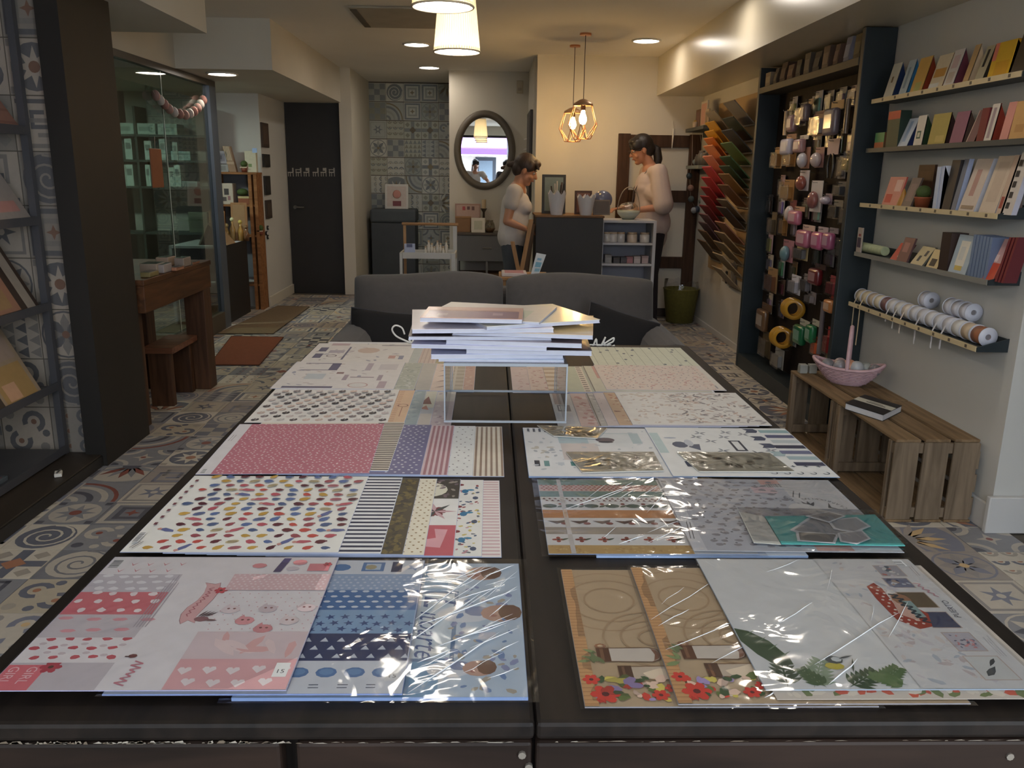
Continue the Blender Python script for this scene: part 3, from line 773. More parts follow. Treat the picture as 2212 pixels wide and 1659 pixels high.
c.rect(A2, 5.6, 30.4, 11.2, (226, 206, 210)); c.scatter(A2+.5, 6, 30, 11, 9, .5, .9, [(230, 180, 178), (238, 214, 214)], 3.2)
c.dots(A2, 11.2, 30.4, 21, 1.2, .1, (226, 168, 176), .2)
for u, v, cc in ((22.4, 13.6, (228, 158, 164)), (27.6, 13.6, (236, 220, 222)), (20, 16.2, (230, 214, 218)), (24.4, 16.4, (214, 198, 204)), (29, 16.6, (226, 206, 210)), (25, 11.8, (220, 150, 156))):
    c.ell(u, v, 1.15, .95, cc, 10); c.ell(u-.3, v+.2, .2, .2, (140, 90, 90), 5); c.ell(u+.4, v+.2, .2, .2, (140, 90, 90), 5); c.poly([(u-.9, v+.7), (u-.4, v+1.4), (u-.2, v+.8)], cc)
c.rect(A2, 21, 30.4, 25.4, (228, 192, 196)); c.dots(A2, 21, 30.4, 25.4, .72, .17, (242, 226, 228), .1)
c.ell(20.4, 27.8, 1, .7, (226, 150, 156), 8); c.poly([(22.6, 26), (23.6, 26), (24.2, 30), (23.2, 30)], (86, 76, 116)); c.ell(25.6, 28.8, 1, .8, (226, 150, 156), 8); c.ell(25, 27, .9, .6, (214, 202, 210), 8); c.rect(27, 26.3, 29.8, 28.4, (224, 140, 150)); flower(c, 29.4, 28.2, .6, (190, 80, 92))
c.rect(28.4, 2.2, 29.9, 4.8, (240, 240, 240)); c.text('15', 28.6, 2.9, 1, 0, (70, 70, 76))
c.done('white and pink baby sheet with heart bands and a pink scroll, front left corner', name='patterned_paper', wrapm=clear('thin_film', (250, 250, 252), .045, .18, .2, 9), wz=.0006, wext=.15)
# ---- row 1 right
def jar_sheet(x, y, z, label, ex=0):
    c = Cv(x, y, z, t=.0013, base=(206, 178, 142), edge=(176, 172, 176))
    for cu, cv_, r in ((5.5, 22, 7.5), (9.5, 13, 6)):
        for k in range(3):
            for p in ring(cu, cv_, r-.25-k*2.1, r-k*2.1, 0, 360, 22): c.poly([(max(.1, u), v) for u, v in p], (190, 158, 122))
    c.rect(0, 0, 1.5, 30.4, (186, 142, 98)); c.stripes_u(0, 0, 1.5, 30.4, .7, .18, (164, 120, 82))
    jar = [(3.4, 8), (8.6, 7.9), (9.5, 8.4), (9.9, 9.4), (9.5, 10.5), (8.6, 10.9), (3.4, 10.8)]; c.poly(jar, (120, 86, 64)); c.poly([(6.4+(a-6.4)*.94, 9.4+(b_-9.4)*.9) for a, b_ in jar], (226, 212, 196)); c.poly([(8.7, 8.2), (9.3, 8.6), (9.7, 9.4), (9.3, 10.3), (8.7, 10.6), (9, 9.4)], (146, 100, 78)); c.rect(2.4, 8, 3.9, 10.8, (104, 66, 46)); c.rect(2.8, 8.3, 3.2, 10.6, (140, 98, 70)); c.ell(3, 11.2, .7, .5, (150, 104, 76), 8); c.ell(3, 11.2, .35, .25, (206, 178, 142), 7)
    jar = [(5.4, 4.6), (10.6, 4.5), (11.5, 5), (11.9, 5.9), (11.5, 6.8), (10.6, 7.2), (5.4, 7.1)]; c.poly(jar, (150, 116, 90)); c.poly([(8.4+(a-8.4)*.94, 5.9+(b_-5.9)*.88) for a, b_ in jar], (216, 196, 172)); c.rect(4.4, 4.5, 5.9, 7.2, (92, 60, 44)); c.rect(4.8, 4.7, 5.1, 7, (130, 92, 68))
    for q in range(7): c.leaf(1.6+R.random()*1.5, 7+R.random()*3, 1.8, .35, R.uniform(60, 200), (122, 136, 92))
    c.scatter(1.2, .6, 10, 5.6, 34, .3, .75, [(196, 66, 54), (96, 110, 62), (206, 188, 96), (160, 140, 186), (222, 190, 170), (64, 84, 56)], 1.5)
    for u, v, r in ((2.4, 2, 1.5), (1.2, 4.6, .9), (8.2, 1.8, .9), (9.6, 3, .7)): flower(c, u, v, r, (198, 62, 52), 6, (90, 40, 40))
    c.text('N', 1.5, .4, 1.1, 0, (170, 60, 50))
    c.vis = 1; return c.done(label, name='patterned_paper', wrapm=wrap, wz=.0008, wext=.5, creases=ex)
jar_sheet(.1005, .744, Z0, 'tan wood ring paper with jar and poppies, nearest the table seam')
jar_sheet(.1965, .744, Z0+.0032, 'second tan wood ring paper with jar and poppies, half under the white leaf sheet', 26)
c = Cv(.3, .748, Z0+.0064, t=.0006, base=(196, 186, 176)); c.scatter(1, .1, 27, 2, 30, .3, .7, [(190, 90, 70), (110, 120, 80), (210, 200, 186)], 1.6)
c.done('paper with a red and green border peeping out below the white leaf sheet')
c = Cv(.2925, .762, Z0+.0076, t=.0012, w=30.2, h=30.6, base=(232, 232, 230), edge=(176, 190, 206))
def palmleaf(u, v, l, a, n, col, wd=.45):
    ar = math.radians(a)
    for i in range(n):
        t = (i+1)/n; x, y = u+math.cos(ar)*l*t, v+math.sin(ar)*l*t; ll = l*.42*(1-.6*t)+.5
        c.leaf(x, y, ll, wd, a+52, col); c.leaf(x, y, ll, wd, a-52, col)
    c.leaf(u, v, l*1.12, .16, a, col)
c.poly([(.1, 12.2), (1.6, 11.6), (3.4, 9.4), (4.6, 6), (4.6, 4.6), (2.6, 4.4), (1.2, 6.6), (.1, 9.4)], (62, 88, 60))
for q in range(4): c.leaf(.8+q*.9, 10.4-q*1.5, 2.2, .12, 40, (120, 140, 112))
palmleaf(2.5, .3, 5, 80, 6, (40, 70, 46)); palmleaf(5.2, .2, 5.4, 62, 7, (150, 168, 140)); palmleaf(9, .3, 4.6, 35, 6, (46, 78, 50)); palmleaf(12.8, 1.2, 3.8, 40, 6, (86, 116, 72)); palmleaf(17, .5, 3, 20, 5, (112, 134, 84)); palmleaf(15.5, .6, 3.4, 150, 6, (96, 126, 78)); palmleaf(6.6, .2, 3.4, 115, 5, (70, 100, 64))
c.ell(9, 4.2, 1.1, .7, (206, 190, 70), 8); c.ell(9.4, 5.4, 1, .8, (70, 80, 84), 8); c.ell(9.7, 5.5, .6, .5, (214, 220, 220), 7); c.leaf(10, 5.6, 2, .2, 20, (90, 96, 100)); c.leaf(10.6, 3, 3, .14, 70, (50, 70, 60))
X0 = 16.6
c.rect(X0, 0, 30.1, 30.5, (226, 224, 222)); c.scatter(X0+.3, .4, 26.5, 30, 80, .2, .5, [(206, 192, 190), (214, 208, 212), (190, 196, 204), (226, 214, 206)], 2.2)
for u, v, w_, h_, cc in ((24.2, 25.4, 3.2, 3, (172, 168, 174)), (23.8, 22.2, 3.2, 2.5, (120, 126, 150)), (23.8, 17, 3.6, 3.8, (104, 88, 68)), (24.2, 12.2, 3.4, 3.6, (70, 76, 104)), (24.6, 7.2, 3.2, 3.8, (196, 190, 196)), (24.4, 1.6, 3.8, 4.4, (218, 218, 214))):
    c.rect(u-.15, v-.15, u+w_+.15, v+h_+.15, (200, 180, 168)); c.rect(u, v, u+w_, v+h_, cc)
c.scatter(24.2, 25.4, 27.4, 28.4, 12, .2, .45, [(196, 120, 110), (96, 110, 120), (214, 210, 204)]); c.scatter(23.8, 22.2, 27, 24.7, 10, .2, .5, [(210, 214, 220), (70, 80, 110), (170, 150, 140)])
c.scatter(24.8, 7.5, 27.6, 10.6, 24, .12, .25, [(214, 150, 150), (120, 120, 140)]); c.leaf(25, 2.2, 2.6, .5, 45, (80, 84, 88)); c.leaf(27.6, 5.6, 2, .3, 230, (60, 66, 72))
c.poly([(20.6, 22.4), (22, 23.4), (22.4, 21.8), (22.1, 18), (21.6, 15.4), (23.2, 13.6), (24.6, 16.6), (25.2, 15.4), (24.2, 12.4), (22.4, 11.8), (20.6, 14), (20.4, 19)], (170, 66, 54))
c.dots(20.7, 12.6, 23.6, 22.4, .95, .2, (236, 226, 214), 0)
c.poly([(21.6, 15.2), (23.4, 13.6), (23.6, 19), (22.6, 20.4)], (222, 178, 160)); c.ell(23.6, 19, 1.2, 1.5, (170, 122, 92), 10); c.rect(23.4, 14.6, 24.6, 18.6, (150, 176, 172))
scrib(c, 24.1, 13.2, 23.0, 20.4, .75, 15, (44, 60, 72), .16); c.text('PUERTO', 28.9, 14.4, 1.15, 84, (96, 96, 110));scrib(c, 28.6, 19.6, 27.6, 23.4, .4, 9, (206, 150, 160))
lines(c, 29.3, 25.4, 3, 2, -.35, (180, 170, 170), 86, .09); lines(c, 29.4, 6, 4.5, 3, -.32, (190, 186, 190), 86, .08); barcode(c, 27.6, 28.2, 1.3, 1.9, True)
c.done('white sheet with tropical leaves and a craft motif column, front right corner', name='patterned_paper', wrapm=wrap, wz=.001, wext=.3, creases=10)
# ---- row 2 left: six fanned patterned sheets, the glove print on top
G2 = 'fanned sheets of the second row left'
y2 = 1.0885
def sheet(x1, y, z, label, fn, vis, base=WH, rot=0.0, t=.0008, edge=None, **k):
    """x1 = right hand edge; vis = how many cm of the right edge are visible"""
    c = Cv(x1-.305, y, z, rot=rot, base=base, t=t, edge=edge or (186, 196, 226)); c.u0 = 30.5-vis-1.2
    fn(c, c.u0); return c.done(label, **k)
sheet(.0195, y2, Z0, 'cream sheet with thin pink bars, right end of the second row', lambda c, u: c.stripes_u(u, .3, 30.3, 30.2, 1.15, .5, (216, 182, 186)), 4.2, (240, 232, 230))
def f(c, u):
    c.scatter(u, .4, 30.2, 30, 90, .2, .4, [(150, 60, 62), (70, 90, 120), (210, 190, 110), (110, 110, 120), (190, 140, 150)], 1.5)
    for v in (5.5, 15.2, 25): c.ell(27.4, v, .6, .9, (38, 116, 160), 9); c.ell(28.3, v+.6, .7, .4, (60, 136, 176), 8); c.ell(26.6, v+3, .55, .5, (130, 40, 50), 8); c.ell(29.2, v-3, .5, .7, (70, 84, 112), 8)
sheet(-.0085, y2, Z0+.0010, 'white sheet printed with blue birds and butterflies', f, 5.4, (238, 236, 232))
def f(c, u):
    c.rect(u, 0, 30.4, 10.6, (198, 94, 108)); c.poly([(26.2, 3), (28.4, 2.6), (28.8, 5.6), (29.2, 9), (27.2, 9.2), (27.6, 6), (26, 5.4)], (226, 168, 178))
    c.rect(u, 10.6, 30.4, 21.4, (240, 238, 236)); flower(c, 26.6, 16, 2, (120, 40, 52), 7, (60, 30, 36))
    for a in range(7): c.leaf(26.8, 16, 3.6, .45, a*50, (58, 66, 66) if a % 2 else (206, 170, 176))
    c.rect(u, 21.4, 30.4, 30.4, (66, 60, 54)); c.ell(25.4, 25.4, 3, 3.2, (232, 228, 210), 16); c.scatter(u, 21.8, 30.2, 30.2, 20, .2, .5, [(120, 100, 110), (160, 150, 140)])
sheet(-.0485, y2, Z0+.0020, 'sheet of three cards: pink ribbon, dark flowers, oval on dark ground', f, 5.4)
sheet(-.0905, y2, Z0+.0030, 'cream sheet with small gold dots between the dark and the card sheets', lambda c, u: c.dots(u, .4, 30.4, 30.2, 1.25, .2, (150, 122, 78), 0), 4.2, (240, 232, 212))
def f(c, u): c.scatter(u, .3, 30.2, 30.2, 190, .3, .6, [(120, 104, 64), (64, 60, 54), (104, 92, 60)], 1.6)
sheet(-.1205, y2, Z0+.0040, 'dark sheet covered with gold leaves', f, 4.2, (82, 74, 58))
sheet(-.1515, y2, Z0+.0050, 'white sheet with navy blue stripes beside the glove print', lambda c, u: c.stripes_u(u, .2, 30.4, 30.2, 1.42, .66, (54, 58, 84)), 7.2, (238, 238, 240))
c = Cv(-.5165, y2+.001, Z0+.0061, base=(240, 238, 234), edge=(190, 196, 226))
cols = [(104, 50, 60), (196, 156, 76), (188, 90, 104), (96, 116, 166), (92, 44, 58), (196, 86, 78), (84, 100, 140), (206, 166, 84), (158, 82, 92)]
k = 0; v = 1.5
while v < 29.6:
    u = 3.2+((k*1.35) % 3.6)
    while u < 29.4:
        cc = R.choice(cols); th = R.uniform(-.4, .9); rr = R.uniform(.52, .7)
        co_, si_ = math.cos(th), math.sin(th)
        def tr(ps): return [(u+co_*a-si_*b, v+(si_*a+co_*b)*1.25) for a, b in ps]
        sel = R.random()
        if sel < .80:                                    # mittens
            c.poly(tr([(-rr*1.2, 0), (-rr*.8, rr*.7), (0, rr*.85), (rr, rr*.5), (rr*1.2, -rr*.2), (rr*.4, -rr*.8), (-rr*.5, -rr*.7)]), cc)
            c.poly(tr([(rr*.9, rr*.45), (rr*1.5, rr*.2), (rr*1.4, -rr*.35), (rr*1.05, -rr*.25)]), tuple(int(q*.8+40) for q in cc))
        elif sel < .9:                                   # little figures
            c.poly(tr([(-1.4, -.15), (-.4, .45), (1.1, .28), (1.4, -.15), (.2, -.45)]), R.choice([(190, 100, 112), (102, 110, 160)])); c.ell(u-1.1*co_, v-1.1*si_, .36, .4, (206, 150, 140), 7)
        else:
            c.ell(u, v, 1.0, .6, R.choice([(202, 186, 150), (196, 120, 132), (110, 124, 170)]), 9, th); c.stripes_u(u-.7, v-.4, u+.7, v+.5, .4, .14, (70, 60, 60))
        u += R.uniform(2.3, 2.7)
    v += 2.0; k += 1
barcode(c, .5, 2.6, .9, 3.6, True); lines(c, 1.4, .8, 2.4, 2, -.4, (90, 80, 86), 70); c.stripes_u(1.2, 8, 1.7, 29, 2.6, .9, (120, 70, 80))
c.done('white sheet printed with rows of small coloured mittens, second row left')
# ---- row 2 right
c = Cv(.155, y2, Z0, rot=0, t=.004, base=(226, 230, 238), edge=(166, 190, 228)); c.done('plain blue edged pad lying under the moustache strip pad in the second row', name='scrapbook_pad')
c = Cv(.0865, 1.0895, Z0+.0046, t=.0010, w=30.3, h=29.8, base=(238, 236, 234), edge=(166, 190, 228))
S = [(0, 2.9, (206, 168, 106)), (2.9, 6.7, (238, 236, 234)), (6.7, 9.3, (176, 164, 150)), (9.3, 12.8, (238, 236, 234)), (12.8, 16, (206, 144, 96)), (16, 19.3, (238, 236, 234)), (19.3, 21.6, (238, 236, 234)), (21.6, 24.2, (122, 150, 142)), (24.2, 27, (226, 196, 184)), (27, 29.8, (126, 152, 142))]
for v0, v1, cc in S: c.rect(0, v0, 21, v1, cc)
c.scatter(.2, .2, 21, 2.8, 60, .15, .3, [(222, 190, 130), (190, 148, 90)])
for u in range(6):
    flower(c, 1.8+u*3.4, 4.8, .9, (150, 60, 52) if u % 2 else (170, 80, 66), 4, (70, 60, 50)); c.leaf(2.2+u*3.4, 4.6, 1.4, .3, 30, (70, 90, 70))
for u in range(6): c.poly([(.6+u*3.5, 11.6), (2+u*3.5, 10.4), (3.3+u*3.5, 11.2), (3.5+u*3.5, 12), (2.2+u*3.5, 11.5)], (92, 70, 66) if u % 2 else (120, 104, 98)); c.ell(3.2+u*3.5, 10.6, .6, .5, (150, 90, 84), 7)
for u in range(6): c.ell(1.4+u*3.4, 17.6, 1.2, .8, (86, 104, 94), 9); c.leaf(2.6+u*3.4, 17, 1.6, .4, 40, (110, 122, 104)); c.ell(3.2+u*3.4, 18.4, .4, .4, (150, 70, 60), 6)
c.dots(.2, 19.4, 21, 21.5, .95, .3, (122, 64, 62), 0, shape='tri')
c.dots(.2, 24.3, 21, 27, .8, .27, (186, 96, 84), 0, n=4)
c.rect(3.3, 0, 4, 29.7, (214, 208, 204)); c.rect(3.4, 12.8, 3.9, 16, (226, 190, 160))
c.done('film wrapped paper of coloured moustache and flower strips, second row right', wrapm=wrap, wz=.001, wext=1.0, creases=22)
c = Cv(.2955, 1.094, Z0+.0085, w=30.4, h=29.2, rot=-.9, base=(222, 222, 226), edge=(206, 206, 210))
c.rect(2, 0, 21, 29, (196, 198, 206)); c.dots(2.2, .6, 20.6, 28.6, 2.3, .55, (150, 146, 152), .5, shape='blob', asp=1.3); c.dots(3, 1.5, 20.6, 28.6, 2.3, .22, (110, 112, 116), .6)
barcode(c, .3, 25.6, 1.1, 2.6, True); lines(c, 1, 4, 8, 2, -.5, (60, 60, 64), 84, .12); c.rect(18, .3, 23.4, 2.6, (216, 166, 156)); c.rect(17.6, 26.6, 22, 28.9, (220, 174, 164)); barcode(c, 18.4, 25, 4.6, 2)
c.rect(15.4, 22.6, 19.4, 25.4, (222, 196, 200)); c.rect(21, 2.8, 30, 28.6, (218, 216, 216))
for q, ch_ in enumerate('SCRAPBOOKING'):
    a = math.radians(8+q*8.6); c.text(ch_, 24.2+4.8*math.cos(a), 14.4+6.2*math.sin(a), 1.0, 8+q*8.6+90, (66, 66, 70))
c.text('VITA', 21.2, 19.4, 1.1, 115, (66, 66, 70))
for q in range(5): c.leaf(22.8, 16.6, 2.6, .4, 60+q*24, (84, 84, 88))
c.poly([(25.6, 16.4), (26.4, 18.6), (26.2, 16.6), (27.4, 15.6)], (96, 96, 100)); lines(c, 22.4, 20.6, 3, 2, -1, (110, 110, 114), 70, .2)
c.ell(21.4, 15.4, 2.5, 2.8, (224, 222, 220), 14); c.ell(20.8, 13.8, 1.8, 2.6, (206, 202, 204), 12)
c.done('grey floral sheet with barcode in clear film, second row far right', wrapm=wrap, wz=.0012, wext=.35)
# turquoise die-cut pack on top
t = thing('die_cut_pack', 'turquoise pack of grey die cut shapes in film on the grey floral sheet', 'craft pack', (.52, 1.17, Z0+.0125))
zz = Z0+.0125
def q4(pts, z): return [(p.x, p.y, z) for p in (PZ(x, y, TZ+.013) for x, y in pts)]
B().prism(q4([(1652, 1117), (1890, 1113), (1955, 1180), (1688, 1176)], zz), (0, 0, .0012), 0, (94, 186, 180)).build('turquoise_card', paper, t)
B().prism(q4([(1596, 1106), (1650, 1117), (1687, 1177), (1628, 1173)], zz), (0, 0, .0008), 0, (214, 212, 202)).build('header_card', paper, t)
for pts, cc in (([(1706, 1148), (1750, 1118), (1800, 1122), (1846, 1150), (1800, 1168), (1740, 1160)], (206, 204, 206)), ([(1718, 1152), (1812, 1158), (1804, 1178), (1722, 1172)], (150, 148, 148)),
                ([(1786, 1128), (1850, 1122), (1880, 1142), (1846, 1156), (1800, 1148)], (222, 220, 220)), ([(1808, 1158), (1862, 1152), (1880, 1170), (1850, 1182), (1814, 1176)], (214, 212, 214)), ([(1740, 1122), (1790, 1112), (1826, 1122), (1790, 1136)], (186, 182, 182))):
    zz += .0009
    b = B(); w_ = q4(pts, zz+.0008); b.prism(w_, (0, 0, .0006), 0, (232, 232, 232))
    cx_ = sum(p[0] for p in w_)/len(w_); cy_ = sum(p[1] for p in w_)/len(w_)
    b.poly([(cx_+(p[0]-cx_)*.86, cy_+(p[1]-cy_)*.84, zz+.0016) for p in w_], 0, tuple(int(v*.8) for v in cc)); b.build('die_cut', paper, t)
B().prism(q4([(1592, 1104), (1892, 1110), (1962, 1184), (1628, 1178)], zz+.002), (0, 0, .0003)).build('film', wrap, t)
# ---- row 3 left
y3 = 1.414
sheet(.0285, y3, Z0, 'cream sheet with thin tan stripes, right end of the third row', lambda c, u: c.stripes_v(u, .2, 30.4, 30.2, 1.0, .42, (156, 134, 118)), 5.6, (232, 222, 206))
sheet(-.0285, y3, Z0+.001, 'white sheet with sparse small dots in the third row', lambda c, u: c.dots(u, .4, 30.2, 30.2, 1.9, .2, (120, 112, 116), .3), 5.2, (238, 238, 236))
sheet(-.0735, y3, Z0+.002, 'sheet with thin mauve pink stripes in the third row', lambda c, u: c.stripes_v(u, .2, 30.4, 30.2, .95, .5, (176, 128, 136)), 5.4, (224, 200, 204))
sheet(-.1225, y3, Z0+.003, 'violet blue sheet with small white dots', lambda c, u: c.dots(u, .4, 30.2, 30.2, 1.5, .27, (226, 224, 232), .25), 6.4, (126, 122, 158))
sheet(-.1815, y3+.016, Z0+.004, 'cream sheet with dark bars beside the pink dotted sheet', lambda c, u: c.stripes_u(u, .2, 30.4, 30.2, 1.15, .55, (76, 64, 62)), 4.4, (232, 222, 208))
c = Cv(-.5185, 1.404, Z0+.0052, rot=1.9, base=(192, 120, 136), edge=(196, 196, 226)); c.rect(0, 0, 2.6, 30.4, (226, 222, 226)); c.dots(2.6, .2, 30.2, 30.2, 1.15, .2, (232, 220, 224), .35)
barcode(c, .6, .6, .9, 2, True); lines(c, 1.2, 19, 4, 2, -.5, (150, 146, 152), 88)
c.done('dusty pink sheet with small white dots, third row left')
# ---- row 3 right
c = Cv(.0725, 1.410, Z0, w=30.5, h=29.6, t=.003, base=(234, 234, 236), edge=(160, 186, 226))
c.scatter(.5, .5, 26, 29, 60, .2, .5, [(206, 212, 220), (190, 196, 204)], 1.6); c.stripes_v(.5, 26.6, 14, 29, 1.2, .5, (90, 96, 110)); c.rect(7, 19, 24, 26, (190, 206, 212)); c.rect(13, 17, 22, 25.6, (228, 230, 232)); c.ell(16.6, 21.4, 2, 1.5, (110, 100, 108), 12); c.ell(16.6, 20, 1.6, .6, (60, 62, 74), 9)
c.rect(7.2, 9, 14.6, 19, (216, 206, 204)); c.rect(1.4, 5.4, 2.4, 8.6, (50, 56, 70)); c.rect(3.2, 5.4, 4.2, 8.4, (120, 160, 160)); c.rect(5.8, 6, 7, 7.6, (206, 212, 220)); c.rect(8.2, 5.6, 9, 8, (90, 140, 140)); c.scatter(1, 10, 6.5, 18, 12, .4, .7, [(180, 184, 192), (206, 200, 190)])
c.done('pale sailor motif sheet in the third row, next to the seam', wrapm=None)
c = Cv(.333, 1.409, Z0+.0042, rot=-.3, w=30.4, h=29.8, base=(236, 236, 236), edge=(160, 186, 226))
c.rect(.2, 13, 2, 26, (196, 214, 216)); c.ell(5.2, 18.2, 1.6, 2, (92, 98, 120), 10); c.poly([(6.6, 16.8), (8.6, 14.6), (9.2, 18.6), (7.6, 18.4)], (92, 98, 120)); c.ell(7.2, 19.4, .9, 2.2, (200, 204, 214), 9); c.ell(4, 22.6, 1.4, .5, (176, 184, 200), 8)
for u, v in ((11, 26), (15.4, 23.4), (20, 25.4), (12, 20.6), (16.6, 26.6), (22.6, 15), (13, 14.6), (19.4, 13.4), (9.6, 23.4)):
    for q in range(4): c.leaf(u, v, 1.6, .25, q*95+20, (110, 116, 128))
for p in (rec(15.6, 14.4, 18, 21),): c.batch([p], (56, 60, 78)); c.rect(16.1, 15, 17.5, 20.4, (232, 232, 232))
for u, v in ((20.8, 26.4), (21, 21.2), (21.4, 16.4), (21.8, 11.4)): c.poly([(u, v), (u+2.4, v), (u+3, v+1.4), (u+2.4, v+2.8), (u, v+2.8), (u+.7, v+1.4)], (70, 78, 104) if v > 14 else (170, 190, 196))
for k in range(7): c.rect(24.4+R.uniform(-.4, .4), 6+k*3.4, 30.2, 8+k*3.4, [(60, 64, 92), (170, 190, 198), (112, 116, 150), (50, 54, 80), (196, 206, 210), (84, 88, 124), (150, 180, 186)][k])
for u in range(5): c.poly(starp(19+u*2.4, 5.6, .6, .25, 4), (90, 96, 110)); c.batch(ring(19+u*2.4, 2, .5, .7, 200, 420, 8), (84, 90, 104))
c.rect(3.8, 5, 4.8, 8, (60, 70, 96)); c.rect(5.6, 5.2, 6.8, 8, (150, 180, 176))
c.done('white sheet with whale, flags and navy watercolour strip, third row right')
stamp_m = clear('stamp_film', (240, 240, 238), .04, .18, .3, 14)
def stamps(pts, label, z=.0052):
    w_ = [PZ(x, y, TZ+z) for x, y in pts]; b = B(); b.prism([(p.x, p.y, TZ+z) for p in w_], (0, 0, .0012), 0, (222, 219, 212))
    a, bb, cc_, dd = w_
    def at(s, r): return a.lerp(bb, s).lerp(dd.lerp(cc_, s), r)
    for i in range(26):
        p = at(R.uniform(.12, .9), R.uniform(.15, .85)); r = R.uniform(.004, .009); th = R.random()*3
        b.poly([(p.x+r*1.5*math.cos(k*1.05+th)*R.uniform(.6, 1), p.y+r*math.sin(k*1.05+th), TZ+z+.0014) for k in range(6)], 0, R.choice([(108, 106, 108), (140, 136, 130), (206, 204, 196)]))
    o = b.build('stamp_set', paper, label=label, cat='stamp set')
    B().prism([(p.x, p.y, TZ+z+.0022) for p in w_], (0, 0, .0003)).build('film', stamp_m, o)
stamps([(1222, 978), (1412, 978), (1434, 1018), (1258, 1022)], 'clear stamp set lying on the sailor sheet near the seam')
stamps([(1462, 978), (1662, 980), (1716, 1020), (1510, 1020)], 'clear stamp set lying on the whale sheet', .0065)
stamps([(1160, 920), (1312, 926), (1290, 948), (1196, 943)], 'small clear stamp set at the front foot of the acrylic riser', .0052)
# ---- row 4
y4 = 1.722
def f(c, u): c.rect(u, 0, 30.4, 30.4, (206, 190, 194)); c.scatter(u, .5, 30, 30, 40, .3, .6, [(186, 166, 176), (222, 212, 210), (170, 150, 160)]); c.rect(u, 20, 30.4, 29, (222, 214, 206))
sheet(-.082, y4, Z0, 'mauve collage sheet, fourth row left next to the riser', f, 6, (214, 200, 200))
def f(c, u): c.rect(u, 14, 30.4, 30, (222, 218, 200)); c.rect(u, 0, 30.4, 9, (216, 206, 196)); c.rect(u, 9, 30.4, 14, (196, 198, 204)); c.poly([(27, 17), (29.8, 17), (28.6, 24)], (130, 70, 66)); c.poly([(27.4, 13), (29.4, 12), (28.6, 16)], (190, 126, 110))
sheet(-.1275, y4, Z0+.001, 'cream sheet with a red pennant motif, fourth row left', f, 4.2)
def f(c, u): c.rect(u, 0, 30.4, 30.4, (164, 178, 182)); c.scatter(u, .4, 30.2, 30, 36, .3, .8, [(150, 166, 172), (184, 194, 194)])
sheet(-.155, y4, Z0+.002, 'blue grey watercolour sheet, fourth row left', f, 3.6)
def f(c, u): c.rect(u, 0, 30.4, 30.4, (226, 190, 158)); c.rect(u, 0, 26.8, 30.4, (206, 166, 140)); c.stripes_u(27, 0, 28, 30, 1.6, .5, (196, 150, 124)); c.batch(ring(28.8, 15, 1, 1.3, 0, 360, 12), (150, 104, 90)); c.rect(28.7, 6, 28.9, 14, (170, 120, 100))
sheet(-.183, y4, Z0+.003, 'peach sheet with a tan strip, beside the cat print', f, 5.5)
c = Cv(-.524, y4+.003, Z0+.0042, rot=.8, h=28.6, base=(238, 234, 230)); cs = [(62, 56, 62), (206, 186, 178), (86, 76, 82), (212, 198, 196), (140, 128, 132), (216, 190, 180), (196, 190, 190)]
k = 0; v = 1.8
while v < 27.6:
    u = 1.4+(k % 2)*1.4; j = k
    while u < 29.4:
        cc = cs[(j*3+k) % 7]; c.ell(u, v, .5, .85, cc, 7, .3); c.ell(u+.75, v+.2, .42, .7, cc, 7, -.2); c.ell(u+.2, v+1, .3, .3, cc, 5); c.ell(u+.8, v+1, .28, .28, cc, 5); u += 2.75; j += 1
    v += 2.6; k += 1
c.done('white sheet with rows of small grey and black cats, fourth row left')
def f(c, u0): c.rect(0, 0, 8, 30, (206, 204, 204)); c.rect(.6, 18, 3.6, 28, (170, 150, 146)); c.rect(1, 12, 4, 17.4, (120, 116, 124)); c.rect(1.4, 13, 2.6, 16.6, (224, 222, 220)); c.rect(.4, 2, 4, 11, (196, 196, 202))
def lsheet(x0, y, z, label, fn, base=WH, rot=0.0, **k):
    c = Cv(x0, y, z, rot=rot, base=base, h=k.pop('h', 30.0), edge=(190, 190, 206)); fn(c); return c.done(label, **k)
lsheet(.150, y4, Z0, 'grey photo collage sheet at the right foot of the riser', lambda c: f(c, 0), h=28)
def f(c): c.rect(0, 0, 30, 28, (206, 182, 178)); c.scatter(.3, .5, 6, 27.5, 60, .4, .9, [(190, 146, 142), (216, 200, 196), (176, 130, 128)], 1.2)
lsheet(.2, y4, Z0+.001, 'dusty pink floral sheet, fourth row right', f, h=28)
def f(c): c.rect(0, 0, 30, 28, (190, 186, 182)); c.scatter(.3, .5, 5, 27.5, 40, .3, .8, [(160, 156, 154), (206, 202, 198)]); c.rect(.2, 0, .5, 28, (110, 104, 100))
lsheet(.239, y4, Z0+.002, 'grey textured sheet, fourth row right', f, h=28)
lsheet(.258, y4, Z0+.003, 'plain pale mauve sheet, fourth row right', lambda c: (c.rect(0, 0, 30, 28, (212, 198, 196)), c.scatter(.3, .5, 5, 27.5, 8, .2, .4, [(190, 170, 170)])), h=28)
def f(c): c.rect(0, 0, 30, 28, (206, 176, 150)); c.scatter(.2, .5, 5, 27.5, 30, .3, .7, [(150, 110, 100), (220, 200, 176), (186, 130, 110)])
lsheet(.2835, y4, Z0+.004, 'tan glossy patterned sheet, fourth row right', f, h=28)
def f(c):
    c.scatter(.5, .5, 17, 27.5, 150, .2, .5, [(206, 186, 176), (214, 196, 180), (196, 186, 182)], 2); c.scatter(12, .5, 30, 27.5, 190, .2, .5, [(160, 152, 152), (196, 186, 186), (206, 180, 168), (140, 134, 138)], 3)
lsheet(.312, y4+.002, Z0+.005, 'pale sheet with soft branches all over, fourth row right', f, (232, 228, 224), h=28)
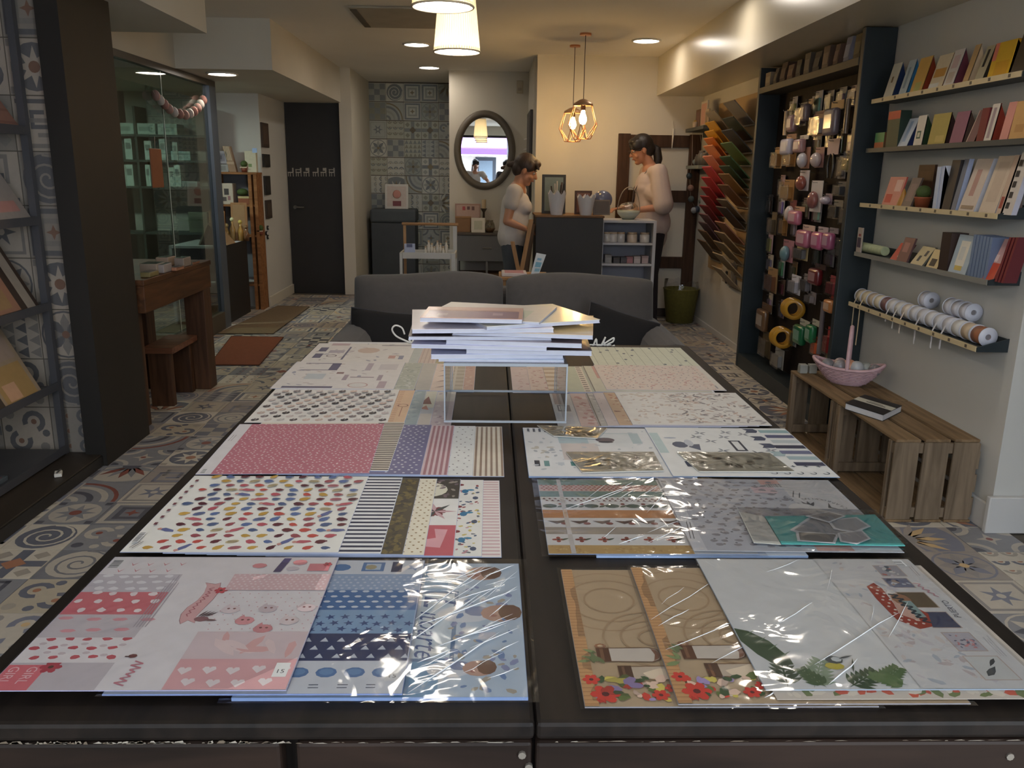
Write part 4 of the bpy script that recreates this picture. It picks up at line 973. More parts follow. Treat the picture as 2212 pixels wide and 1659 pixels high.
# ---- row 5
y5 = 2.012
def fx(cc, sc, num=40, rm=.6): return lambda c, u: (c.rect(u, 0, 30.4, 30.4, cc), c.scatter(u, .4, 30.2, 29.8, num, .25, rm, sc))
sheet(-.038, y5, Z0, 'pinkish tan sheet with a scalloped edge, fifth row left', fx((206, 170, 156), [(190, 150, 140), (216, 190, 176)]), 4)
sheet(-.066, y5, Z0+.001, 'beige plaid sheet under the riser, fifth row left', lambda c, u: (c.rect(u, 0, 30.4, 30.4, (196, 184, 168)), c.stripes_u(u, 0, 30.4, 30, 4, 1.6, (178, 166, 150)), c.stripes_v(u, 0, 30.4, 30, 2.6, .6, (210, 200, 186))), 5.2)
def f(c, u):
    c.rect(u, 0, 30.4, 30.4, (236, 214, 200))
    for v in (4, 10, 16, 22, 28): c.poly([(26.4, v-1), (27.6, v+.3), (29.4, v+1.5), (28.4, v+.2)], (110, 80, 80))
sheet(-.098, y5, Z0+.002, 'cream sheet with dark squiggles, fifth row left', f, 5)
sheet(-.148, y5, Z0+.003, 'plain stone grey sheet, fifth row left', lambda c, u: c.rect(u, 0, 30.4, 30.4, (196, 190, 182)), 4.5)
sheet(-.187, y5, Z0+.004, 'grey green speckled sheet, fifth row left', fx((186, 188, 176), [(206, 208, 196), (160, 166, 156), (210, 212, 206)], 90, .5), 5.8)
def labels_print(c, sh):
    c.scatter(1, 1, 30, 29, 30, .3, .7, [(196, 186, 190), (206, 190, 186), (170, 168, 182)], 2.2)
    D = (112, 108, 132)
    if sh == 0:
        c.rect(2.4, .8, 15, 2.6, D); c.rect(3, 20, 12, 20.7, D); c.rect(3, 28, 12.6, 28.7, D); c.rect(10.5, 20, 13, 28.7, D); c.rect(13.5, 16, 15.4, 18, (150, 120, 120)); c.batch(ring(21, 4, 2.2, 2.6, 0, 360, 16), (196, 160, 158)); c.ell(21, 4, 2, 1.8, (226, 222, 220), 14)
        c.rect(16, 9, 17.2, 15, (176, 160, 170)); c.rect(25, 9, 26.2, 15, (176, 160, 170)); c.rect(17.8, 12, 24, 12.8, (146, 128, 140)); c.rect(20.4, 20, 22, 29, (190, 176, 186)); c.rect(24, 21, 29, 28, (214, 206, 208)); c.rect(26, 1, 28, 8, (190, 170, 178)); c.rect(6, 10, 11, 16, (200, 206, 212))
    else:
        c.rect(2, 6, 4.4, 12, D); c.rect(2, 15, 4.4, 21, D); c.rect(10.6, 4, 11.2, 22, D); c.rect(5.4, 13, 10, 17, (190, 180, 190)); c.ell(17, 17, 3.4, 4, (214, 190, 176), 10); c.rect(4.4, 24, 10, 28, (200, 176, 180)); c.rect(20, 24.4, 29, 25.2, (90, 84, 96)); c.rect(24, 6, 26, 10, (206, 160, 150)); c.rect(27, 5, 28.4, 10, (150, 150, 170)); c.batch(ring(7.2, 9, 1.2, 1.6, 0, 360, 10), (120, 100, 110))
c = Cv(-.5425, y5-.001, Z0+.0052, rot=.2, base=(232, 226, 224), edge=(180, 186, 216)); labels_print(c, 0); c.done('sheet of cut-out labels and frames, fifth row left')
def fl(base, sc, num=50, rm=.6, asp=1.5): return lambda c: (c.rect(0, 0, 30.4, 28.4, base), c.scatter(.3, .4, 9, 28, num, .25, rm, sc, asp))
lsheet(.059, 2.008, Z0, 'pale pink floral strip sheet right of the dark gap, fifth row', fl((226, 206, 202), [(206, 170, 168), (216, 190, 186)]), h=28.6)
lsheet(.105, 2.008, Z0+.001, 'pink sprig sheet behind the riser leg, fifth row', fl((226, 206, 198), [(196, 150, 146), (206, 176, 166)], 60), h=28.6)
lsheet(.150, 2.008, Z0+.002, 'cream and tan barred sheet under the riser, fifth row right', lambda c: (c.rect(0, 0, 30, 28.6, (222, 206, 190)), c.stripes_u(0, 0, 5, 28, 4.6, 2, (190, 166, 144))), h=28.6)
lsheet(.198, 2.008, Z0+.003, 'sage green plain sheet, fifth row right', lambda c: (c.rect(0, 0, 30, 28.6, (196, 200, 180)), c.rect(4.2, 0, 6, 28.6, (226, 214, 200)), c.stripes_u(4.4, 0, 5.6, 28, 2.2, .8, (120, 110, 100))), h=28.6)
lsheet(.262, 2.01, Z0+.004, 'sage and cream sheet with a pink corner, fifth row right', lambda c: (c.rect(0, 0, 30, 28.6, (212, 208, 190)), c.rect(.2, 0, .5, 28.6, (120, 116, 110)), c.rect(2.6, 14, 5, 28.4, (206, 160, 152))), h=28.6)
def f(c):
    c.scatter(.5, .4, 29, 28, 130, .25, .55, [(216, 176, 166), (222, 190, 180), (206, 160, 156)], 1.6)
    c.dots(.6, .6, 29, 28, 2.3, .25, (104, 100, 116), .7, n=5); c.rect(28.6, 2, 29.8, 5, (150, 150, 160)); c.rect(29, 0, 30.3, 28.6, (226, 220, 212))
lsheet(.296, 2.026, Z0+.005, 'pale peach sheet with tiny blossoms, fifth row right', f, (230, 214, 204), h=28)
# ---- row 6 (farthest)
y6 = 2.315
sheet(-.112, y6, Z0, 'gold speckled sheet, farthest row left beside the stack', fx((190, 176, 140), [(206, 190, 150), (170, 156, 120)], 90, .4), 6, h=27) if False else sheet(-.112, y6, Z0, 'gold speckled sheet, farthest row left beside the stack', fx((190, 176, 140), [(206, 190, 150), (170, 156, 120)], 90, .4), 6)
sheet(-.155, y6, Z0+.001, 'peach striped sheet, farthest row left', lambda c, u: (c.rect(u, 0, 30.4, 30.4, (216, 196, 184)), c.stripes_v(u, 0, 30.4, 30, 1.2, .4, (200, 176, 166))), 5)
sheet(-.205, y6, Z0+.002, 'pale blue grey plain sheet, farthest row left', lambda c, u: c.rect(u, 0, 30.4, 30.4, (196, 200, 196)), 4)
c = Cv(-.5355, y6, Z0+.0032, rot=0, h=27.5, base=(232, 226, 222)); labels_print(c, 1); c.done('sheet of small labels and banners, farthest row left')
def f(c):
    u = 1.2
    while u < 29: c.batch([rec(u, 1+k*1.5, u+.22, 1.9+k*1.5) for k in range(18)], (146, 150, 136)); u += 2.7
    for q in range(16): c.ell(R.uniform(1, 29), R.uniform(1, 27), .5, .8, (84, 92, 110), 6)
lsheet(.302, y6, Z0, 'pale green sheet with dotted lines, farthest row right', f, (222, 224, 204), h=27)
# ---------------------------------------------------------------- acrylic riser with its stack of pads
acr = clear('acrylic', (238, 242, 246), .05, .04)
acr_e = mat('acrylic_edge', (150, 156, 164), .2, .03)
t = thing('acrylic_riser', 'clear acrylic riser standing over the table seam under the stack of pads', 'display riser', (.034, 1.86, TZ))
hz = PX(965, 790, -.096).z
hz = TZ+.138
ax0, ax1, ay0, ay1 = -.097, .168, 1.733, 1.99
B().box(ax0, ax1, ay0, ay1, hz-.004, hz).build('top_plate', acr, t)
B().box(ax0, ax0+.004, ay0, ay1, TZ+.007, hz-.004).build('side_plate', acr, t)
B().box(ax1-.004, ax1, ay0, ay1, TZ+.007, hz-.004).build('side_plate', acr, t)
for x in (ax0, ax1-.003): B().box(x, x+.003, ay0-.0015, ay0, TZ+.007, hz).build('bright_edge', acr_e, t)
for x in (ax0+.005, ax1-.007): B().box(x, x+.002, ay1, ay1+.0015, TZ+.007, hz).build('bright_edge', acr_e, t)
B().box(ax0, ax1, ay0-.004, ay0, TZ+.007, TZ+.0115).build('foot_rail', acr_e, t)
B().box(ax0, ax1, ay1, ay1+.004, TZ+.007, TZ+.0115).build('foot_rail', acr_e, t)
B().box(ax0, ax1, ay0-.003, ay0, hz-.006, hz).build('front_lip', acr_e, t)
def pad(cx, cy, z, w, d, h, rot, cover, label, art=None, glossy=True):
    t_ = thing('paper_pad', label, 'paper pad', (cx, cy, z), 'paper pads stacked on the acrylic riser')
    m = Matrix.Translation((cx, cy, z)) @ Matrix.Rotation(math.radians(rot), 4, 'Z')
    B(m).box(-w/2+.001, w/2-.001, -d/2+.001, d/2-.001, .0008, h-.0008, 0, (206, 208, 222)).build('pages', paper, t_)
    b = B(m); b.box(-w/2, w/2, -d/2, d/2, h-.0008, h, 0, cover); n_ = 0
    for p, cc in (art or []): n_ += 1; b.poly([(x*w/2, y*d/2, h+.0002*n_) for x, y in p], 0, cc)
    b.box(-w/2, w/2, -d/2, d/2, 0, .0008, 0, (196, 200, 226)); b.build('cover', inkmat('gloss_cover', .3, .5, .6), t_)
z = hz+.0004
def sq(a, b, c_, d): return rec(a, b, c_, d)
for (dx, dy, w, d, h, rot, cv_, lab, art) in [
    (.0, .0, .27, .24, .006, 0, (190, 206, 226), 'pale blue pad, lowest of the stack on the riser', None),
    (-.015, .01, .285, .25, .012, 3, (196, 200, 226), 'white edged pad, second from the bottom of the riser stack', None),
    (.075, .005, .27, .25, .013, -2, (64, 54, 60), 'dark covered pad sticking out to the right, third up the riser stack', [(sq(.5, -.9, .95, -.2), (150, 110, 90))]),
    (-.04, .0, .29, .25, .010, -4, (206, 204, 230), 'pad with mauve edge sticking out to the left, fourth up the riser stack', None),
    (.05, -.005, .29, .25, .012, -6, (120, 104, 112), 'purple brown pad, fifth up the riser stack', None),
    (-.05, .005, .305, .25, .009, 2, (70, 60, 66), 'dark pad under the cream one, sixth up the riser stack', None),
    (.07, -.002, .3, .25, .011, -7, (206, 176, 130), 'gold fronted pad with a paler patch, right side of the riser stack', [(sq(.3, -.9, .95, .2), (214, 190, 140))]),
    (-.05, -.004, .3, .26, .010, 5, (222, 212, 216), 'pale pink pad, wide, near the top left of the riser stack', None),
    (.06, .012, .27, .24, .009, 22, (222, 216, 196), 'cream pad turned askew near the top right of the riser stack', [(sq(.1, .2, .3, .5), (150, 150, 120)), (sq(-.6, -.8, .0, -.2), (214, 180, 140))]),
    (-.02, .014, .26, .22, .006, -14, (226, 218, 210), 'white pad turned askew just under the top one', [(sq(.3, -.6, .7, .3), (206, 212, 196))])]:
    h *= .86; pad(.026+dx-(.012 if dx > 0 else 0), 1.865+dy, z, w, d, h, rot, cv_, lab, art); z += h+.0004
pad(-.035, 1.80, z, .215, .15, .009, -3, (206, 168, 156), 'small mauve pad with a flowered strip on top of the riser stack', [(sq(-.92, -.9, .92, .25), (150, 122, 136)), (sq(-.92, .35, .92, .9), (216, 178, 164)), (sq(-.7, -.6, -.5, -.2), (190, 170, 176)), (sq(.4, -.5, .6, -.1), (186, 160, 170))])
# ---------------------------------------------------------------- white wire lettering at the table end
wire_m = mat('white_enamel', (214, 212, 208), .45, .03)
t = thing('wire_lettering', 'white wire script lettering behind the paper stack at the table end', 'sign', (.05, 2.612, TZ))
def lettering(pts, nm='letter', r=.0028):
    q = [PY(x, y, 2.612) for x, y in pts]; out = []
    for i in range(len(q)-1):
        p0, p1, p2, p3 = q[max(i-1, 0)], q[i], q[i+1], q[min(i+2, len(q)-1)]
        for k in range(4):
            s = k/4; out.append(.5*((2*p1)+(p2-p0)*s+(2*p0-5*p1+4*p2-p3)*s*s+(3*p1-p0-3*p2+p3)*s**3))
    out.append(q[-1]); B().tube(out, r, 6).build(nm, wire_m, t)
lettering([(874, 722), (868, 708), (854, 703), (847, 712), (856, 726), (876, 736), (890, 742), (896, 747)])
lettering([(886, 742), (884, 734), (890, 742), (892, 735), (898, 743), (902, 736), (908, 744), (914, 737), (920, 745)])
lettering([(1266, 733), (1268, 748), (1280, 748), (1288, 732), (1290, 747), (1300, 746)])
lettering([(1298, 748), (1308, 728), (1304, 738), (1306, 748), (1296, 748)])
lettering([(1306, 742), (1318, 734), (1326, 730), (1324, 738), (1312, 744), (1316, 750), (1328, 746)])
a0, a1 = PY(884, 750, 2.612), PY(1320, 750, 2.612)
B().tube([(a0.x, 2.612, TZ+.003), (a1.x, 2.612, TZ+.003)], .0025, 6).build('base_rod', wire_m, t)
# ================================================================== RIGHT WALL: LEDGE SHELVES
teal = mat('teal_lacquer', (30, 40, 45), .45, .1, 5)
teal2 = mat('teal_grey', (66, 70, 70), .5, .1, 5)
rail_c = mat('price_rail', (206, 188, 150), .5, .08, 14)
rail_g = mat('grey_rail', (132, 130, 124), .5, .05)
XF, XW = 1.85, 1.97
SH = [((1880, 217), (2200, 152), rail_c, 'topmost wall ledge, holding the folded greeting cards'),
      ((1861, 323), (2215, 296), teal2, 'second wall ledge from the top, holding coloured card packs'),
      ((1855, 443), (2157, 454), rail_c, 'third wall ledge, holding the cactus pot and leaning albums'),
      ((1843, 549), (2135, 596), rail_g, 'fourth wall ledge, holding small packets and the oval album'),
      ((1829, 656), (2111, 740), rail_c, 'lowest wall ledge, holding the ribbon spools')]
SZ = []
for i, (a, b_, rm, lab) in enumerate(SH):
    A_, B_ = PX(*a, XF), PX(*b_, XF); z = (A_.z+B_.z)/2; y0, y1 = min(A_.y, B_.y), max(A_.y, B_.y)
    y0 = {0: 3.04, 1: 2.96}.get(i, y0); y1 = 4.22
    SZ.append(z)
    t = thing('wall_ledge', lab, 'wall shelf', (XW, (y0+y1)/2, z-.02), 'ledge shelves on the white wall')
    B().box(XF+.002, XW, y0, y1, z-.018, z-.004).build('ledge_board', teal2, t, bevel=.002)
    B().box(XF-.003, XF+.003, y0, y1, z-.020, z).build('price_rail', rm, t)
    B().box(XW-.006, XW-.0005, y0, y1, z-.004, z+.03).build('back_strip', teal2, t)
    B().prism([(XF, y0-.006, z-.02), (XW-.0005, y0-.006, z-.02), (XW-.0005, y0-.006, z+.032), (XF, y0-.006, z-.002)], (0, .006, 0)).build('end_bracket', teal, t)
    if rm is rail_c:
        for q in range(9): B().box(XF-.0036, XF-.003, y0+.06+q*(y1-y0)/9.5, y0+.075+q*(y1-y0)/9.5, z-.016, z-.004).build('price_mark', mat('price_ink', (96, 84, 70), .6), t)
card_ink = inkmat('card_stock', .5, .4)
def shelf_py(i, px):
    (xa, ya), (xb, yb) = SH[i][0], SH[i][1]
    return ya+(yb-ya)*(px-xa)/(xb-xa)
def lean_item(i, pxl, pxr, pytop, cf, cs, label, cat, name, lean=.03, th=.004, xb=1.868, flap=None, art=None, group=None):
    """item standing on ledge i and leaning back towards the wall; flap = near side panel of a half open card"""
    pb = shelf_py(i, (pxl+pxr)/2)
    z0 = SZ[i]-.0035
    ya, yb = PX(pxr, shelf_py(i, pxr), xb).y, PX(pxl, shelf_py(i, pxl), xb).y
    lean = min(lean, XW-.008-th-xb)
    zt = max(z0+.03, PX((pxl+pxr)/2+8, pytop, xb+lean).z)
    t_ = thing(name, label, cat, (xb, (ya+yb)/2, z0), group)
    g = .001
    b = B(); b.slab((xb, yb-g, z0), (xb, ya+g, z0), (xb+lean, ya+g, zt), (xb+lean, yb-g, zt), (th, 0, 0), 0, cs)
    b.build('pages' if th > .01 else 'back_sheet', card_ink, t_)
    b = B(); e = .0012; b.slab((xb-e, yb-g, z0), (xb-e, ya+g, z0), (xb+lean-e, ya+g, zt), (xb+lean-e, yb-g, zt), (e*.9, 0, 0), 0, cf)
    k = 1
    for (s0, r0, s1, r1), c_ in (art or []):                # art rects: s along far->near, r up
        def P_(s, r): return (xb-e-.0004*k+lean*r, yb-g+(ya-yb+2*g)*s, z0+(zt-z0)*r)
        b.poly([P_(s0, r0), P_(s1, r0), P_(s1, r1), P_(s0, r1)], 0, c_); k += 1
    b.build('front_cover', card_ink, t_)
    if flap:
        b = B(); xe = min(XW-.008, xb+.085)
        b.prism([(xb, ya+g, z0), (xe, ya+g, z0), (xb+lean, ya+g, zt)], (0, .0015, 0), 0, flap); b.build('side_flap', card_ink, t_)
    return t_
GC = 'greeting cards on the topmost ledge'
for a in [
    (0, 1907, 1926, 141, (226, 222, 206), (200, 200, 190), 'white folded card with a small mark, first on the topmost ledge', (34, 54, 96), [((.35, .45, .55, .62), (120, 96, 60))]),
    (0, 1940, 1956, 134, (196, 212, 220), (170, 190, 200), 'pale blue folded card with lettering, second on the topmost ledge', (52, 120, 170), [((.3, .2, .6, .8), (150, 172, 190))]),
    (0, 1964, 1990, 128, (222, 178, 96), (206, 170, 96), 'yellow orange folded card, third on the topmost ledge', (146, 56, 30), [((.3, .05, .8, .3), (196, 190, 110))]),
    (0, 2004, 2034, 122, (230, 214, 184), (206, 190, 160), 'cream card with an orange scene and white strip on the topmost ledge', (206, 110, 50), [((.1, .35, .9, .6), (214, 160, 80)), ((.0, .0, .7, .18), (236, 234, 226))]),
    (0, 2036, 2058, 112, (228, 220, 214), (206, 196, 190), 'white and pink folded card with a maroon inside on the topmost ledge', (110, 52, 66), [((.2, .1, .8, .4), (206, 190, 176)), ((.2, .5, .8, .85), (216, 190, 190))]),
    (0, 2078, 2090, 102, (206, 170, 120), (190, 150, 100), 'narrow tan card standing like a tent on the topmost ledge', (224, 196, 160), None),
    (0, 2104, 2122, 104, (190, 180, 150), (160, 150, 120), 'grey cream card with a black loop on the topmost ledge', (60, 54, 46), [((.3, .4, .6, .9), (40, 36, 34))])]:
    lean_item(a[0], a[1], a[2], a[3], a[4], a[5], a[6], 'card', 'folded_card', .036, .003, flap=a[7], art=a[8], group=GC)
lean_item(0, 2132, 2178, 92, (226, 180, 46), (206, 150, 40), 'bright yellow box shaped card near the end of the topmost ledge', 'box', 'yellow_gift_box', .02, .05, flap=(236, 206, 90), art=[((.0, .5, .2, 1), (226, 130, 110)), ((.25, .0, .9, .45), (214, 160, 40))])
lean_item(0, 2182, 2240, 70, (72, 60, 44), (64, 52, 40), 'dark brown bag at the very end of the topmost ledge', 'bag', 'paper_bag', .03, .03, art=[((.1, .8, .9, .84), (50, 40, 30))])
G1 = 'card packs on the second ledge'
for a in [(1888, 1908, 286, (74, 132, 84), (110, 76, 54), 'small green box over an orange base, first on the second ledge', None, [((0, 0, 1, .4), (170, 92, 54))], .0, .05),
          (1912, 1938, 240, (34, 60, 44), (30, 50, 40), 'dark green box with a red top on the second ledge', None, [((0, .78, 1, 1), (186, 66, 46))], .0, .05),
          (1938, 1958, 258, (198, 208, 222), (160, 170, 190), 'white and blue leaning card with a navy side on the second ledge', (32, 48, 100), [((.3, .2, .6, .9), (150, 170, 200))], .045, .003),
          (1972, 1990, 250, (222, 214, 200), (200, 190, 176), 'white card with a small framed emblem on the second ledge', (36, 58, 36), [((.2, .25, .7, .5), (60, 90, 70)), ((.3, .3, .6, .45), (206, 206, 186))], .012, .004),
          (2003, 2040, 246, (170, 152, 78), (60, 36, 34), 'olive gold pack on the second ledge', (50, 30, 30), [((.4, .1, .9, .3), (186, 166, 96))], .015, .004),
          (2050, 2078, 242, (136, 84, 104), (110, 70, 80), 'mauve pack on the second ledge', (86, 66, 58), None, .02, .004),
          (2086, 2104, 240, (110, 70, 66), (92, 76, 64), 'brown pack with a pale edge on the second ledge', (84, 72, 60), [((0, 0, .08, 1), (206, 180, 160))], .04, .004),
          (2108, 2124, 234, (110, 28, 32), (96, 26, 30), 'dark red pack on the second ledge', None, None, .01, .03),
          (2124, 2140, 226, (214, 204, 190), (150, 60, 40), 'white flowered leaning pack with a red side on the second ledge', (150, 58, 40), [((.3, .1, .7, .9), (160, 140, 140))], .02, .004),
          (2158, 2176, 222, (206, 140, 128), (190, 120, 110), 'pink pack on the second ledge', None, None, .02, .02),
          (2178, 2225, 218, (196, 152, 96), (176, 130, 80), 'tan kraft pack at the end of the second ledge', None, [((.2, .2, .6, .4), (180, 134, 80))], .015, .02)]:
    lean_item(1, a[0], a[1], a[2], a[3], a[4], a[5], 'card pack', 'card_pack', a[8], a[9], flap=a[6], art=a[7], group=G1)
G3 = 'albums leaning on the third ledge'
for a in [(1904, 1938, 382, (206, 136, 124), (190, 90, 80), 'pink and red flowered card on the third ledge', None, [((.1, .1, .5, .4), (190, 70, 60)), ((.5, .5, .9, .9), (222, 180, 170))], .03, .006),
          (1946, 1966, 384, (116, 100, 92), (92, 80, 74), 'grey brown packet beside the cactus on the third ledge', None, [((.2, .2, .8, .8), (130, 110, 104))], .04, .008),
          (2014, 2022, 360, (196, 206, 226), (190, 200, 222), 'white spined book right of the cactus, third ledge', None, None, .0, .08),
          (2024, 2030, 358, (186, 196, 220), (206, 212, 226), 'second white spined book with a red tag, third ledge', (170, 60, 50), None, .0, .08),
          (2034, 2052, 346, (62, 56, 54), (50, 46, 46), 'dark book pair on the third ledge', None, None, .02, .03),
          (2054, 2064, 344, (110, 116, 130), (170, 182, 210), 'dark book with blue white pages on the third ledge', None, None, .03, .02),
          (2070, 2104, 344, (206, 190, 176), (214, 214, 222), 'pink cream album with white pages leaning on the third ledge', None, [((.3, .3, .6, .8), (180, 140, 130)), ((.1, .05, .9, .12), (150, 130, 110))], .05, .03),
          (2114, 2150, 338, (206, 188, 168), (206, 208, 222), 'larger cream patterned album leaning on the third ledge', None, [((.2, .2, .8, .9), (196, 176, 156))], .05, .035),
          (2152, 2162, 336, (196, 170, 150), (150, 120, 110), 'thin album with a dark patterned spine on the third ledge', (120, 100, 96), [((.2, .1, .9, .3), (150, 70, 60))], .04, .012),
          (2166, 2186, 330, (206, 196, 186), (190, 190, 206), 'black and white spotted album, last on the third ledge', None, [((.1, .1+.17*k, .5, .2+.17*k), (44, 42, 44)) for k in range(5)], .04, .02)]:
    lean_item(2, a[0], a[1], a[2], a[3], a[4], a[5], 'album', 'album', a[8], a[9], flap=a[6], art=[(r, c) for r, c in (a[7] or [])] if not a[7] or len(a[7][0][0]) == 4 else None, group=G3)
# cactus pot + brown frame behind it
pc = PX(1992, 440, 1.895); z0 = SZ[2]-.0035
t = thing('potted_cactus', 'round green cactus in a terracotta pot on the third ledge', 'plant', (1.895, pc.y, z0))
B().lathe((1.895, pc.y, z0), [(0, 0), (.026, 0), (.034, .04), (.037, .045), (.032, .046), (.0, .042)], 18).build('pot', mat('terracotta', (150, 78, 46), .6), t)
B().ball((1.895, pc.y, z0+.066), (.032, .032, .03), 16, 10).build('cactus', mat('cactus_green', (66, 84, 36), .7, .25, 60, bump=.6, bscale=220), t)
lean_item(2, 1972, 2006, 356, (84, 56, 40), (70, 46, 34), 'brown picture frame standing behind the cactus pot', 'picture frame', 'framed_picture', .01, .01, xb=1.946, art=[((.15, .15, .85, .85), (96, 66, 46))])
pt_ = PX(1958, 440, 1.90)
B().lathe((1.885, PX(1950, 440, 1.885).y, z0), [(.028, 0), (.02, .03), (.004, .075), (.0, .08)], 16).build('gold_cone', mat('gold_paper', (170, 120, 50), .4), label='gold cone ornament left of the cactus pot', cat='ornament')
G4 = 'packets and books on the fourth ledge'
for a in [(1848, 1858, 492, (206, 190, 176), (160, 150, 140), 'tall flowered tag at the far end of the fourth ledge', [((.1, .2, .9, .6), (96, 80, 90)), ((.3, .65, .8, .75), (170, 90, 80))], .0, .006, 'tag'),
          (1922, 1950, 524, (186, 70, 54), (110, 60, 60), 'red and white packet leaning on the fourth ledge', [((.4, .2, .6, .9), (214, 190, 170)), ((.6, .1, .8, .4), (120, 30, 30))], .045, .01, 'packet'),
          (1936, 1958, 512, (122, 84, 80), (96, 70, 70), 'brown pink packet behind the red one on the fourth ledge', [((.2, .4, .7, .8), (160, 110, 106))], .03, .008, 'packet'),
          (1966, 1992, 530, (196, 180, 140), (110, 110, 100), 'cream packet with a dark curl on the fourth ledge', [((.3, .2, .5, .5), (60, 60, 56)), ((.6, .5, .8, .8), (60, 60, 56))], .05, .01, 'packet'),
          (2000, 2024, 538, (206, 186, 140), (96, 80, 60), 'gold and black packet on the fourth ledge', [((.2, .1, .7, .5), (40, 36, 36))], .03, .01, 'packet'),
          (2026, 2046, 502, (52, 38, 34), (60, 44, 40), 'dark brown upright book on the fourth ledge', None, .0, .07, 'book'),
          (2048, 2086, 506, (176, 190, 200), (140, 150, 160), 'album with a white and gold oval on the fourth ledge', [((.25, .2, .75, .85), (226, 220, 206)), ((.3, .08, .7, .2), (206, 180, 100)), ((.35, .35, .6, .7), (206, 206, 200))], .03, .012, 'album')]:
    lean_item(3, a[0], a[1], a[2], a[3], a[4], a[5], a[9], {'tag': 'paper_tag', 'packet': 'craft_packet', 'book': 'upright_book', 'album': 'oval_album'}[a[9]], a[7], a[8], art=a[6], group=G4)
for k in range(6):
    lean_item(3, 2090+k*7, 2096+k*7, 506+k*1.2, (116, 132, 158), (104, 118, 146), ['first', 'second', 'third', 'fourth', 'fifth', 'last'][k]+' of the slim blue grey books on the fourth ledge, counted from the oval album', 'book', 'slim_book', .004, .075, group='slim blue grey books')
lean_item(3, 2118, 2146, 512, (206, 164, 160), (186, 80, 60), 'pink and orange red box card on the fourth ledge', 'box', 'card_box', .05, .012, art=[((0, 0, 1, .42), (196, 78, 54)), ((.3, .45, .7, .62), (226, 200, 196))], group=G4)
for k in range(3):
    lean_item(3, 2150+k*7, 2155+k*7, 510, (110, 34, 40), (96, 30, 38), ['first', 'second', 'last'][k]+' of the thin dark red books ending the fourth ledge', 'book', 'slim_red_book', .03, .05, group='thin dark red books')
# frilly white and green roll at the far end of the fourth ledge
b = B(); p0, p1 = PX(1862, 535, 1.9), PX(1912, 545, 1.9); z0 = SZ[3]-.0035
b.cyl((1.9, p0.y, z0+.025), (1.9, p1.y, z0+.025), .025, .022, 14); b.build('lace_roll', mat('pale_green_lace', (176, 186, 150), .7, .2, 40, bump=.5), label='pale green lace roll lying at the far end of the fourth ledge', cat='roll')
# ---- ribbon spools
rib_cols = [(190, 176, 150), (206, 192, 160), (186, 170, 150), (214, 204, 180), (120, 84, 84), (206, 204, 206), (210, 208, 204), (216, 206, 196), (206, 206, 212), (200, 200, 206), (214, 212, 214), (206, 208, 216), (204, 204, 212), (212, 210, 206), (196, 176, 150), (150, 96, 66)]
rib_names = ['beige', 'cream', 'taupe', 'ivory', 'brown white', 'white', 'chalk white', 'blush', 'blue white', 'pearl grey', 'bright white', 'icy white', 'lilac white', 'off-white', 'tan', 'rust and white']
def spool(xc, yc, zc, w, r, col, label, tailed=0.0, group='ribbon spools on the lowest ledge'):
    t_ = thing('ribbon_spool', label, 'ribbon spool', (xc, yc, zc-r), group)
    for s in (-1, 1): B().lathe((xc, yc+s*(w/2-.002), zc), [(.011, -.0012), (r, -.0012), (r, .0012), (.011, .0012), (.011, -.0012)], 28, axis=(0, 1, 0)).build('flange', mat('spool_white', (196, 198, 210), .5, .03), t_)
    B().lathe((xc, yc, zc), [(.010, -w/2+.004), (r*.93, -w/2+.004), (r*.93, w/2-.004), (.010, w/2-.004)], 24, 0, col, axis=(0, 1, 0)).build('ribbon_winding', inkmat('ribbon', .45, .4), t_)
    B().cyl((xc, yc-w/2+.004, zc), (xc, yc+w/2-.004, zc), .0105, n=10).build('core', mat('spool_core', (120, 116, 120), .7), t_)
    if tailed:
        b = B(); x = xc-r*.95
        pts = [(x, yc, zc), (x-.012, yc+.002, zc-r*.9), (x-.01, yc+.004, zc-r-tailed*.6), (x-.014, yc-.003, zc-r-tailed)]
        for i in range(3): b.slab((pts[i][0], pts[i][1]-.005, pts[i][2]), (pts[i][0], pts[i][1]+.005, pts[i][2]), (pts[i+1][0], pts[i+1][1]+.005, pts[i+1][2]), (pts[i+1][0], pts[i+1][1]-.005, pts[i+1][2]), (.0008, 0, 0), 0, col)
        b.build('ribbon_tail', MATS['ribbon'], t_)
zs_ = SZ[4]-.0035
tails = {0: .2, 1: .2, 5: .03, 6: .05, 7: .06, 9: .08, 11: .07, 12: .06}
ya, yb = 4.2, 3.075
wds = [.075]*16; step = (ya-yb)/16
for k in range(16):
    spool(1.9, ya-step*(k+.5), zs_+.0372, step-.003, .037, rib_cols[k], rib_names[k]+' ribbon spool, '+['first', 'second', 'third', 'fourth', 'fifth', 'sixth', 'seventh', 'eighth', 'ninth', 'tenth', 'eleventh', 'twelfth', 'thirteenth', 'fourteenth', 'fifteenth', 'last'][k]+' in the row from the far end', tails.get(k, 0))
for j, (px_, py_) in enumerate(((2009, 650), (2100, 672))):
    p = PX(px_, py_, 1.92)
    for k in range((1, 3)[j]):
        spool(1.9295, p.y+.03+k*.06, zs_+.0372+.0675, .056, .0365, (206, 206, 216), ('white spool resting alone on top of the spool row', 'white spool on top of the row near its close end', 'spool behind the close one on top of the row', 'third white spool back on top of the row')[j+k], 0)
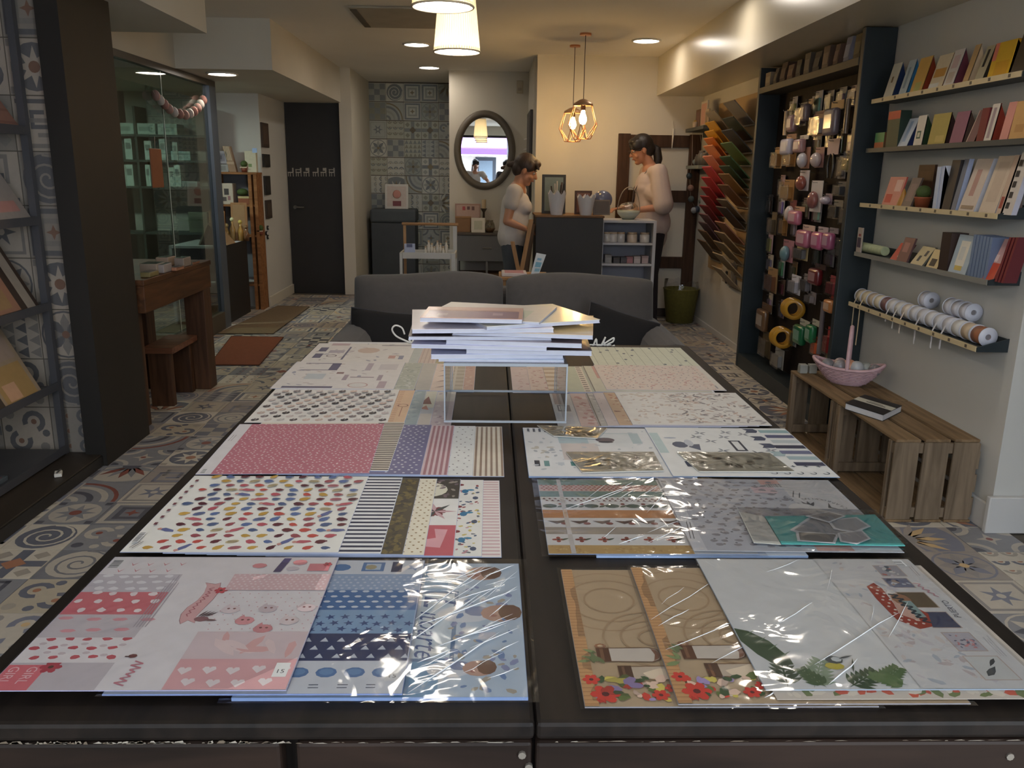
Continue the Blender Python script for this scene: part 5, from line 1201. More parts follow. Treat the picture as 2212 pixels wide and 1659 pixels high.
# ================================================================== PEGBOARD UNIT
PY0, PY1 = 4.285, 5.94
t = thing('pegboard_unit', 'tall dark teal framed pegboard unit full of hanging craft packs', 'display unit', (1.89, 5.1, 0))
B().box(1.81, 1.968, PY1-.04, PY1, 0, 2.055).build('side_panel', teal, t, bevel=.003)
B().box(1.81, 1.968, PY0, PY0+.04, 0, 2.055).build('side_panel', teal, t, bevel=.003)
B().box(1.806, 1.967, PY0+.041, PY1-.041, 1.885, 1.925).build('top_shelf', mat('teal_brown', (62, 58, 48), .5), t, bevel=.003)
B().box(1.812, 1.967, PY0+.041, PY1-.041, 0, .10).build('plinth', teal, t, bevel=.003)
peg = wood('pegboard_brown', (30, 23, 20), (42, 32, 27), 'Z', .7)
B().box(1.955, 1.968, PY0+.04, PY1-.04, .1, 1.885).build('back_board', peg, t)
hook_m = mat('hook_steel', (150, 150, 150), .3, .05, metal=.9)
names_r = {}
def pack(x0, y0, x1, y1, kind, c1, c2, desc, row):
    xm, ym = (x0+x1)/2, (y0+y1)/2
    Xc = 1.90
    c = PX(xm, ym, Xc); top = PX(xm, y0, Xc).z; bot = PX(xm, y1, Xc).z
    pw = (x1-x0); k = 1800*Xc/(c.y*c.y)
    wy = max(.07, min(.19, (pw-8)/k+.03)); dx = .05
    yc = min(max(c.y, PY0+.05+wy/2), PY1-.05-wy/2)
    nm = {'card': 'blister_pack', 'pouch': 'pouch_pack', 'tube': 'tube_pack', 'ball': 'punch_pack', 'roll': 'tape_roll', 'tool': 'tool_pack'}[kind]
    t_ = thing(nm, desc+', '+row+' of the pegboard', 'craft pack', (Xc, yc, bot), 'craft packs on the pegboard')
    h = top-bot
    hz_ = top-.012
    B().tube([(1.955, yc, hz_), (1.872, yc, hz_), (1.866, yc, hz_+.008)], .002, 5).build('hook', hook_m, t_)
    if kind == 'card':
        B().box(Xc-.004, Xc, yc-wy/2, yc+wy/2, bot, top, 0, c1).build('backing_card', card_ink, t_)
        B().box(Xc-dx*.7, Xc-.0042, yc-wy*.38, yc+wy*.38, bot+h*.1, bot+h*.68, 0, c2).build('contents', MATS['gloss_cover'], t_, bevel=.004)
        B().box(Xc-dx*.7-.003, Xc-dx*.7, yc-wy*.46, yc+wy*.46, bot+h*.04, bot+h*.76).build('film', stamp_m, t_)
    elif kind == 'pouch':
        B().box(Xc-.004, Xc, yc-wy/2, yc+wy/2, top-h*.25, top, 0, c1).build('header_card', card_ink, t_)
        B().box(Xc-.05, Xc-.006, yc-wy*.46, yc+wy*.46, bot, bot+h*.78, 0, c2).build('pouch', MATS['gloss_cover'], t_, bevel=min(.018, h*.15, wy*.2), seg=3, smooth=True)
        B().box(Xc-.052, Xc-.0505, yc-wy*.3, yc+wy*.3, bot+h*.2, bot+h*.6, 0, tuple(min(255, int(v*.5+110)) for v in c2)).build('print_panel', MATS['gloss_cover'], t_)
    elif kind == 'tube':
        B().cyl((Xc-.01, yc, bot), (Xc-.01, yc, top-.01), .014, n=12, col=c2).build('tube', MATS['gloss_cover'], t_)
        B().box(Xc-.002, Xc, yc-.018, yc+.018, top-h*.18, top, 0, c1).build('header_card', card_ink, t_)
    elif kind == 'ball':
        B().box(Xc-.003, Xc, yc-wy/2, yc+wy/2, bot, top, 0, c1).build('backing_card', card_ink, t_)
        B().ball((Xc-.022, yc, bot+h*.38), (.03, min(wy*.45, .05), min(.05, h*.36)), 14, 9, 0, c2).build('punch_head', MATS['gloss_cover'], t_)
    elif kind == 'tool':
        B().box(Xc-.004, Xc, yc-wy/2, yc+wy/2, bot+h*.6, top, 0, c1).build('header_card', card_ink, t_)
        for s in (-.3, .25): B().tube([(Xc-.008, yc+wy*s*.5, bot+h*.62), (Xc-.01, yc+wy*s, bot+h*.3), (Xc-.008, yc+wy*s*.6, bot)], [.004, .008, .005], 7, 0, c2).build('tool_arm', MATS['gloss_cover'], t_)
    elif kind == 'roll':
        r = h/2
        for q, s in enumerate((-.03, 0, .03)):
            if pw < 40 and s: continue
            B().lathe((Xc-.012, yc+s, bot+r), [(r*.62, -.011), (r, -.011), (r, .011), (r*.62, .011), (r*.62, -.011)], 22, 0, c2, axis=(.5, .86, 0)).build('tape_ring', MATS['gloss_cover'], t_)
KR, WHT, PK, GY, MV, DKc = (160, 118, 70), (206, 198, 196), (206, 130, 150), (130, 126, 126), (150, 116, 120), (52, 46, 44)
PACKS = [
    (1690, 237, 1712, 292, 'tube', (206, 190, 150), (206, 176, 136), 'glittery cream tube pack nearest the far post', 'top row'),
    (1712, 238, 1730, 285, 'pouch', GY, MV, 'mauve brown pouch beside the cream tube', 'top row'),
    (1727, 222, 1745, 272, 'card', (110, 104, 104), (90, 76, 80), 'dim grey pack, high and third from the far post', 'top row'),
    (1745, 214, 1757, 262, 'pouch', (196, 160, 120), (120, 104, 104), 'grey pouch under a tan header', 'top row'),
    (1757, 240, 1785, 294, 'card', (126, 86, 84), (190, 184, 190), 'brown pink pack with a white middle', 'top row'),
    (1793, 218, 1822, 292, 'pouch', (196, 160, 110), (116, 106, 116), 'grey violet pouch under a tan punched header', 'top row'),
    (1826, 210, 1842, 288, 'tube', (150, 130, 110), (120, 104, 86), 'long clear tube pack', 'top row'),
    (1852, 196, 1866, 300, 'tube', (196, 176, 150), (160, 130, 100), 'longest tan tube pack', 'top row'),
    (1876, 190, 1892, 292, 'tube', (206, 180, 150), (190, 150, 120), 'long tan and silver tube beside the near post', 'top row'),
    (1697, 290, 1722, 335, 'pouch', (196, 150, 120), (196, 190, 206), 'white pouch with a brown side', 'second row'),
    (1726, 292, 1748, 330, 'pouch', (206, 196, 186), (180, 140, 140), 'pinkish white pouch', 'second row'),
    (1672, 318, 1692, 364, 'card', KR, (146, 108, 64), 'plain kraft pack nearest the far post', 'second row'),
    (1698, 322, 1722, 360, 'card', KR, (170, 126, 74), 'broad kraft pack with a shiny dot', 'second row'),
    (1730, 318, 1752, 364, 'ball', (176, 130, 110), (206, 204, 212), 'white rounded punch with a brown edge', 'second row'),
    (1760, 318, 1782, 362, 'ball', (150, 110, 106), (206, 190, 186), 'white punch with an orange side', 'second row'),
    (1785, 300, 1812, 385, 'tool', (176, 150, 150), (44, 40, 40), 'black pliers under a pink header', 'second row'),
    (1828, 330, 1848, 372, 'card', (90, 84, 60), (128, 120, 56), 'dark yellow green pack', 'second row'),
    (1856, 298, 1882, 328, 'pouch', (190, 160, 130), (206, 176, 150), 'crumpled glittery pouch', 'second row'),
    (1692, 388, 1718, 434, 'card', KR, (176, 134, 76), 'kraft pack with a gold sheen', 'third row'),
    (1726, 368, 1750, 412, 'ball', (196, 190, 196), (150, 84, 72), 'white card with a rust red round punch', 'third row'),
    (1750, 390, 1778, 458, 'ball', (206, 200, 200), (150, 96, 90), 'tall white card with a round tape dispenser', 'third row'),
    (1810, 392, 1830, 424, 'card', (86, 86, 90), (74, 76, 82), 'dark grey square pack', 'third row'),
    (1782, 418, 1800, 442, 'ball', (150, 130, 140), (196, 186, 200), 'small white and violet ball pack', 'third row'),
    (1800, 432, 1822, 474, 'card', (150, 140, 126), (60, 56, 54), 'grey card with a black figure', 'third row'),
    (1824, 434, 1842, 488, 'card', (110, 104, 96), (130, 122, 108), 'grey card with pale dots', 'third row'),
    (1848, 392, 1872, 455, 'card', (110, 110, 110), (176, 166, 156), 'grey pack with a white strip beside the near post', 'third row'),
    (1704, 432, 1722, 480, 'ball', (122, 60, 62), (206, 196, 196), 'maroon pack with a white knob', 'fourth row'),
    (1714, 446, 1740, 486, 'pouch', (190, 150, 120), (196, 116, 140), 'shiny pink pouch', 'fourth row'),
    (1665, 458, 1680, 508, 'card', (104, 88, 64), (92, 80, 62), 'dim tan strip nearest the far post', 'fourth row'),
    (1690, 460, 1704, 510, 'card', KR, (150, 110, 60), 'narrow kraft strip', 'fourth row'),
    (1728, 486, 1765, 535, 'pouch', (214, 190, 176), (186, 110, 136), 'pink pouch under a white header', 'fifth row'),
    (1765, 490, 1790, 540, 'pouch', (190, 176, 180), (190, 96, 136), 'hot pink pouch', 'fifth row'),
    (1790, 492, 1812, 540, 'pouch', (150, 140, 146), (166, 92, 130), 'purplish pink pouch', 'fifth row'),
    (1688, 518, 1718, 566, 'ball', (170, 120, 130), (104, 140, 150), 'round blue teal disc pack', 'fifth row'),
    (1720, 526, 1748, 562, 'card', (196, 176, 130), (116, 116, 120), 'grey pack with a cream edge', 'fifth row'),
    (1815, 500, 1842, 560, 'card', (130, 126, 116), (104, 102, 100), 'grey pack near the near post', 'fifth row'),
    (1652, 578, 1686, 632, 'card', (150, 120, 84), (120, 80, 54), 'tan card of brown figures nearest the far post', 'sixth row'),
    (1708, 594, 1732, 636, 'card', (206, 204, 214), (190, 188, 200), 'white square card', 'sixth row'),
    (1735, 592, 1756, 632, 'card', (136, 130, 130), (120, 116, 120), 'grey card beside the white square', 'sixth row'),
    (1758, 570, 1785, 616, 'pouch', (60, 40, 42), (104, 30, 36), 'dark red pouch', 'sixth row'),
    (1792, 596, 1815, 640, 'card', (140, 60, 64), (150, 70, 76), 'raspberry red card', 'sixth row'),
    (1814, 564, 1826, 632, 'tube', (190, 180, 170), (196, 176, 176), 'white tube with a grey cap', 'sixth row'),
    (1690, 643, 1744, 690, 'roll', KR, (190, 140, 44), 'three hanging gold tape rolls', 'seventh row'),
    (1636, 655, 1675, 715, 'pouch', (96, 72, 52), (104, 76, 50), 'brown kraft bag nearest the far post', 'seventh row'),
    (1745, 630, 1765, 656, 'card', (140, 130, 130), (150, 140, 140), 'small grey pack beside the gold rolls', 'seventh row'),
    (1793, 640, 1815, 676, 'pouch', (160, 60, 50), (196, 130, 76), 'red and gold foil sweet shaped pack', 'seventh row'),
    (1725, 690, 1750, 745, 'pouch', (190, 184, 170), (30, 104, 64), 'green pouch under a white header', 'bottom row'),
    (1752, 690, 1772, 742, 'pouch', (190, 184, 170), (36, 112, 70), 'second green pouch under a white header', 'bottom row'),
    (1672, 705, 1712, 752, 'roll', KR, (200, 146, 44), 'single large gold tape roll', 'bottom row'),
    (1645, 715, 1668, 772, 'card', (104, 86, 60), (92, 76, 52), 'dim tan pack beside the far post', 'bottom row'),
    (1774, 646, 1782, 768, 'tube', (130, 124, 124), (120, 112, 116), 'very long grey rod pack', 'bottom row'),
    (1760, 728, 1774, 768, 'card', (190, 96, 60), (206, 100, 60), 'orange red tag', 'bottom row'),
    (1786, 706, 1802, 768, 'card', (150, 50, 50), (160, 56, 56), 'bright red strip', 'bottom row'),
    (1672, 752, 1696, 796, 'card', (160, 156, 150), (150, 150, 150), 'greyish white pack, lowest', 'bottom row'),
    (1812, 690, 1824, 770, 'tube', (206, 176, 176), (206, 160, 160), 'pale pink candy striped tube', 'bottom row')]
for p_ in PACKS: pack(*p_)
ORD = ['first', 'second', 'third', 'fourth', 'fifth', 'sixth', 'seventh', 'eighth', 'ninth', 'tenth', 'eleventh', 'twelfth', 'thirteenth', 'fourteenth']
FC = [('brown', (104, 84, 70)), ('grey', (132, 130, 132)), ('dark', (62, 58, 58)), ('pale pink', (190, 160, 164)), ('cream', (186, 176, 160)), ('dusty', (140, 118, 114)), ('white', (196, 192, 194)), ('kraft', (150, 118, 82)), ('pale grey', (166, 164, 168)), ('clear', (150, 146, 146))]
for ri, yr in enumerate((225, 268, 312, 358, 404, 452, 500, 548, 598, 648, 700, 750)):
    for ci, px_ in enumerate((1664, 1690, 1716, 1742, 1768, 1794, 1820, 1846, 1870)):
        yy = 375+(yr-375)*(px_-1060)/700.0
        if any(abs((q[0]+q[2])/2-px_) < 15 and abs((q[1]+q[3])/2-yy) < 26 for q in PACKS) or (ri in (9, 10, 11) and ci > 6): continue
        c = PX(px_, yy, 1.935)
        if not (PY0+.09 < c.y < PY1-.09) or not .14 < c.z < 1.8: continue
        nm, cc = R.choice(FC); h = R.uniform(.10, .15); w_ = R.uniform(.07, .11)
        t_ = thing('hanging_pack', '%s pack hanging close to the pegboard, column %s from the far post, level %s' % (nm, ORD[ci], ORD[ri]), 'craft pack', (1.94, c.y, c.z-h/2), 'craft packs on the pegboard')
        B().box(1.934, 1.938, c.y-w_/2, c.y+w_/2, c.z-h/2, c.z+h/2, 0, cc).build('backing_card', card_ink, t_)
        B().box(1.918, 1.9335, c.y-w_*.36, c.y+w_*.36, c.z-h*.42, c.z+h*.2, 0, tuple(int(v*R.uniform(.6, 1.1)) for v in cc)).build('contents', MATS['gloss_cover'], t_, bevel=.004)
        B().box(1.9135, 1.9175, c.y-w_*.46, c.y+w_*.46, c.z-h*.48, c.z+h*.3).build('film', stamp_m, t_)
        B().tube([(1.955, c.y, c.z+h*.42), (1.905, c.y, c.z+h*.42)], .0018, 5).build('hook', hook_m, t_)
# books in the top compartment
for k, (y, h, w_, cc, lab) in enumerate([(5.82, .09, .1, (150, 136, 116), 'pale small frame at the far end'), (5.68, .1, .06, (96, 84, 74), 'grey brown book'), (5.54, .12, .1, (84, 66, 56), 'brown book'), (5.4, .09, .1, (106, 78, 62), 'low tan album'), (5.26, .1, .08, (60, 56, 50), 'dark album'),
                                     (5.12, .12, .09, (88, 82, 74), 'grey box file'), (4.98, .11, .1, (70, 66, 62), 'charcoal folder'), (4.84, .12, .09, (104, 84, 72), 'dull tan folder'), (4.7, .11, .06, (110, 86, 76), 'dull pink leaning book'), (4.56, .125, .07, (150, 152, 170), 'pale lilac box file'), (4.43, .12, .08, (70, 62, 40), 'dark olive box')]):
    lean_ = R.uniform(0, .02)
    t_ = thing('storage_book', lab+' on the shelf above the pegboard', 'book', (1.87, y, 1.926), 'books above the pegboard')
    B().slab((1.835, y+w_/2, 1.926), (1.835, y-w_/2, 1.926), (1.835+lean_, y-w_/2, 1.926+h), (1.835+lean_, y+w_/2, 1.926+h), (.09, 0, 0), 0, cc).build('book_block', card_ink, t_)
    B().slab((1.8335, y+w_*.42, 1.95), (1.8335, y-w_*.42, 1.95), (1.8335+lean_*.6, y-w_*.42, 1.926+h*.7), (1.8335+lean_*.6, y+w_*.42, 1.926+h*.7), (.001, 0, 0), 0, tuple(min(255, v+26) for v in cc)).build('spine_label', card_ink, t_)
# ================================================================== CRATES
cr_top = wood('crate_top', (104, 84, 62), (140, 116, 88), 'Y', .7)
cr_side = wood('crate_side', (100, 86, 70), (138, 120, 100), 'Z', .75)
def crate(y0, y1, x0, x1, zt, label):
    t_ = thing('wooden_crate', label, 'crate', ((x0+x1)/2, (y0+y1)/2, 0), 'wooden crates along the white wall')
    w = (x1-x0); bt = .012
    for k in range(3):                                              # top boards
        a = x0+k*w/3+.004; B().box(a, a+w/3-.02, y0-.004+.003*k, y1+.004-.003*k, zt-bt, zt).build('plank', cr_top, t_, bevel=.002)
    for k in range(3):
        a = x0+k*w/3+.004; B().box(a, a+w/3-.012, y0, y1, 0.001, .012).build('plank', cr_top, t_, bevel=.002)
    for ye, s in ((y0, 1), (y1, -1)):                               # end walls: three upright boards and two battens
        for k in range(3):
            a = x0+k*w/3+.003; B().box(a, a+w/3-.02, ye, ye+s*.011, .013, zt-bt-.001).build('plank', cr_side, t_, bevel=.002)
        for zb in (.018, zt-bt-.05): B().box(x0+.004, x1-.004, ye+s*.0115, ye+s*.028, zb, zb+.042).build('batten', cr_side, t_, bevel=.002)
        B().box(x0-.001, x0+.022, ye+s*.0285, ye+s*.05, .013, zt-bt-.001).build('corner_post', cr_side, t_, bevel=.002)
    for k in range(3):                                              # back boards against the wall
        zb = .03+k*(zt-.06)/3; B().box(x1-.011, x1-.0005, y0+.012, y1-.012, zb, zb+(zt-.1)/3.4).build('plank', cr_side, t_, bevel=.002)
    return t_
CT = PX(1938, 950, 1.60).z
CT = max(.30, min(.40, CT))
crate(3.08, 3.655, 1.595, 1.953, CT, 'nearer slatted wooden crate on its side, holding the black notebook')
crate(3.665, 4.262, 1.595, 1.953, CT, 'farther slatted wooden crate on its side, holding the pink basket')
# black notebook on the nearer crate
nb = [PZ(x, y, CT+.03) for x, y in ((1826, 870), (1908, 896), (1992, 868), (1868, 852))]
t = thing('black_notebook', 'thick black notebook with a pale paper band lying on the nearer crate', 'notebook', ((nb[0].x+nb[2].x)/2, (nb[0].y+nb[2].y)/2, CT))
m_ = sum(nb, Vector())/4
u_ = (nb[1]-nb[0]); v_ = (nb[3]-nb[0])
def nbq(z): return [(p.x, p.y, z) for p in (nb[0], nb[1], nb[1]+v_, nb[3])]
def nbs(s0, s1, z, r0=0, r1=1): return [tuple(Vector((0, 0, 0))+Vector(((nb[0]+u_*s+v_*r).x, (nb[0]+u_*s+v_*r).y, z))) for s, r in ((s0, r0), (s1, r0), (s1, r1), (s0, r1))]
B().prism(nbs(.01, .99, CT+.0025, .01, .99), (0, 0, .025), 0, (206, 206, 210)).build('pages', card_ink, t)
B().prism(nbs(0, 1, CT+.0276), (0, 0, .0025), 0, (34, 32, 34)).build('front_cover', card_ink, t)
B().prism(nbs(0, 1, CT+.0003), (0, 0, .002), 0, (34, 32, 34)).build('back_cover', card_ink, t)
b = B(); b.prism(nbs(-.002, 1.002, CT+.0304, .42, .68), (0, 0, .0005), 0, (196, 194, 182)); b.poly(nbs(.3, .8, CT+.0311, .48, .54), 0, (110, 108, 104)); b.poly(nbs(.35, .7, CT+.0311, .57, .61), 0, (120, 118, 112)); b.build('paper_band', card_ink, t)
# pink basket
bc = PZ(1826, 838, CT); bx, by = 1.775, 3.98
pink_w = mat('pink_wicker', (196, 162, 168), .6, .12, 30)
t = thing('pink_wicker_basket', 'pale pink wicker basket with a tall handle on the farther crate', 'basket', (bx, by, CT))
def brim(a): 
    return .175*math.cos(a), .115*math.sin(a)
def bpt(a, k):                                                       # k 0..1 bottom to rim; boat shaped: ends rise
    s = .42+.58*k**.7
    x, y = brim(a); z = .004+.082*k+.03*k*abs(math.cos(a))**3
    return (bx+(x*.78-y*.35)*s, by+(-x*.62-y*.8)*s*.9, CT+z)
def bstrand(k, ph):
    out = []
    for i in range(49):
        p = bpt(2*math.pi*i/48, min(k, 1)); f_ = 1.035 if (i+ph) % 2 else .975
        out.append((bx+(p[0]-bx)*f_, by+(p[1]-by)*f_, p[2]))
    return out
b = B()
for j in range(10): b.tube(bstrand(j/9.5, j % 2), .0050, 5)
b.poly([bpt(2*math.pi*i/24, .0) for i in range(24)]); b.build('weave', pink_w, t, kind='stuff')
B().tube([bpt(2*math.pi*i/36, 1.0) for i in range(37)], .008, 7).build('rim', pink_w, t)
b = B()
for i in range(24): b.tube([bpt(2*math.pi*(i+.5)/24, k/4) for k in range(5)], .0036, 5)
b.build('stake_lattice', pink_w, t, kind='stuff')
p0, p1 = Vector(bpt(math.pi/2, 1)), Vector(bpt(-math.pi/2, 1))
hp = []
for i in range(17):
    s = i/16; q = p0.lerp(p1, s); hp.append((q.x, q.y, q.z+.20*math.sin(math.pi*s)**.6))
B().tube(hp, .010, 8).build('handle', pink_w, t)
for k, (a, rr, r, cc, lab) in enumerate([(2.75, .62, .032, (120, 118, 122), 'grey glitter ball at the far left of the pink basket'), (2.2, .35, .034, (140, 136, 140), 'silver ball left of the handle in the pink basket'), (1.2, .1, .038, (206, 150, 120), 'peach ball under the handle of the pink basket'), (.6, .3, .036, (176, 178, 182), 'pale grey ball right of the handle in the pink basket'),
                                    (-.3, .52, .03, (150, 152, 146), 'greenish grey ball in the pink basket'), (.1, .75, .03, (120, 116, 118), 'dark silver ball at the right end of the pink basket'), (-2.2, .4, .033, (170, 150, 150), 'dusty pink ball in the pink basket')]):
    x, y, z = bpt(a, 1); cx_, cy_ = bx+(x-bx)*rr, by+(y-by)*rr
    b = B(); b.ball((cx_, cy_, CT+.088), r, 16, 10, 0, cc); o = b.build('yarn_ball', inkmat('glitter_ball', .35, .6), label=lab, cat='ball', group='balls in the pink basket')
    b = B(); b.tube([(cx_+r*1.01*math.cos(q*.52), cy_+r*1.01*math.sin(q*.52)*.9, CT+.088+r*.45*math.sin(q*.52)) for q in range(13)], .0015, 4, 0, tuple(min(255, v+30) for v in cc)); b.build('thread_band', MATS['glitter_ball'], o)
# white small cups on far end of farther crate
for k, (px_, py_, lab) in enumerate(((1712, 818, 'small pale box at the far corner of the farther crate'), (1724, 806, 'second small pale box behind it on the farther crate'))):
    p = PZ(px_, py_+18, CT); b = B(); b.box(1.62+k*.05, 1.66+k*.05, 4.19, 4.23, CT+.0003, CT+.04); o = b.build('small_box', mat('pale_box', (150, 152, 146), .6), label=lab, cat='box', bevel=.003)
    B().box(1.622+k*.05, 1.658+k*.05, 4.192, 4.228, CT+.0405, CT+.046).build('lid', mat('pale_lid', (170, 170, 164), .5), o)
# dark cabinet edge at the bottom right of the frame
t = thing('dark_teal_cabinet', 'dark teal cabinet edge at the lower right by the white pillar', 'cabinet', (2.13, 2.62, 0))
B().box(2.095, 2.158, 2.3, 2.88, .012, .75).build('body', teal, t, bevel=.006)
B().box(2.10, 2.158, 2.31, 2.87, 0, .012).build('plinth', teal, t)
# ================================================================== CARD RACK ON THE FAR RIGHT WALL
t = thing('wall_card_rack', 'pale wooden wall rack with slanting pockets for coloured card', 'rack', (1.96, 6.9, .5))
B().box(1.962, 1.9695, 6.34, 7.5, .55, 1.95).build('back_board', mat('pale_birch', (176, 150, 112), .6, .08, 6, stretch=(1, 1, .2)), t)
LC = [(245, (150, 144, 134), 'greyish white'), (267, (206, 160, 60), 'yellow'), (286, (214, 158, 44), 'golden yellow'), (301, (206, 120, 50), 'orange'), (317, (214, 140, 96), 'peach orange'), (339, (206, 130, 108), 'salmon'), (362, (186, 70, 76), 'rose'), (384, (176, 54, 62), 'raspberry'), (405, (150, 34, 40), 'red'), (424, (136, 28, 34), 'crimson'), (444, (116, 26, 32), 'dark red'), (462, (110, 74, 86), 'mauve'), (480, (84, 62, 72), 'plum'), (497, (104, 80, 56), 'brown'), (518, (92, 72, 52), 'dark brown')]
RC = [(224, (130, 128, 126), 'slate grey'), (258, (50, 62, 52), 'bottle green'), (284, (56, 58, 60), 'charcoal'), (311, (86, 110, 62), 'grass green'), (340, (54, 86, 56), 'forest green'), (360, (50, 74, 52), 'deep green'), (377, (138, 106, 66), 'tan'), (400, (112, 76, 50), 'chestnut'), (431, (120, 104, 88), 'stone'), (447, (70, 62, 58), 'dark grey'), (479, (150, 104, 84), 'pinkish brown'), (500, (146, 122, 94), 'beige'), (521, (140, 120, 92), 'sand'), (546, (160, 140, 112), 'pale sand'), (575, (150, 132, 108), 'ecru')]
for L_, yc, xt, tag_ in ((LC, 7.22, 1.815, 'farther'), (RC, 6.58, 1.79, 'nearer')):
    for k, (py_, cc, nm) in enumerate(L_):
        pxx = 1545 if tag_ == 'farther' else 1572
        z = PY(pxx, py_, yc+.14).z
        t_ = thing('card_pile', nm+' card pile in the '+tag_+' column of the wall rack', 'card stock', (1.95, yc, z-.1), 'coloured card in the wall rack')
        b = B(); zb = z-.16
        b.slab((1.952, yc+.15, zb), (1.952, yc-.15, zb), (xt, yc-.15, z), (xt, yc+.15, z), (.004, 0, .007), 0, cc); b.build('card_sheet', card_ink, t_)
        B().box(1.945, 1.9615, yc-.152, yc+.152, zb-.012, zb-.003).build('pocket_rail', mat('clear_rail', (130, 122, 110), .4), t_)
# pale leaflet holder below the rack
t = thing('leaflet_holder', 'pale leaflet holder hanging below the card rack', 'holder', (1.94, 6.75, .58))
B().box(1.935, 1.961, 6.6, 6.9, .5, .72, 0, (150, 136, 114)).build('pocket', card_ink, t)
B().box(1.925, 1.9345, 6.62, 6.88, .52, .68, 0, (170, 158, 138)).build('leaflet', card_ink, t)
B().box(1.918, 1.9245, 6.72, 6.76, .5, .6, 0, (40, 36, 34)).build('clip', card_ink, t)
# picture shelf high at the far end of the right wall
t = thing('picture_shelf', 'grey picture shelf high in the far right corner', 'wall shelf', (1.9, 7.6, 1.73))
B().box(1.80, 1.969, 7.35, 8.02, 1.735, 1.765).build('shelf_board', teal2, t, bevel=.003)
B().box(1.95, 1.969, 7.4, 7.96, 1.69, 1.7345).build('bracket', teal2, t)
def frame_std(x, y0, y1, z0, z1, cf, ci, label, name='framed_picture', cat='picture frame', d=.015):
    t_ = thing(name, label, cat, (x, (y0+y1)/2, z0))
    B().box(x, x+d, y0, y1, z0, z1, 0, cf).build('frame', card_ink, t_, bevel=.002)
    B().box(x-.001, x-.0002, y0+.02, y1-.02, z0+.02, z1-.02, 0, ci).build('picture', card_ink, t_)
    return t_
frame_std(1.86, 7.5, 7.72, 1.7655, 1.98, (206, 200, 190), (206, 160, 150), 'white framed pink picture on the picture shelf')
frame_std(1.88, 7.8, 7.98, 1.7655, 1.93, (120, 96, 84), (130, 100, 100), 'brown boxed ornament at the far end of the picture shelf')
frame_std(1.84, 7.36, 7.48, 1.7655, 1.9, (190, 176, 160), (150, 130, 110), 'cream card at the near end of the picture shelf')
b = B(); b.lathe((1.83, 7.78, 1.7655), [(0, 0), (.02, 0), (.024, .05), (.0, .055)], 12); o = b.build('tea_light_cup', mat('cup_white', (190, 176, 160), .5), label='small white cup on the picture shelf', cat='cup')
B().ball((1.83, 7.78, 1.822), (.015, .015, .01), 8, 5).build('candle', mat('candle_gold', (190, 160, 90), .5), o)
pw = PY(1457, 278, 8.02)
o = B().tube([(pw.x, 8.06, PY(1457, 278, 8.06).z), (pw.x-.005, 8.06, PY(1455, 322, 8.06).z)], [.012, .003], 8).build('white_icicle', steel_w, label='white icicle ornament hanging by the far right corner', cat='ornament')
B().tube([(pw.x, 8.06, PY(1457, 278, 8.06).z), (pw.x, 8.09, PY(1457, 262, 8.06).z)], .0015, 5).build('string', cord_m, o)
# small grey shelf lower and garland of felt balls
t = thing('small_grey_shelf', 'small pale grey shelf on the right wall left of the card rack', 'wall shelf', (1.9, 7.85, 1.38))
pz_ = PY(1520, 360, 7.7).z
B().box(1.83, 1.969, 7.56, 8.04, pz_-.02, pz_+.01).build('shelf_board', mat('grey_paint', (122, 128, 120), .5), t, bevel=.002)
B().box(1.95, 1.969, 7.6, 7.98, pz_-.06, pz_-.0205).build('bracket', MATS['grey_paint'], t)
for k, (yy, hh, cc, lab) in enumerate(((7.66, .1, (96, 88, 78), 'dim glass jar on the small grey shelf'), (7.78, .12, (110, 104, 96), 'taller dim glass jar on the small grey shelf'), (7.9, .09, (84, 78, 72), 'dark jar at the far end of the small grey shelf'))):
    b = B(); b.lathe((1.91, yy, pz_+.0105), [(0, 0), (.035, 0), (.036, hh*.8), (.025, hh), (0, hh)], 14, 0, cc); o = b.build('glass_jar', MATS['gloss_cover'], label=lab, cat='jar')
    B().cyl((1.91, yy, pz_+.0105+hh), (1.91, yy, pz_+.02+hh), .026, n=12, col=(130, 120, 110)).build('lid', card_ink, o)
t = thing('felt_ball_garland', 'string of grey and teal felt balls hanging in the far right corner', 'garland', (1.8, 8.0, 1.1))
balls = [(1503, 350, (130, 140, 136)), (1522, 348, (140, 170, 180)), (1489, 380, (40, 52, 62)), (1523, 387, (52, 66, 80)), (1492, 406, (140, 110, 100)), (1522, 412, (52, 68, 80)), (1493, 430, (80, 90, 90)), (1516, 434, (130, 140, 130)), (1505, 452, (56, 66, 84)), (1499, 454, (150, 156, 166))]
for x, y, cc in balls:
    p = PY(x, y, 7.98); b = B(); b.ball((p.x, 7.98, p.z), .030, 12, 8, 0, cc); b.build('felt_ball', card_ink, t)
cc_ = [PY(x, y, 7.98) for x, y in ((1496, 285), (1495, 350), (1490, 380), (1492, 430), (1505, 455), (1518, 432), (1523, 387), (1521, 348), (1512, 290))]
B().tube([(p.x, 7.98, p.z) for p in cc_], .002, 5).build('string', cord_m, t)
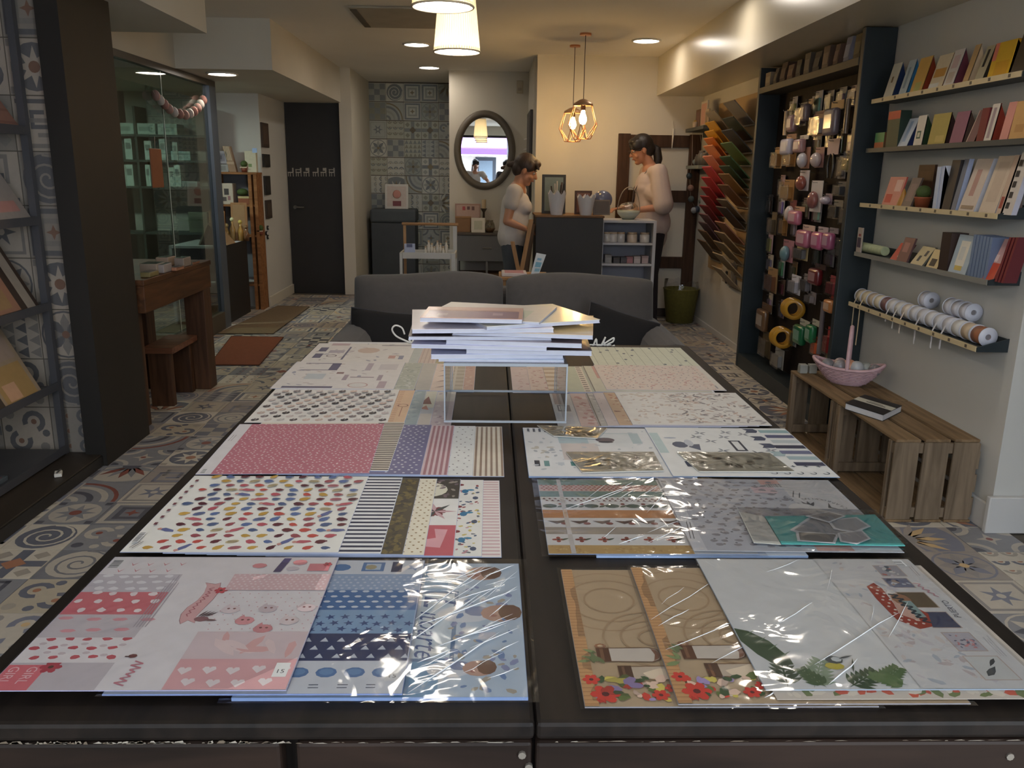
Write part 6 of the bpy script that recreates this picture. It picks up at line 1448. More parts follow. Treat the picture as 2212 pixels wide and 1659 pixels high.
# basket bin with film wrapped contents
bc = PZ(1474, 688, 0)
t = thing('olive_waste_basket', 'olive green basket bin on the floor in the far right corner', 'bin', (1.80, 7.78, 0))
b = B(); b.lathe((1.80, 7.78, .004), [(0, 0), (.125, 0), (.165, .31), (.172, .315), (.16, .316), (.122, .02), (0, .02)], 24); b.build('basket_body', mat('olive_weave', (112, 106, 48), .75, .2, 40, bump=.6, bscale=120), t)
b = B(); n = 20
vs = [(1.80+(.15+.02*R.random())*math.cos(2*math.pi*i/n), 7.78+(.15+.02*R.random())*math.sin(2*math.pi*i/n), .29) for i in range(n)]+[(1.80+(.12+.05*R.random())*math.cos(2*math.pi*i/n), 7.78+(.12+.05*R.random())*math.sin(2*math.pi*i/n), .36+.05*R.random()) for i in range(n)]
b.add(vs, [(i, (i+1) % n, n+(i+1) % n, n+i) for i in range(n)], smooth=True); b.build('film_wrap', wrap, t)
# ================================================================== SOFA
sofa_m = mat('grey_sofa_cloth', (80, 76, 75), .95, .08, 30, bump=.35, bscale=420, sheen=.15)
sofa_d = mat('dark_sofa_piping', (70, 68, 72), .95, .08, 30)
cush_m = mat('black_cushion_cloth', (26, 24, 26), .95, .1, 30, bump=.3, bscale=300)
SX0, SX1 = -.80, .985
t = thing('grey_sofa', 'grey two seat sofa with rolled arms behind the long table', 'sofa', (.09, 4.45, 0))
B().box(SX0+.06, SX1-.06, 3.98, 4.92, .10, .30).build('sofa_base', sofa_m, t, bevel=.03, seg=3)
B().box(SX0+.06, SX1-.06, 4.78, 4.96, .30, .70).build('sofa_back_frame', sofa_m, t, bevel=.05, seg=4)
for x0, x1 in ((SX0+.19, .088), (.094, SX1-.19)): B().box(x0, x1, 3.95, 4.72, .302, .40).build('seat_cushion', sofa_m, t, bevel=.05, seg=4, smooth=True)
def backcush(x0, x1, zt, tilt):
    b = B(); n, m = 10, 8
    for side, yb in ((0, 4.60), (1, 4.79)):
        pass
    g = []
    for j in range(m+1):
        for i in range(n+1):
            u, v = i/n, j/m; eu = (abs(2*u-1))**6; ev = (abs(2*v-1))**6
            g.append((u, v, 1-max(eu, ev)*.85))
    fr, bk = [], []
    for u, v, p in g:
        x = x0+(x1-x0)*u; z = .44+(zt-.44)*v-(.012*math.sin(math.pi*u*2+tilt) if v > .8 else 0)-.018*(abs(2*u-1)**8)*(v > .9)
        yc = 4.63+.09*v
        fr.append((x, yc-.012-.085*p, z)); bk.append((x, yc+.012+.06*p, z))
    N_ = (n+1)*(m+1); v_ = fr+bk; fs = []
    for j in range(m):
        for i in range(n):
            a = j*(n+1)+i; fs.append((a, a+1, a+n+2, a+n+1)); fs.append((N_+a+n+1, N_+a+n+2, N_+a+1, N_+a))
    for i in range(n):
        a = i; fs.append((a+1, a, N_+a, N_+a+1)); a = m*(n+1)+i; fs.append((a, a+1, N_+a+1, N_+a))
    for j in range(m):
        a = j*(n+1); fs.append((a, a+n+1, N_+a+n+1, N_+a)); a += n; fs.append((a+n+1, a, N_+a, N_+a+n+1))
    b.add(v_, fs, smooth=True); b.build('back_cushion', sofa_m, t, subsurf=1)
backcush(-.765, .078, .795, .3); backcush(.088, .93, .795, 2.2)
for xc, s in ((SX0+.085, -1), (SX1-.085, 1)):
    b = B(); pts = []
    for i in range(13):
        a = math.pi*(-.15+1.3*i/12); pts.append((xc+.105*math.cos(a), 0, .45+.105*math.sin(a)))
    pts = pts+[(xc-.075, 0, .12), (xc+.075, 0, .12)]
    b.prism([(p[0], 3.92, p[2]) for p in pts], (0, .86, 0)); b.build('rolled_arm', sofa_m, t, bevel=.012, seg=3)
    b = B(); b.prism([(xc+(p[0]-xc)*.93, 3.905, .45+(p[2]-.45)*.93) for p in pts], (0, .014, 0)); b.build('arm_front', sofa_d, t, bevel=.006)
for x in (SX0+.1, SX1-.16):
    for y in (4.0, 4.84): B().box(x, x+.06, y, y+.06, 0, .1).build('sofa_foot', dk, t)
def cushion(cx, cy, cz, w, h, rz, lean, label):
    m_ = Matrix.Translation((cx, cy, cz)) @ Matrix.Rotation(rz, 4, 'Y') @ Matrix.Rotation(lean, 4, 'X')
    b = B(m_); n = 10; vs = []
    for s in (-1, 1):
        for j in range(n+1):
            for i in range(n+1):
                u, v = 2*i/n-1, 2*j/n-1; p = max(0, (1-u**4)*(1-v**4))**.5
                k = 1-.07*(1-abs(u*v))*0-.06*((1-u*u)*abs(v)**3+(1-v*v)*abs(u)**3)
                vs.append((u*w/2*k, s*.065*p, v*h/2*k))
    N_ = (n+1)**2; fs = []
    for j in range(n):
        for i in range(n): a = j*(n+1)+i; fs += [(a, a+1, a+n+2, a+n+1), (N_+a+n+1, N_+a+n+2, N_+a+1, N_+a)]
    b.add(vs, fs, smooth=True); o = b.build('black_cushion', cush_m, label=label, cat='cushion')
    e = B(m_); q = [(math.copysign(1, 1), 0)]
    ring_ = [(u*w/2*1.0, 0, v*h/2*1.0) for u, v in [(-1, -1), (0, -.94), (1, -1), (.94, 0), (1, 1), (0, .94), (-1, 1), (-.94, 0), (-1, -1)]]
    e.tube(ring_, .004, 5); e.build('piping', sofa_d, o)
cushion(-.55, 4.38, .51, .40, .24, .10, -.45, 'black cushion leaning at the left end of the sofa')
cushion(.70, 4.38, .515, .40, .25, .30, -.45, 'black cushion leaning at the right end of the sofa, corner up')
# ================================================================== COUNTER
t = thing('black_counter', 'black fronted counter with a wooden top below the cage pendants', 'counter', (.646, 7.2, 0))
B().box(.372, .922, 6.90, 6.925, .0, 1.0).build('front_panel', black_panel, t, bevel=.002)
B().box(.374, .92, 6.927, 7.4, .0, 1.0).build('counter_body', mat('counter_side', (48, 42, 38), .6), t)
B().box(.365, .93, 6.895, 7.42, 1.001, 1.018).build('worktop', wood('counter_top_wood', (96, 70, 46), (136, 104, 74), 'X', .5), t, bevel=.003)
white_m = mat('white_laminate', (186, 188, 194), .5, .03)
t = thing('white_shelf_unit', 'white open shelf unit with glass jars at the right end of the counter', 'shelf unit', (1.17, 7.28, 0))
SB = [.965, .787, .611, .40, .10]
B().box(.935, .955, 7.10, 7.46, 0, .975).build('side_panel', white_m, t)
B().box(1.375, 1.40, 7.10, 7.46, 0, .975).build('side_panel', white_m, t)
B().box(.955, 1.375, 7.10, 7.46, .955, .975).build('top_panel', white_m, t)
for z in SB[1:]: B().box(.955, 1.375, 7.11, 7.45, z-.018, z).build('shelf_board', white_m, t)
B().box(.955, 1.375, 7.45, 7.46, .0, .955).build('back_panel', mat('blue_grey_back', (150, 152, 162), .7, .03), t)
jar_ink = inkmat('jar_glass', .2, .6, .4)
for k, (px_, r, cc) in enumerate(((1311, .030, (200, 196, 190)), (1324, .038, (204, 200, 198)), (1341, .034, (196, 194, 192)), (1365, .044, (202, 186, 170)), (1392, .042, (206, 202, 198)))):
    x = PY(px_, 520, 7.18).x; b = B(); h = .082
    b.lathe((x, 7.18, SB[1]+.0004), [(0, 0), (r*.92, 0), (r, .006), (r, h*.78), (r*.86, h*.86), (0, h*.86)], 18, 0, cc)
    o = b.build('glass_jar', jar_ink, label=['first', 'second', 'third', 'fourth', 'fifth'][k]+' white jar from the black counter on the upper shelf of the white unit', cat='jar', group='jars on the white shelf unit')
    B().cyl((x, 7.18, SB[1]+.0006+h*.86), (x, 7.18, SB[1]+h*1.05), r*.95, n=16, col=(176, 156, 132)).build('lid', jar_ink, o)
for k, (px_, cc, lab) in enumerate(((1312, (150, 150, 152), 'grey'), (1330, (74, 72, 76), 'black'), (1346, (84, 82, 88), 'dark grey'), (1358, (170, 120, 126), 'pink'), (1374, (196, 186, 186), 'white'), (1391, (180, 160, 160), 'pale pink'))):
    x = PY(px_, 565, 7.2).x; h = (.07, .05, .05, .055, .06, .065)[k]
    t_ = thing('ink_pad_box', lab+' little box on the middle shelf of the white unit', 'box', (x, 7.2, SB[2]), 'little boxes on the white shelf unit')
    B().box(x-.028, x+.028, 7.15, 7.25, SB[2]+.0004, SB[2]+h*.7, 0, cc).build('box_body', card_ink, t_, bevel=.002)
    B().box(x-.029, x+.029, 7.149, 7.251, SB[2]+h*.7, SB[2]+h, 0, tuple(int(v*.88) for v in cc)).build('lid', card_ink, t_, bevel=.002)
# things on the counter
CTZ = 1.0185
def crown_pot(px_, pyt, Y, label, pens):
    x = PY(px_, 465, Y).x; r1 = 20/1800*Y; h = PY(px_, pyt, Y).z-CTZ
    t_ = thing('crown_edge_pot', label, 'pot', (x, Y, CTZ), 'white crown edged pots on the counter')
    b = B(); n = 32; vs = []
    for k, (rr, z) in enumerate(((.6, 0), (.62, .004), (.95, h*.82))):
        for i in range(n): a = 2*math.pi*i/n; vs.append((x+r1*rr*math.cos(a), Y+r1*rr*math.sin(a), CTZ+z))
    for i in range(n):
        a = 2*math.pi*i/n; zz_ = h*(1 if i % 4 == 0 else (.9 if i % 2 else .80)); vs.append((x+r1*math.cos(a), Y+r1*math.sin(a), CTZ+zz_))
    fs = [(k*n+i, k*n+(i+1) % n, (k+1)*n+(i+1) % n, (k+1)*n+i) for k in range(3) for i in range(n)]+[tuple(reversed(range(n)))]
    b.add(vs, fs); b.build('pot_body', mat('white_ceramic', (206, 206, 210), .4, .03), t_, smooth=False)
    for i, (dx, dz, cc) in enumerate(pens):
        B().cyl((x+dx*.4, Y+.01*(i % 3-1), CTZ+.03), (x+dx, Y+.02*(i % 3-1), CTZ+h+dz), .006, n=6, col=cc).build('pen', card_ink, t_)
crown_pot(1202, 410, 6.98, 'white crown edged pot holding pens, in front of the dark frame', [(-.05, .03, (60, 50, 46)), (-.02, .05, (196, 186, 170)), (.0, .07, (206, 196, 180)), (.03, .04, (70, 56, 50)), (.055, .05, (54, 46, 44)), (.04, .06, (90, 70, 60))])
crown_pot(1265, 419, 6.98, 'white crown edged pot standing alone in front of the brown frame', [(.0, .0, (120, 60, 60))])
def stand_frame(px0, px1, pyt, Y, cf, ci, label, name='picture_stand', zb=CTZ, d=.02, cat='picture frame', border=.02, tilt=0.0):
    a = PY(px0, 460, Y).x; b_ = PY(px1, 460, Y).x; zt = PY((px0+px1)/2, pyt, Y).z
    t_ = thing(name, label, cat, ((a+b_)/2, Y, zb))
    B().slab((a, Y, zb), (b_, Y, zb), (b_, Y+tilt, zt), (a, Y+tilt, zt), (0, d, 0), 0, cf).build('frame', card_ink, t_, bevel=.002)
    k = border; f0 = k/(zt-zb)
    B().slab((a+k, Y-.0012+tilt*f0, zb+k), (b_-k, Y-.0012+tilt*f0, zb+k), (b_-k, Y-.0012+tilt*(1-f0), zt-k), (a+k, Y-.0012+tilt*(1-f0), zt-k), (0, .001, 0), 0, ci).build('picture', card_ink, t_)
    return t_
stand_frame(1170, 1221, 377, 7.2, (44, 46, 46), (112, 126, 124), 'dark framed glass board standing behind the pot of pens', border=.022, tilt=.03)
stand_frame(1241, 1278, 412, 7.12, (74, 50, 40), (120, 84, 74), 'brown frame standing behind the second white pot', border=.018, tilt=.02)
stand_frame(1281, 1318, 432, 7.04, (110, 100, 92), (84, 76, 72), 'little dim picture under the blue dome on the counter', border=.01, tilt=.02)
x = PY(1301, 440, 7.28).x; zt = PY(1301, 411, 7.28).z
t = thing('blue_dome_clock', 'round dark blue dome standing behind the small picture on the counter', 'ornament', (x, 7.28, CTZ))
B().ball((x, 7.28, zt-.08), (.085, .05, .08), 18, 12, 0, (84, 92, 122)).build('dome', MATS['gloss_cover'], t)
B().lathe((x, 7.28, CTZ+.0005), [(0, 0), (.05, 0), (.03, .02), (.018, zt-.16-CTZ+.02)], 14, 0, (80, 66, 56)).build('foot', card_ink, t)
# glass gift basket
x, Y = PY(1357, 470, 7.26).x, 7.26; zb = .9755
t = thing('glass_gift_bowl', 'pale glass bowl with a tall hoop handle and clear film on the white shelf unit', 'bowl', (x, Y, zb))
B().lathe((x, Y, zb+.0004), [(0, 0), (.05, 0), (.095, .05), (.1, .075), (.094, .075), (.048, .006), (0, .006)], 22).build('bowl', mat('pale_green_glass', (170, 178, 166), .2, .05, coat=.5), t)
B().tube([(x+.095*math.cos(math.pi*i/16), Y, zb+.07+.2*math.sin(math.pi*i/16)) for i in range(17)], .004, 6).build('hoop_handle', mat('wire_grey', (150, 140, 126), .4, metal=.5), t)
B().ball((x, Y, zb+.095), (.085, .08, .05), 14, 8).build('clear_film', clear('crumpled_film', (240, 238, 230), .2, .1, .8, 30), t)
# ================================================================== CART, EASEL, LOW TABLE BEHIND THE SOFA
cart_w = mat('cart_white', (196, 194, 188), .5, .04)
oak = wood('light_oak', (150, 112, 76), (186, 148, 108), 'X', .6)
oakz = wood('light_oak_upright', (150, 112, 76), (186, 148, 108), 'Z', .6)
CYY = 6.3
def PC(x, y): return PY(x, y, CYY)
t = thing('craft_trolley', 'white craft trolley with a wooden handle bar behind the left of the sofa', 'trolley', (PC(925, 560).x, CYY, 0))
xl, xr = PC(864, 560).x, PC(984, 560).x; zt, zh = PC(925, 546).z, PC(925, 489).z
tray_h = .045
for z in (zt, .42, .16):
    for y_ in (CYY, CYY+.26): B().box(xl, xr, y_, y_+.012, z-tray_h, z).build('tray_side', cart_w, t)
    for x_ in (xl, xr-.012): B().box(x_, x_+.012, CYY+.0125, CYY+.2595, z-tray_h, z).build('tray_end', cart_w, t)
    B().box(xl+.012, xr-.012, CYY+.0125, CYY+.2595, z-tray_h, z-tray_h+.006).build('tray_floor', cart_w, t)
for x_ in (xl+.0125, xr-.03):
    B().box(x_ if x_ > xl+.1 else xl-.0, (x_+.03 if x_ > xl+.1 else xl+.02), CYY+.27+.003, CYY+.295, .06, zh-.012).build('upright', cart_w if x_ > xl+.1 else oakz, t)
    B().box(x_ if x_ > xl+.1 else xl-.0, (x_+.03 if x_ > xl+.1 else xl+.02), CYY-.024, CYY-.002, .06, zt).build('upright', cart_w, t)
B().cyl((xl-.01, CYY+.284, zh), (xr+.01, CYY+.284, zh), .011, n=10).build('handle_bar', oak, t)
for x_ in (xl+.02, xr-.02):
    for y_ in (CYY-.013, CYY+.284): B().cyl((x_-.01, y_, .03), (x_+.01, y_, .03), .03, n=14).build('wheel', black_panel, t)
zf = zt-tray_h+.0065
p0, p1 = PC(869, 545).x, PC(896, 545).x
o = B().box(p0+.012, p1, CYY+.03, CYY+.04, zf, PC(880, 527).z, 0, (176, 184, 206)).build('sign_card', card_ink, label='pale blue sign card standing in the trolley tray', cat='sign', bevel=.003)
B().box(p0+.03, p1-.02, CYY+.0285, CYY+.0297, zf+.075, zf+.1, 0, (96, 100, 130)).build('sign_print', card_ink, o)
for k in range(8):
    x = PC(918+k*6.4, 550).x; h = .05+.02*((k*5) % 3)
    o = B().lathe((x, CYY+.06+.02*(k % 3), zf), [(0, 0), (.013, 0), (.013, h), (.007, h+.006), (.007, h+.02), (0, h+.02)], 10, 0, (206, 200, 188)).build('paint_bottle', jar_ink, label=['first', 'second', 'third', 'fourth', 'fifth', 'sixth', 'seventh', 'last'][k]+' small white bottle from the sign card in the trolley tray', cat='bottle', group='white bottles in the trolley')
    B().cyl((x, CYY+.06+.02*(k % 3), zf+h+.0205), (x, CYY+.06+.02*(k % 3), zf+h+.034), .008, n=8, col=(196, 176, 150)).build('cap', jar_ink, o)
o = B().box(PC(876, 575).x, PC(908, 575).x, CYY+.04, CYY+.2, .42-tray_h+.0065, .42+.12, 0, (110, 112, 128)).build('storage_box', card_ink, label='grey blue box on the middle tray of the trolley', cat='box', bevel=.004)
B().box(PC(876, 575).x-.003, PC(908, 575).x+.003, CYY+.037, CYY+.203, .5405, .555, 0, (130, 130, 146)).build('lid', card_ink, o)
for k in range(4):
    x = PC(918+k*15, 580).x; b = B(); b.tube([(x-.03, CYY+.05, .50), (x-.01, CYY+.05, .41), (x+.012, CYY+.05, .39), (x+.03, CYY+.05, .48)], .006, 6, 0, (206, 204, 206)); o = b.build('ribbon_loop', card_ink, label=['first', 'second', 'third', 'last'][k]+' white ribbon loop from the grey box on the trolley', cat='ribbon', group='ribbon loops on the trolley')
# low side table with the leaning card
zl = PY(1110, 592, 5.55).z-.012
t = thing('low_side_table', 'low wooden table just behind the gap of the sofa cushions', 'table', (.28, 5.6, 0))
xa, xb_ = PY(1078, 592, 5.55).x, PY(1185, 592, 5.55).x
B().box(xa, xb_, 5.45, 5.8, zl-.02, zl).build('table_top', oak, t, bevel=.003)
for x_ in (xa+.02, xb_-.045):
    for y_ in (5.47, 5.75): B().box(x_, x_+.025, y_, y_+.025, 0, zl-.02).build('leg', oakz, t)
q = [PY(x, y, 5.56) for x, y in ((1146, 590), (1163, 590), (1181, 552), (1160, 548))]
t = thing('blue_print_card', 'white card with a blue print leaning beside the black counter', 'card', (q[0].x, 5.56, zl))
B().slab((q[0].x, 5.56, zl+.0004), (q[1].x, 5.56, zl+.0004), (q[2].x, 5.62, q[2].z), (q[3].x, 5.62, q[3].z), (0, .006, 0), 0, (196, 204, 210)).build('card_sheet', card_ink, t)
def lp(s, r): 
    a = Vector((q[0].x, 5.558, zl)).lerp(Vector((q[1].x, 5.558, zl)), s); b_ = Vector((q[3].x, 5.618, q[3].z)).lerp(Vector((q[2].x, 5.618, q[2].z)), s); return a.lerp(b_, r)
b = B()
for s0, s1, r0, r1, cc in ((.2, .85, .4, .62, (110, 160, 186)), (.3, .9, .2, .34, (130, 174, 196)), (.25, .7, .7, .8, (120, 160, 190))): b.poly([lp(s0, r0), lp(s1, r0), lp(s1, r1), lp(s0, r1)], 0, cc)
b.build('blue_print', card_ink, t)
o = B().box(PY(1084, 590, 5.52).x, PY(1138, 590, 5.52).x, 5.50, 5.7, zl+.0003, zl+.022, 0, (206, 196, 196)).build('flat_gift_box', card_ink, label='flat white box lying on the low table behind the sofa', cat='box', bevel=.003)
B().box(PY(1084, 590, 5.52).x+.02, PY(1138, 590, 5.52).x-.02, 5.52, 5.68, zl+.0222, zl+.0232, 0, (186, 130, 140)).build('pink_label', card_ink, o)
# wooden easel board beside the counter
t = thing('wooden_easel', 'wooden easel board standing between the woman in jeans and the black counter', 'easel', (.28, 6.55, 0))
def leg(p, q_, r=.016): B().prism([(p[0]-r, p[1], p[2]), (p[0]+r, p[1], p[2]), (q_[0]+r, q_[1], q_[2]), (q_[0]-r, q_[1], q_[2])], (0, .025, 0)).build('easel_leg', oakz, t)
e0, e1, e2, e3 = PY(1107, 522, 6.55), PY(1121, 590, 6.55), PY(1148, 474, 6.6), PY(1126, 588, 6.6)
def ext(a, b_): 
    d = b_-a; return a+d*((a.z-.001)/(a.z-b_.z))
leg(e0, ext(e0, e1)); leg(e2, ext(e2, e3))
b = B(); b.slab(PY(1150, 480, 6.66), PY(1156, 486, 6.9), ext(PY(1156, 486, 6.9), PY(1146, 588, 6.9))+Vector((0, 0, .3)), ext(PY(1150, 480, 6.66), PY(1130, 588, 6.66))+Vector((0, 0, .3)), (-.012, 0, 0), 0, (104, 88, 76)); b.build('board', card_ink, t)
# ================================================================== BACK WALL: MIRROR, SIDEBOARD, ALCOVE
mir = mat('mirror_silver', (235, 238, 240), .0, .0, metal=1.0)
mc = PY(1047, 325, 9.42); ma, mb = 64/1800*9.42, 80/1800*9.42
t = thing('oval_mirror', 'oval wall mirror in a thick grey frame on the back wall', 'mirror', (mc.x, 9.44, mc.z-mb))
b = B(); n = 48; prof = [(1.0, .0), (1.0, -.02), (.95, -.045), (.86, -.05), (.79, -.03), (.77, -.012), (.77, 0)]; vs = []
for k, y in prof:
    for i in range(n):
        a = 2*math.pi*i/n; w_ = (1-k)*ma; vs.append((mc.x+(ma-w_)*math.cos(a), 9.448+y, mc.z+(mb-w_)*math.sin(a)))
b.add(vs, [(k*n+i, k*n+(i+1) % n, (k+1)*n+(i+1) % n, (k+1)*n+i) for k in range(len(prof)-1) for i in range(n)], smooth=True)
b.build('mirror_frame', mat('grey_mirror_frame', (96, 88, 76), .5, .1, 8), t)
b = B(); w_ = .225*ma; b.poly([(mc.x+(ma-w_)*math.cos(2*math.pi*i/n), 9.438, mc.z+(mb-w_)*math.sin(2*math.pi*i/n)) for i in range(n)]); b.build('mirror_glass', mir, t)
p = PY(1123, 188, 9.44); o = B().box(p.x-.035, p.x+.035, 9.415, 9.449, p.z-.065, p.z+.065).build('wall_sensor', mat('beige_plastic', (176, 164, 140), .5), label='small beige sensor box high on the back wall right of the mirror', cat='sensor', bevel=.006)
B().box(p.x-.02, p.x+.02, 9.412, 9.4148, p.z-.04, p.z-.01).build('lens', mat('beige_lens', (150, 140, 120), .3), o)
t = thing('tall_dark_frame', 'tall dark frame hung on the side wall right of the mirror', 'picture frame', (.395, 8.7, 1.2))
z0, z1 = PY(1147, 445, 8.7).z, PY(1147, 242, 8.7).z
B().box(.372, .399, 8.35, 9.05, z0, z1).build('frame', mat('dark_brown_frame', (44, 36, 30), .5), t, bevel=.003)
B().box(.370, .3719, 8.40, 9.0, z0+.05, z1-.05).build('picture', mat('dark_picture', (70, 60, 52), .5, .3, 12), t)
for k, (z_, lab) in enumerate(((1.70, 'upper small white hook plate'), (1.60, 'lower small white hook plate'))):
    p = PY(1126, 300+k*22, 9.2); o = B().box(.382, .399, 9.15, 9.22, p.z-.03, p.z+.03).build('hook_plate', steel_w, label=lab+' on the side wall by the mirror', cat='hook', bevel=.003)
    B().cyl((.382, 9.185, p.z), (.35, 9.185, p.z-.01), .008, n=8).build('peg', steel_w, o)
grey_cab = mat('grey_cabinet', (92, 94, 98), .6, .06, 8)
SY = 9.0
xl, xr = PY(984, 520, SY).x, .30; zt = PY(1020, 503, SY).z
t = thing('grey_sideboard', 'low grey sideboard against the back wall below the mirror', 'sideboard', ((xl+xr)/2, 9.2, 0))
B().box(xl, xr, SY, 9.40, zt-.025, zt).build('top_board', mat('sideboard_top', (70, 62, 54), .5), t, bevel=.003)
B().box(xl+.01, xr-.01, SY+.012, 9.39, zt-.30, zt-.026).build('drawer_front', grey_cab, t, bevel=.003)
B().box(xl+.01, xl+.035, SY+.012, 9.39, 0, zt-.301).build('side_panel', grey_cab, t)
B().box(xr-.035, xr-.01, SY+.012, 9.39, 0, zt-.301).build('side_panel', grey_cab, t)
B().box((xl+xr)/2-.012, (xl+xr)/2+.012, SY+.02, 9.39, .1, zt-.301).build('divider', grey_cab, t)
B().box(xl+.036, xr-.036, SY+.013, 9.39, .08, .1).build('bottom_board', grey_cab, t)
B().box(xl+.036, xr-.036, SY+.014, 9.385, zt-.46, zt-.44).build('mid_board', wood('warm_board', (90, 64, 44), (120, 90, 62), 'X', .6), t)
B().cyl(((xl+xr)/2-.05, SY+.005, zt-.16), ((xl+xr)/2+.05, SY+.005, zt-.16), .006, n=8).build('handle', MATS['dull_steel'], t)
stand_frame(1018, 1048, 471, SY+.06, (206, 202, 190), (176, 178, 160), 'white framed print on the sideboard', zb=zt+.0004, border=.03, tilt=.02)
stand_frame(983, 1038, 440, SY+.25, (166, 136, 124), (186, 160, 150), 'pale pink sign board with small red marks at the back of the sideboard', name='sign_board', cat='sign', zb=zt+.0004, border=.015)
sb = PY(1011, 452, SY+.248); sm = B(); [sm.box(sb.x-.06+k*.05, sb.x-.03+k*.05, SY+.2465, SY+.2475, sb.z-.01+.006*(k % 2), sb.z+.03, 0, (176, 84, 90) if k == 0 else (110, 84, 84)) for k in range(3)]; sm.build('lettering', card_ink, bpy.data.objects['sign_board'])
o = B().box(PY(984, 490, SY+.1).x, PY(1016, 490, SY+.1).x, SY+.1, SY+.22, zt+.0004, PY(1000, 471, SY+.1).z, 0, (134, 100, 66)).build('wooden_box', card_ink, label='plain wooden box left of the white framed print on the sideboard', cat='box', bevel=.003)
B().box(PY(984, 490, SY+.1).x-.004, PY(1016, 490, SY+.1).x+.004, SY+.096, SY+.224, PY(1000, 471, SY+.1).z+.0004, PY(1000, 468, SY+.1).z, 0, (150, 114, 78)).build('lid', card_ink, o)
p = PY(1045, 460, SY+.3); t = thing('candle_holder', 'tall dark candle holder behind the white framed print', 'candle holder', (p.x, SY+.3, zt))
zc = PY(1045, 431, SY+.3).z
B().lathe((p.x, SY+.3, zt+.0004), [(0, 0), (.04, 0), (.014, .03), (.012, (zc-zt)*.6), (.035, (zc-zt)*.7), (.035, (zc-zt)*.72), (0, (zc-zt)*.72)], 14).build('holder', mat('dark_metal', (70, 62, 52), .4), t)
B().cyl((p.x, SY+.3, zt+(zc-zt)*.722), (p.x, SY+.3, zc), .024, n=12).build('candle', mat('wax', (196, 176, 140), .6), t)
p = PY(1058, 490, SY+.1); t = thing('glass_vase', 'round glass vase beside the woman in jeans on the sideboard', 'vase', (p.x, SY+.1, zt))
B().lathe((p.x, SY+.1, zt+.0004), [(0, 0), (.035, 0), (.06, .04), (.05, .09), (.035, .12), (.04, .13)], 18).build('vase_body', clear('vase_glass', (206, 200, 186), .12, .05), t)
B().lathe((p.x, SY+.1, zt+.003), [(0, 0), (.032, 0), (.052, .035), (0, .05)], 14).build('pebble_fill', mat('pebble_fill', (130, 100, 76), .8, .3, 60), t)
# brown wooden wall frame behind the woman with glasses
brown = wood('brown_wall_frame', (52, 36, 26), (78, 56, 42), 'Z', .6)
t = thing('brown_wall_frame', 'brown ladder like wooden frame fixed on the warm far wall', 'wall frame', (1.6, 8.08, .1))
for xa, xb_ in ((1.19, 1.30), (1.86, 1.965)): B().box(xa, xb_, 8.055, 8.0995, .09, 1.72).build('upright', brown, t, bevel=.003)
for pyc in (305, 424, 567):
    z = PY(1420, pyc, 8.07).z; B().box(1.301, 1.859, 8.06, 8.0995, z-.055, z+.055).build('rail', brown, t, bevel=.003)
# alcove
t = thing('blue_grey_cabinet', 'low blue grey cabinet standing in the tiled alcove', 'cabinet', (-1.1, 10.2, 0))
AY_ = 10.2
xl, xr = PY(802, 500, AY_).x, PY(897, 500, AY_).x; zt = PY(850, 452, AY_).z
B().box(xl, xr, AY_, 10.6, .02, zt-.16).build('cabinet_body', mat('dark_blue_grey', (64, 70, 76), .6), t, bevel=.006)
B().box(xl-.01, xr+.01, AY_-.02, 10.6, zt-.158, zt).build('padded_top', mat('blue_grey_pad', (78, 86, 92), .8), t, bevel=.03, seg=3)
B().box(xl+.02, xr-.02, AY_+.03, 10.58, 0, .02).build('plinth', black_panel, t)
stand_frame(832, 882, 398, AY_+.12, (206, 206, 202), (200, 190, 184), 'white framed baby print standing on the blue grey cabinet', zb=zt+.0004, border=.025, tilt=.04)
pc_ = PY(857, 425, AY_+.11); b = B()
b.ball((pc_.x, AY_+.128, pc_.z+.03), (.05, .004, .05), 12, 6, 0, (196, 140, 130)); b.box(pc_.x-.05, pc_.x+.05, AY_+.122, AY_+.128, pc_.z-.11, pc_.z-.05, 0, (130, 74, 80)); b.build('baby_print', card_ink, bpy.data.objects[[o.name for o in bpy.data.objects if o.get('label', '').startswith('white framed baby')][0]])
# ================================================================== LEFT: MAGAZINE RACK
led = PZ(150, 975, .06)
RX = led.x
t = thing('rack_plinth', 'dark brown plinth under the magazine rack by the tiled wall', 'plinth', (-2.2, 2.5, 0))
B().box(-2.6, -1.79, 1.2, 3.735, 0, .055).build('plinth_body', mat('brown_plinth', (54, 46, 38), .5, .1, 5), t, bevel=.003)
B().box(-1.7885, -1.783, 1.2, 3.735, .003, .05).build('front_strip', black_panel, t)
o = B().obox((-1.845, 3.42, .064), (.03, .05, .016), (0, 0, .4)).build('white_clip', steel_w, label='small white clip lying on the brown plinth', cat='clip', bevel=.003)
B().cyl((-1.85, 3.45, .073), (-1.84, 3.40, .076), .004, n=6).build('spring', MATS['dull_steel'], o)
rack_m = mat('rack_grey', (70, 70, 74), .45, .06, 6)
RY = led.y
t = thing('magazine_rack', 'grey metal rack of slanting shelves at the left edge of the shop', 'rack', (-2.1, 2.6, .056))
B().box(RX-.03, RX, RY-.03, RY, .056, 2.06).build('post', rack_m, t)
B().box(RX-.42, RX-.39, RY-.03, RY, .056, 2.06).build('post', rack_m, t)
B().box(RX-.03, RX, 1.5, 1.53, .056, 2.06).build('post', rack_m, t)
SHP = [((0, 285), (82, 270)), ((0, 482), (100, 471)), ((0, 690), (104, 659)), ((0, 890), (136, 826)), ((0, 1105), (150, 985))]
RZ = []
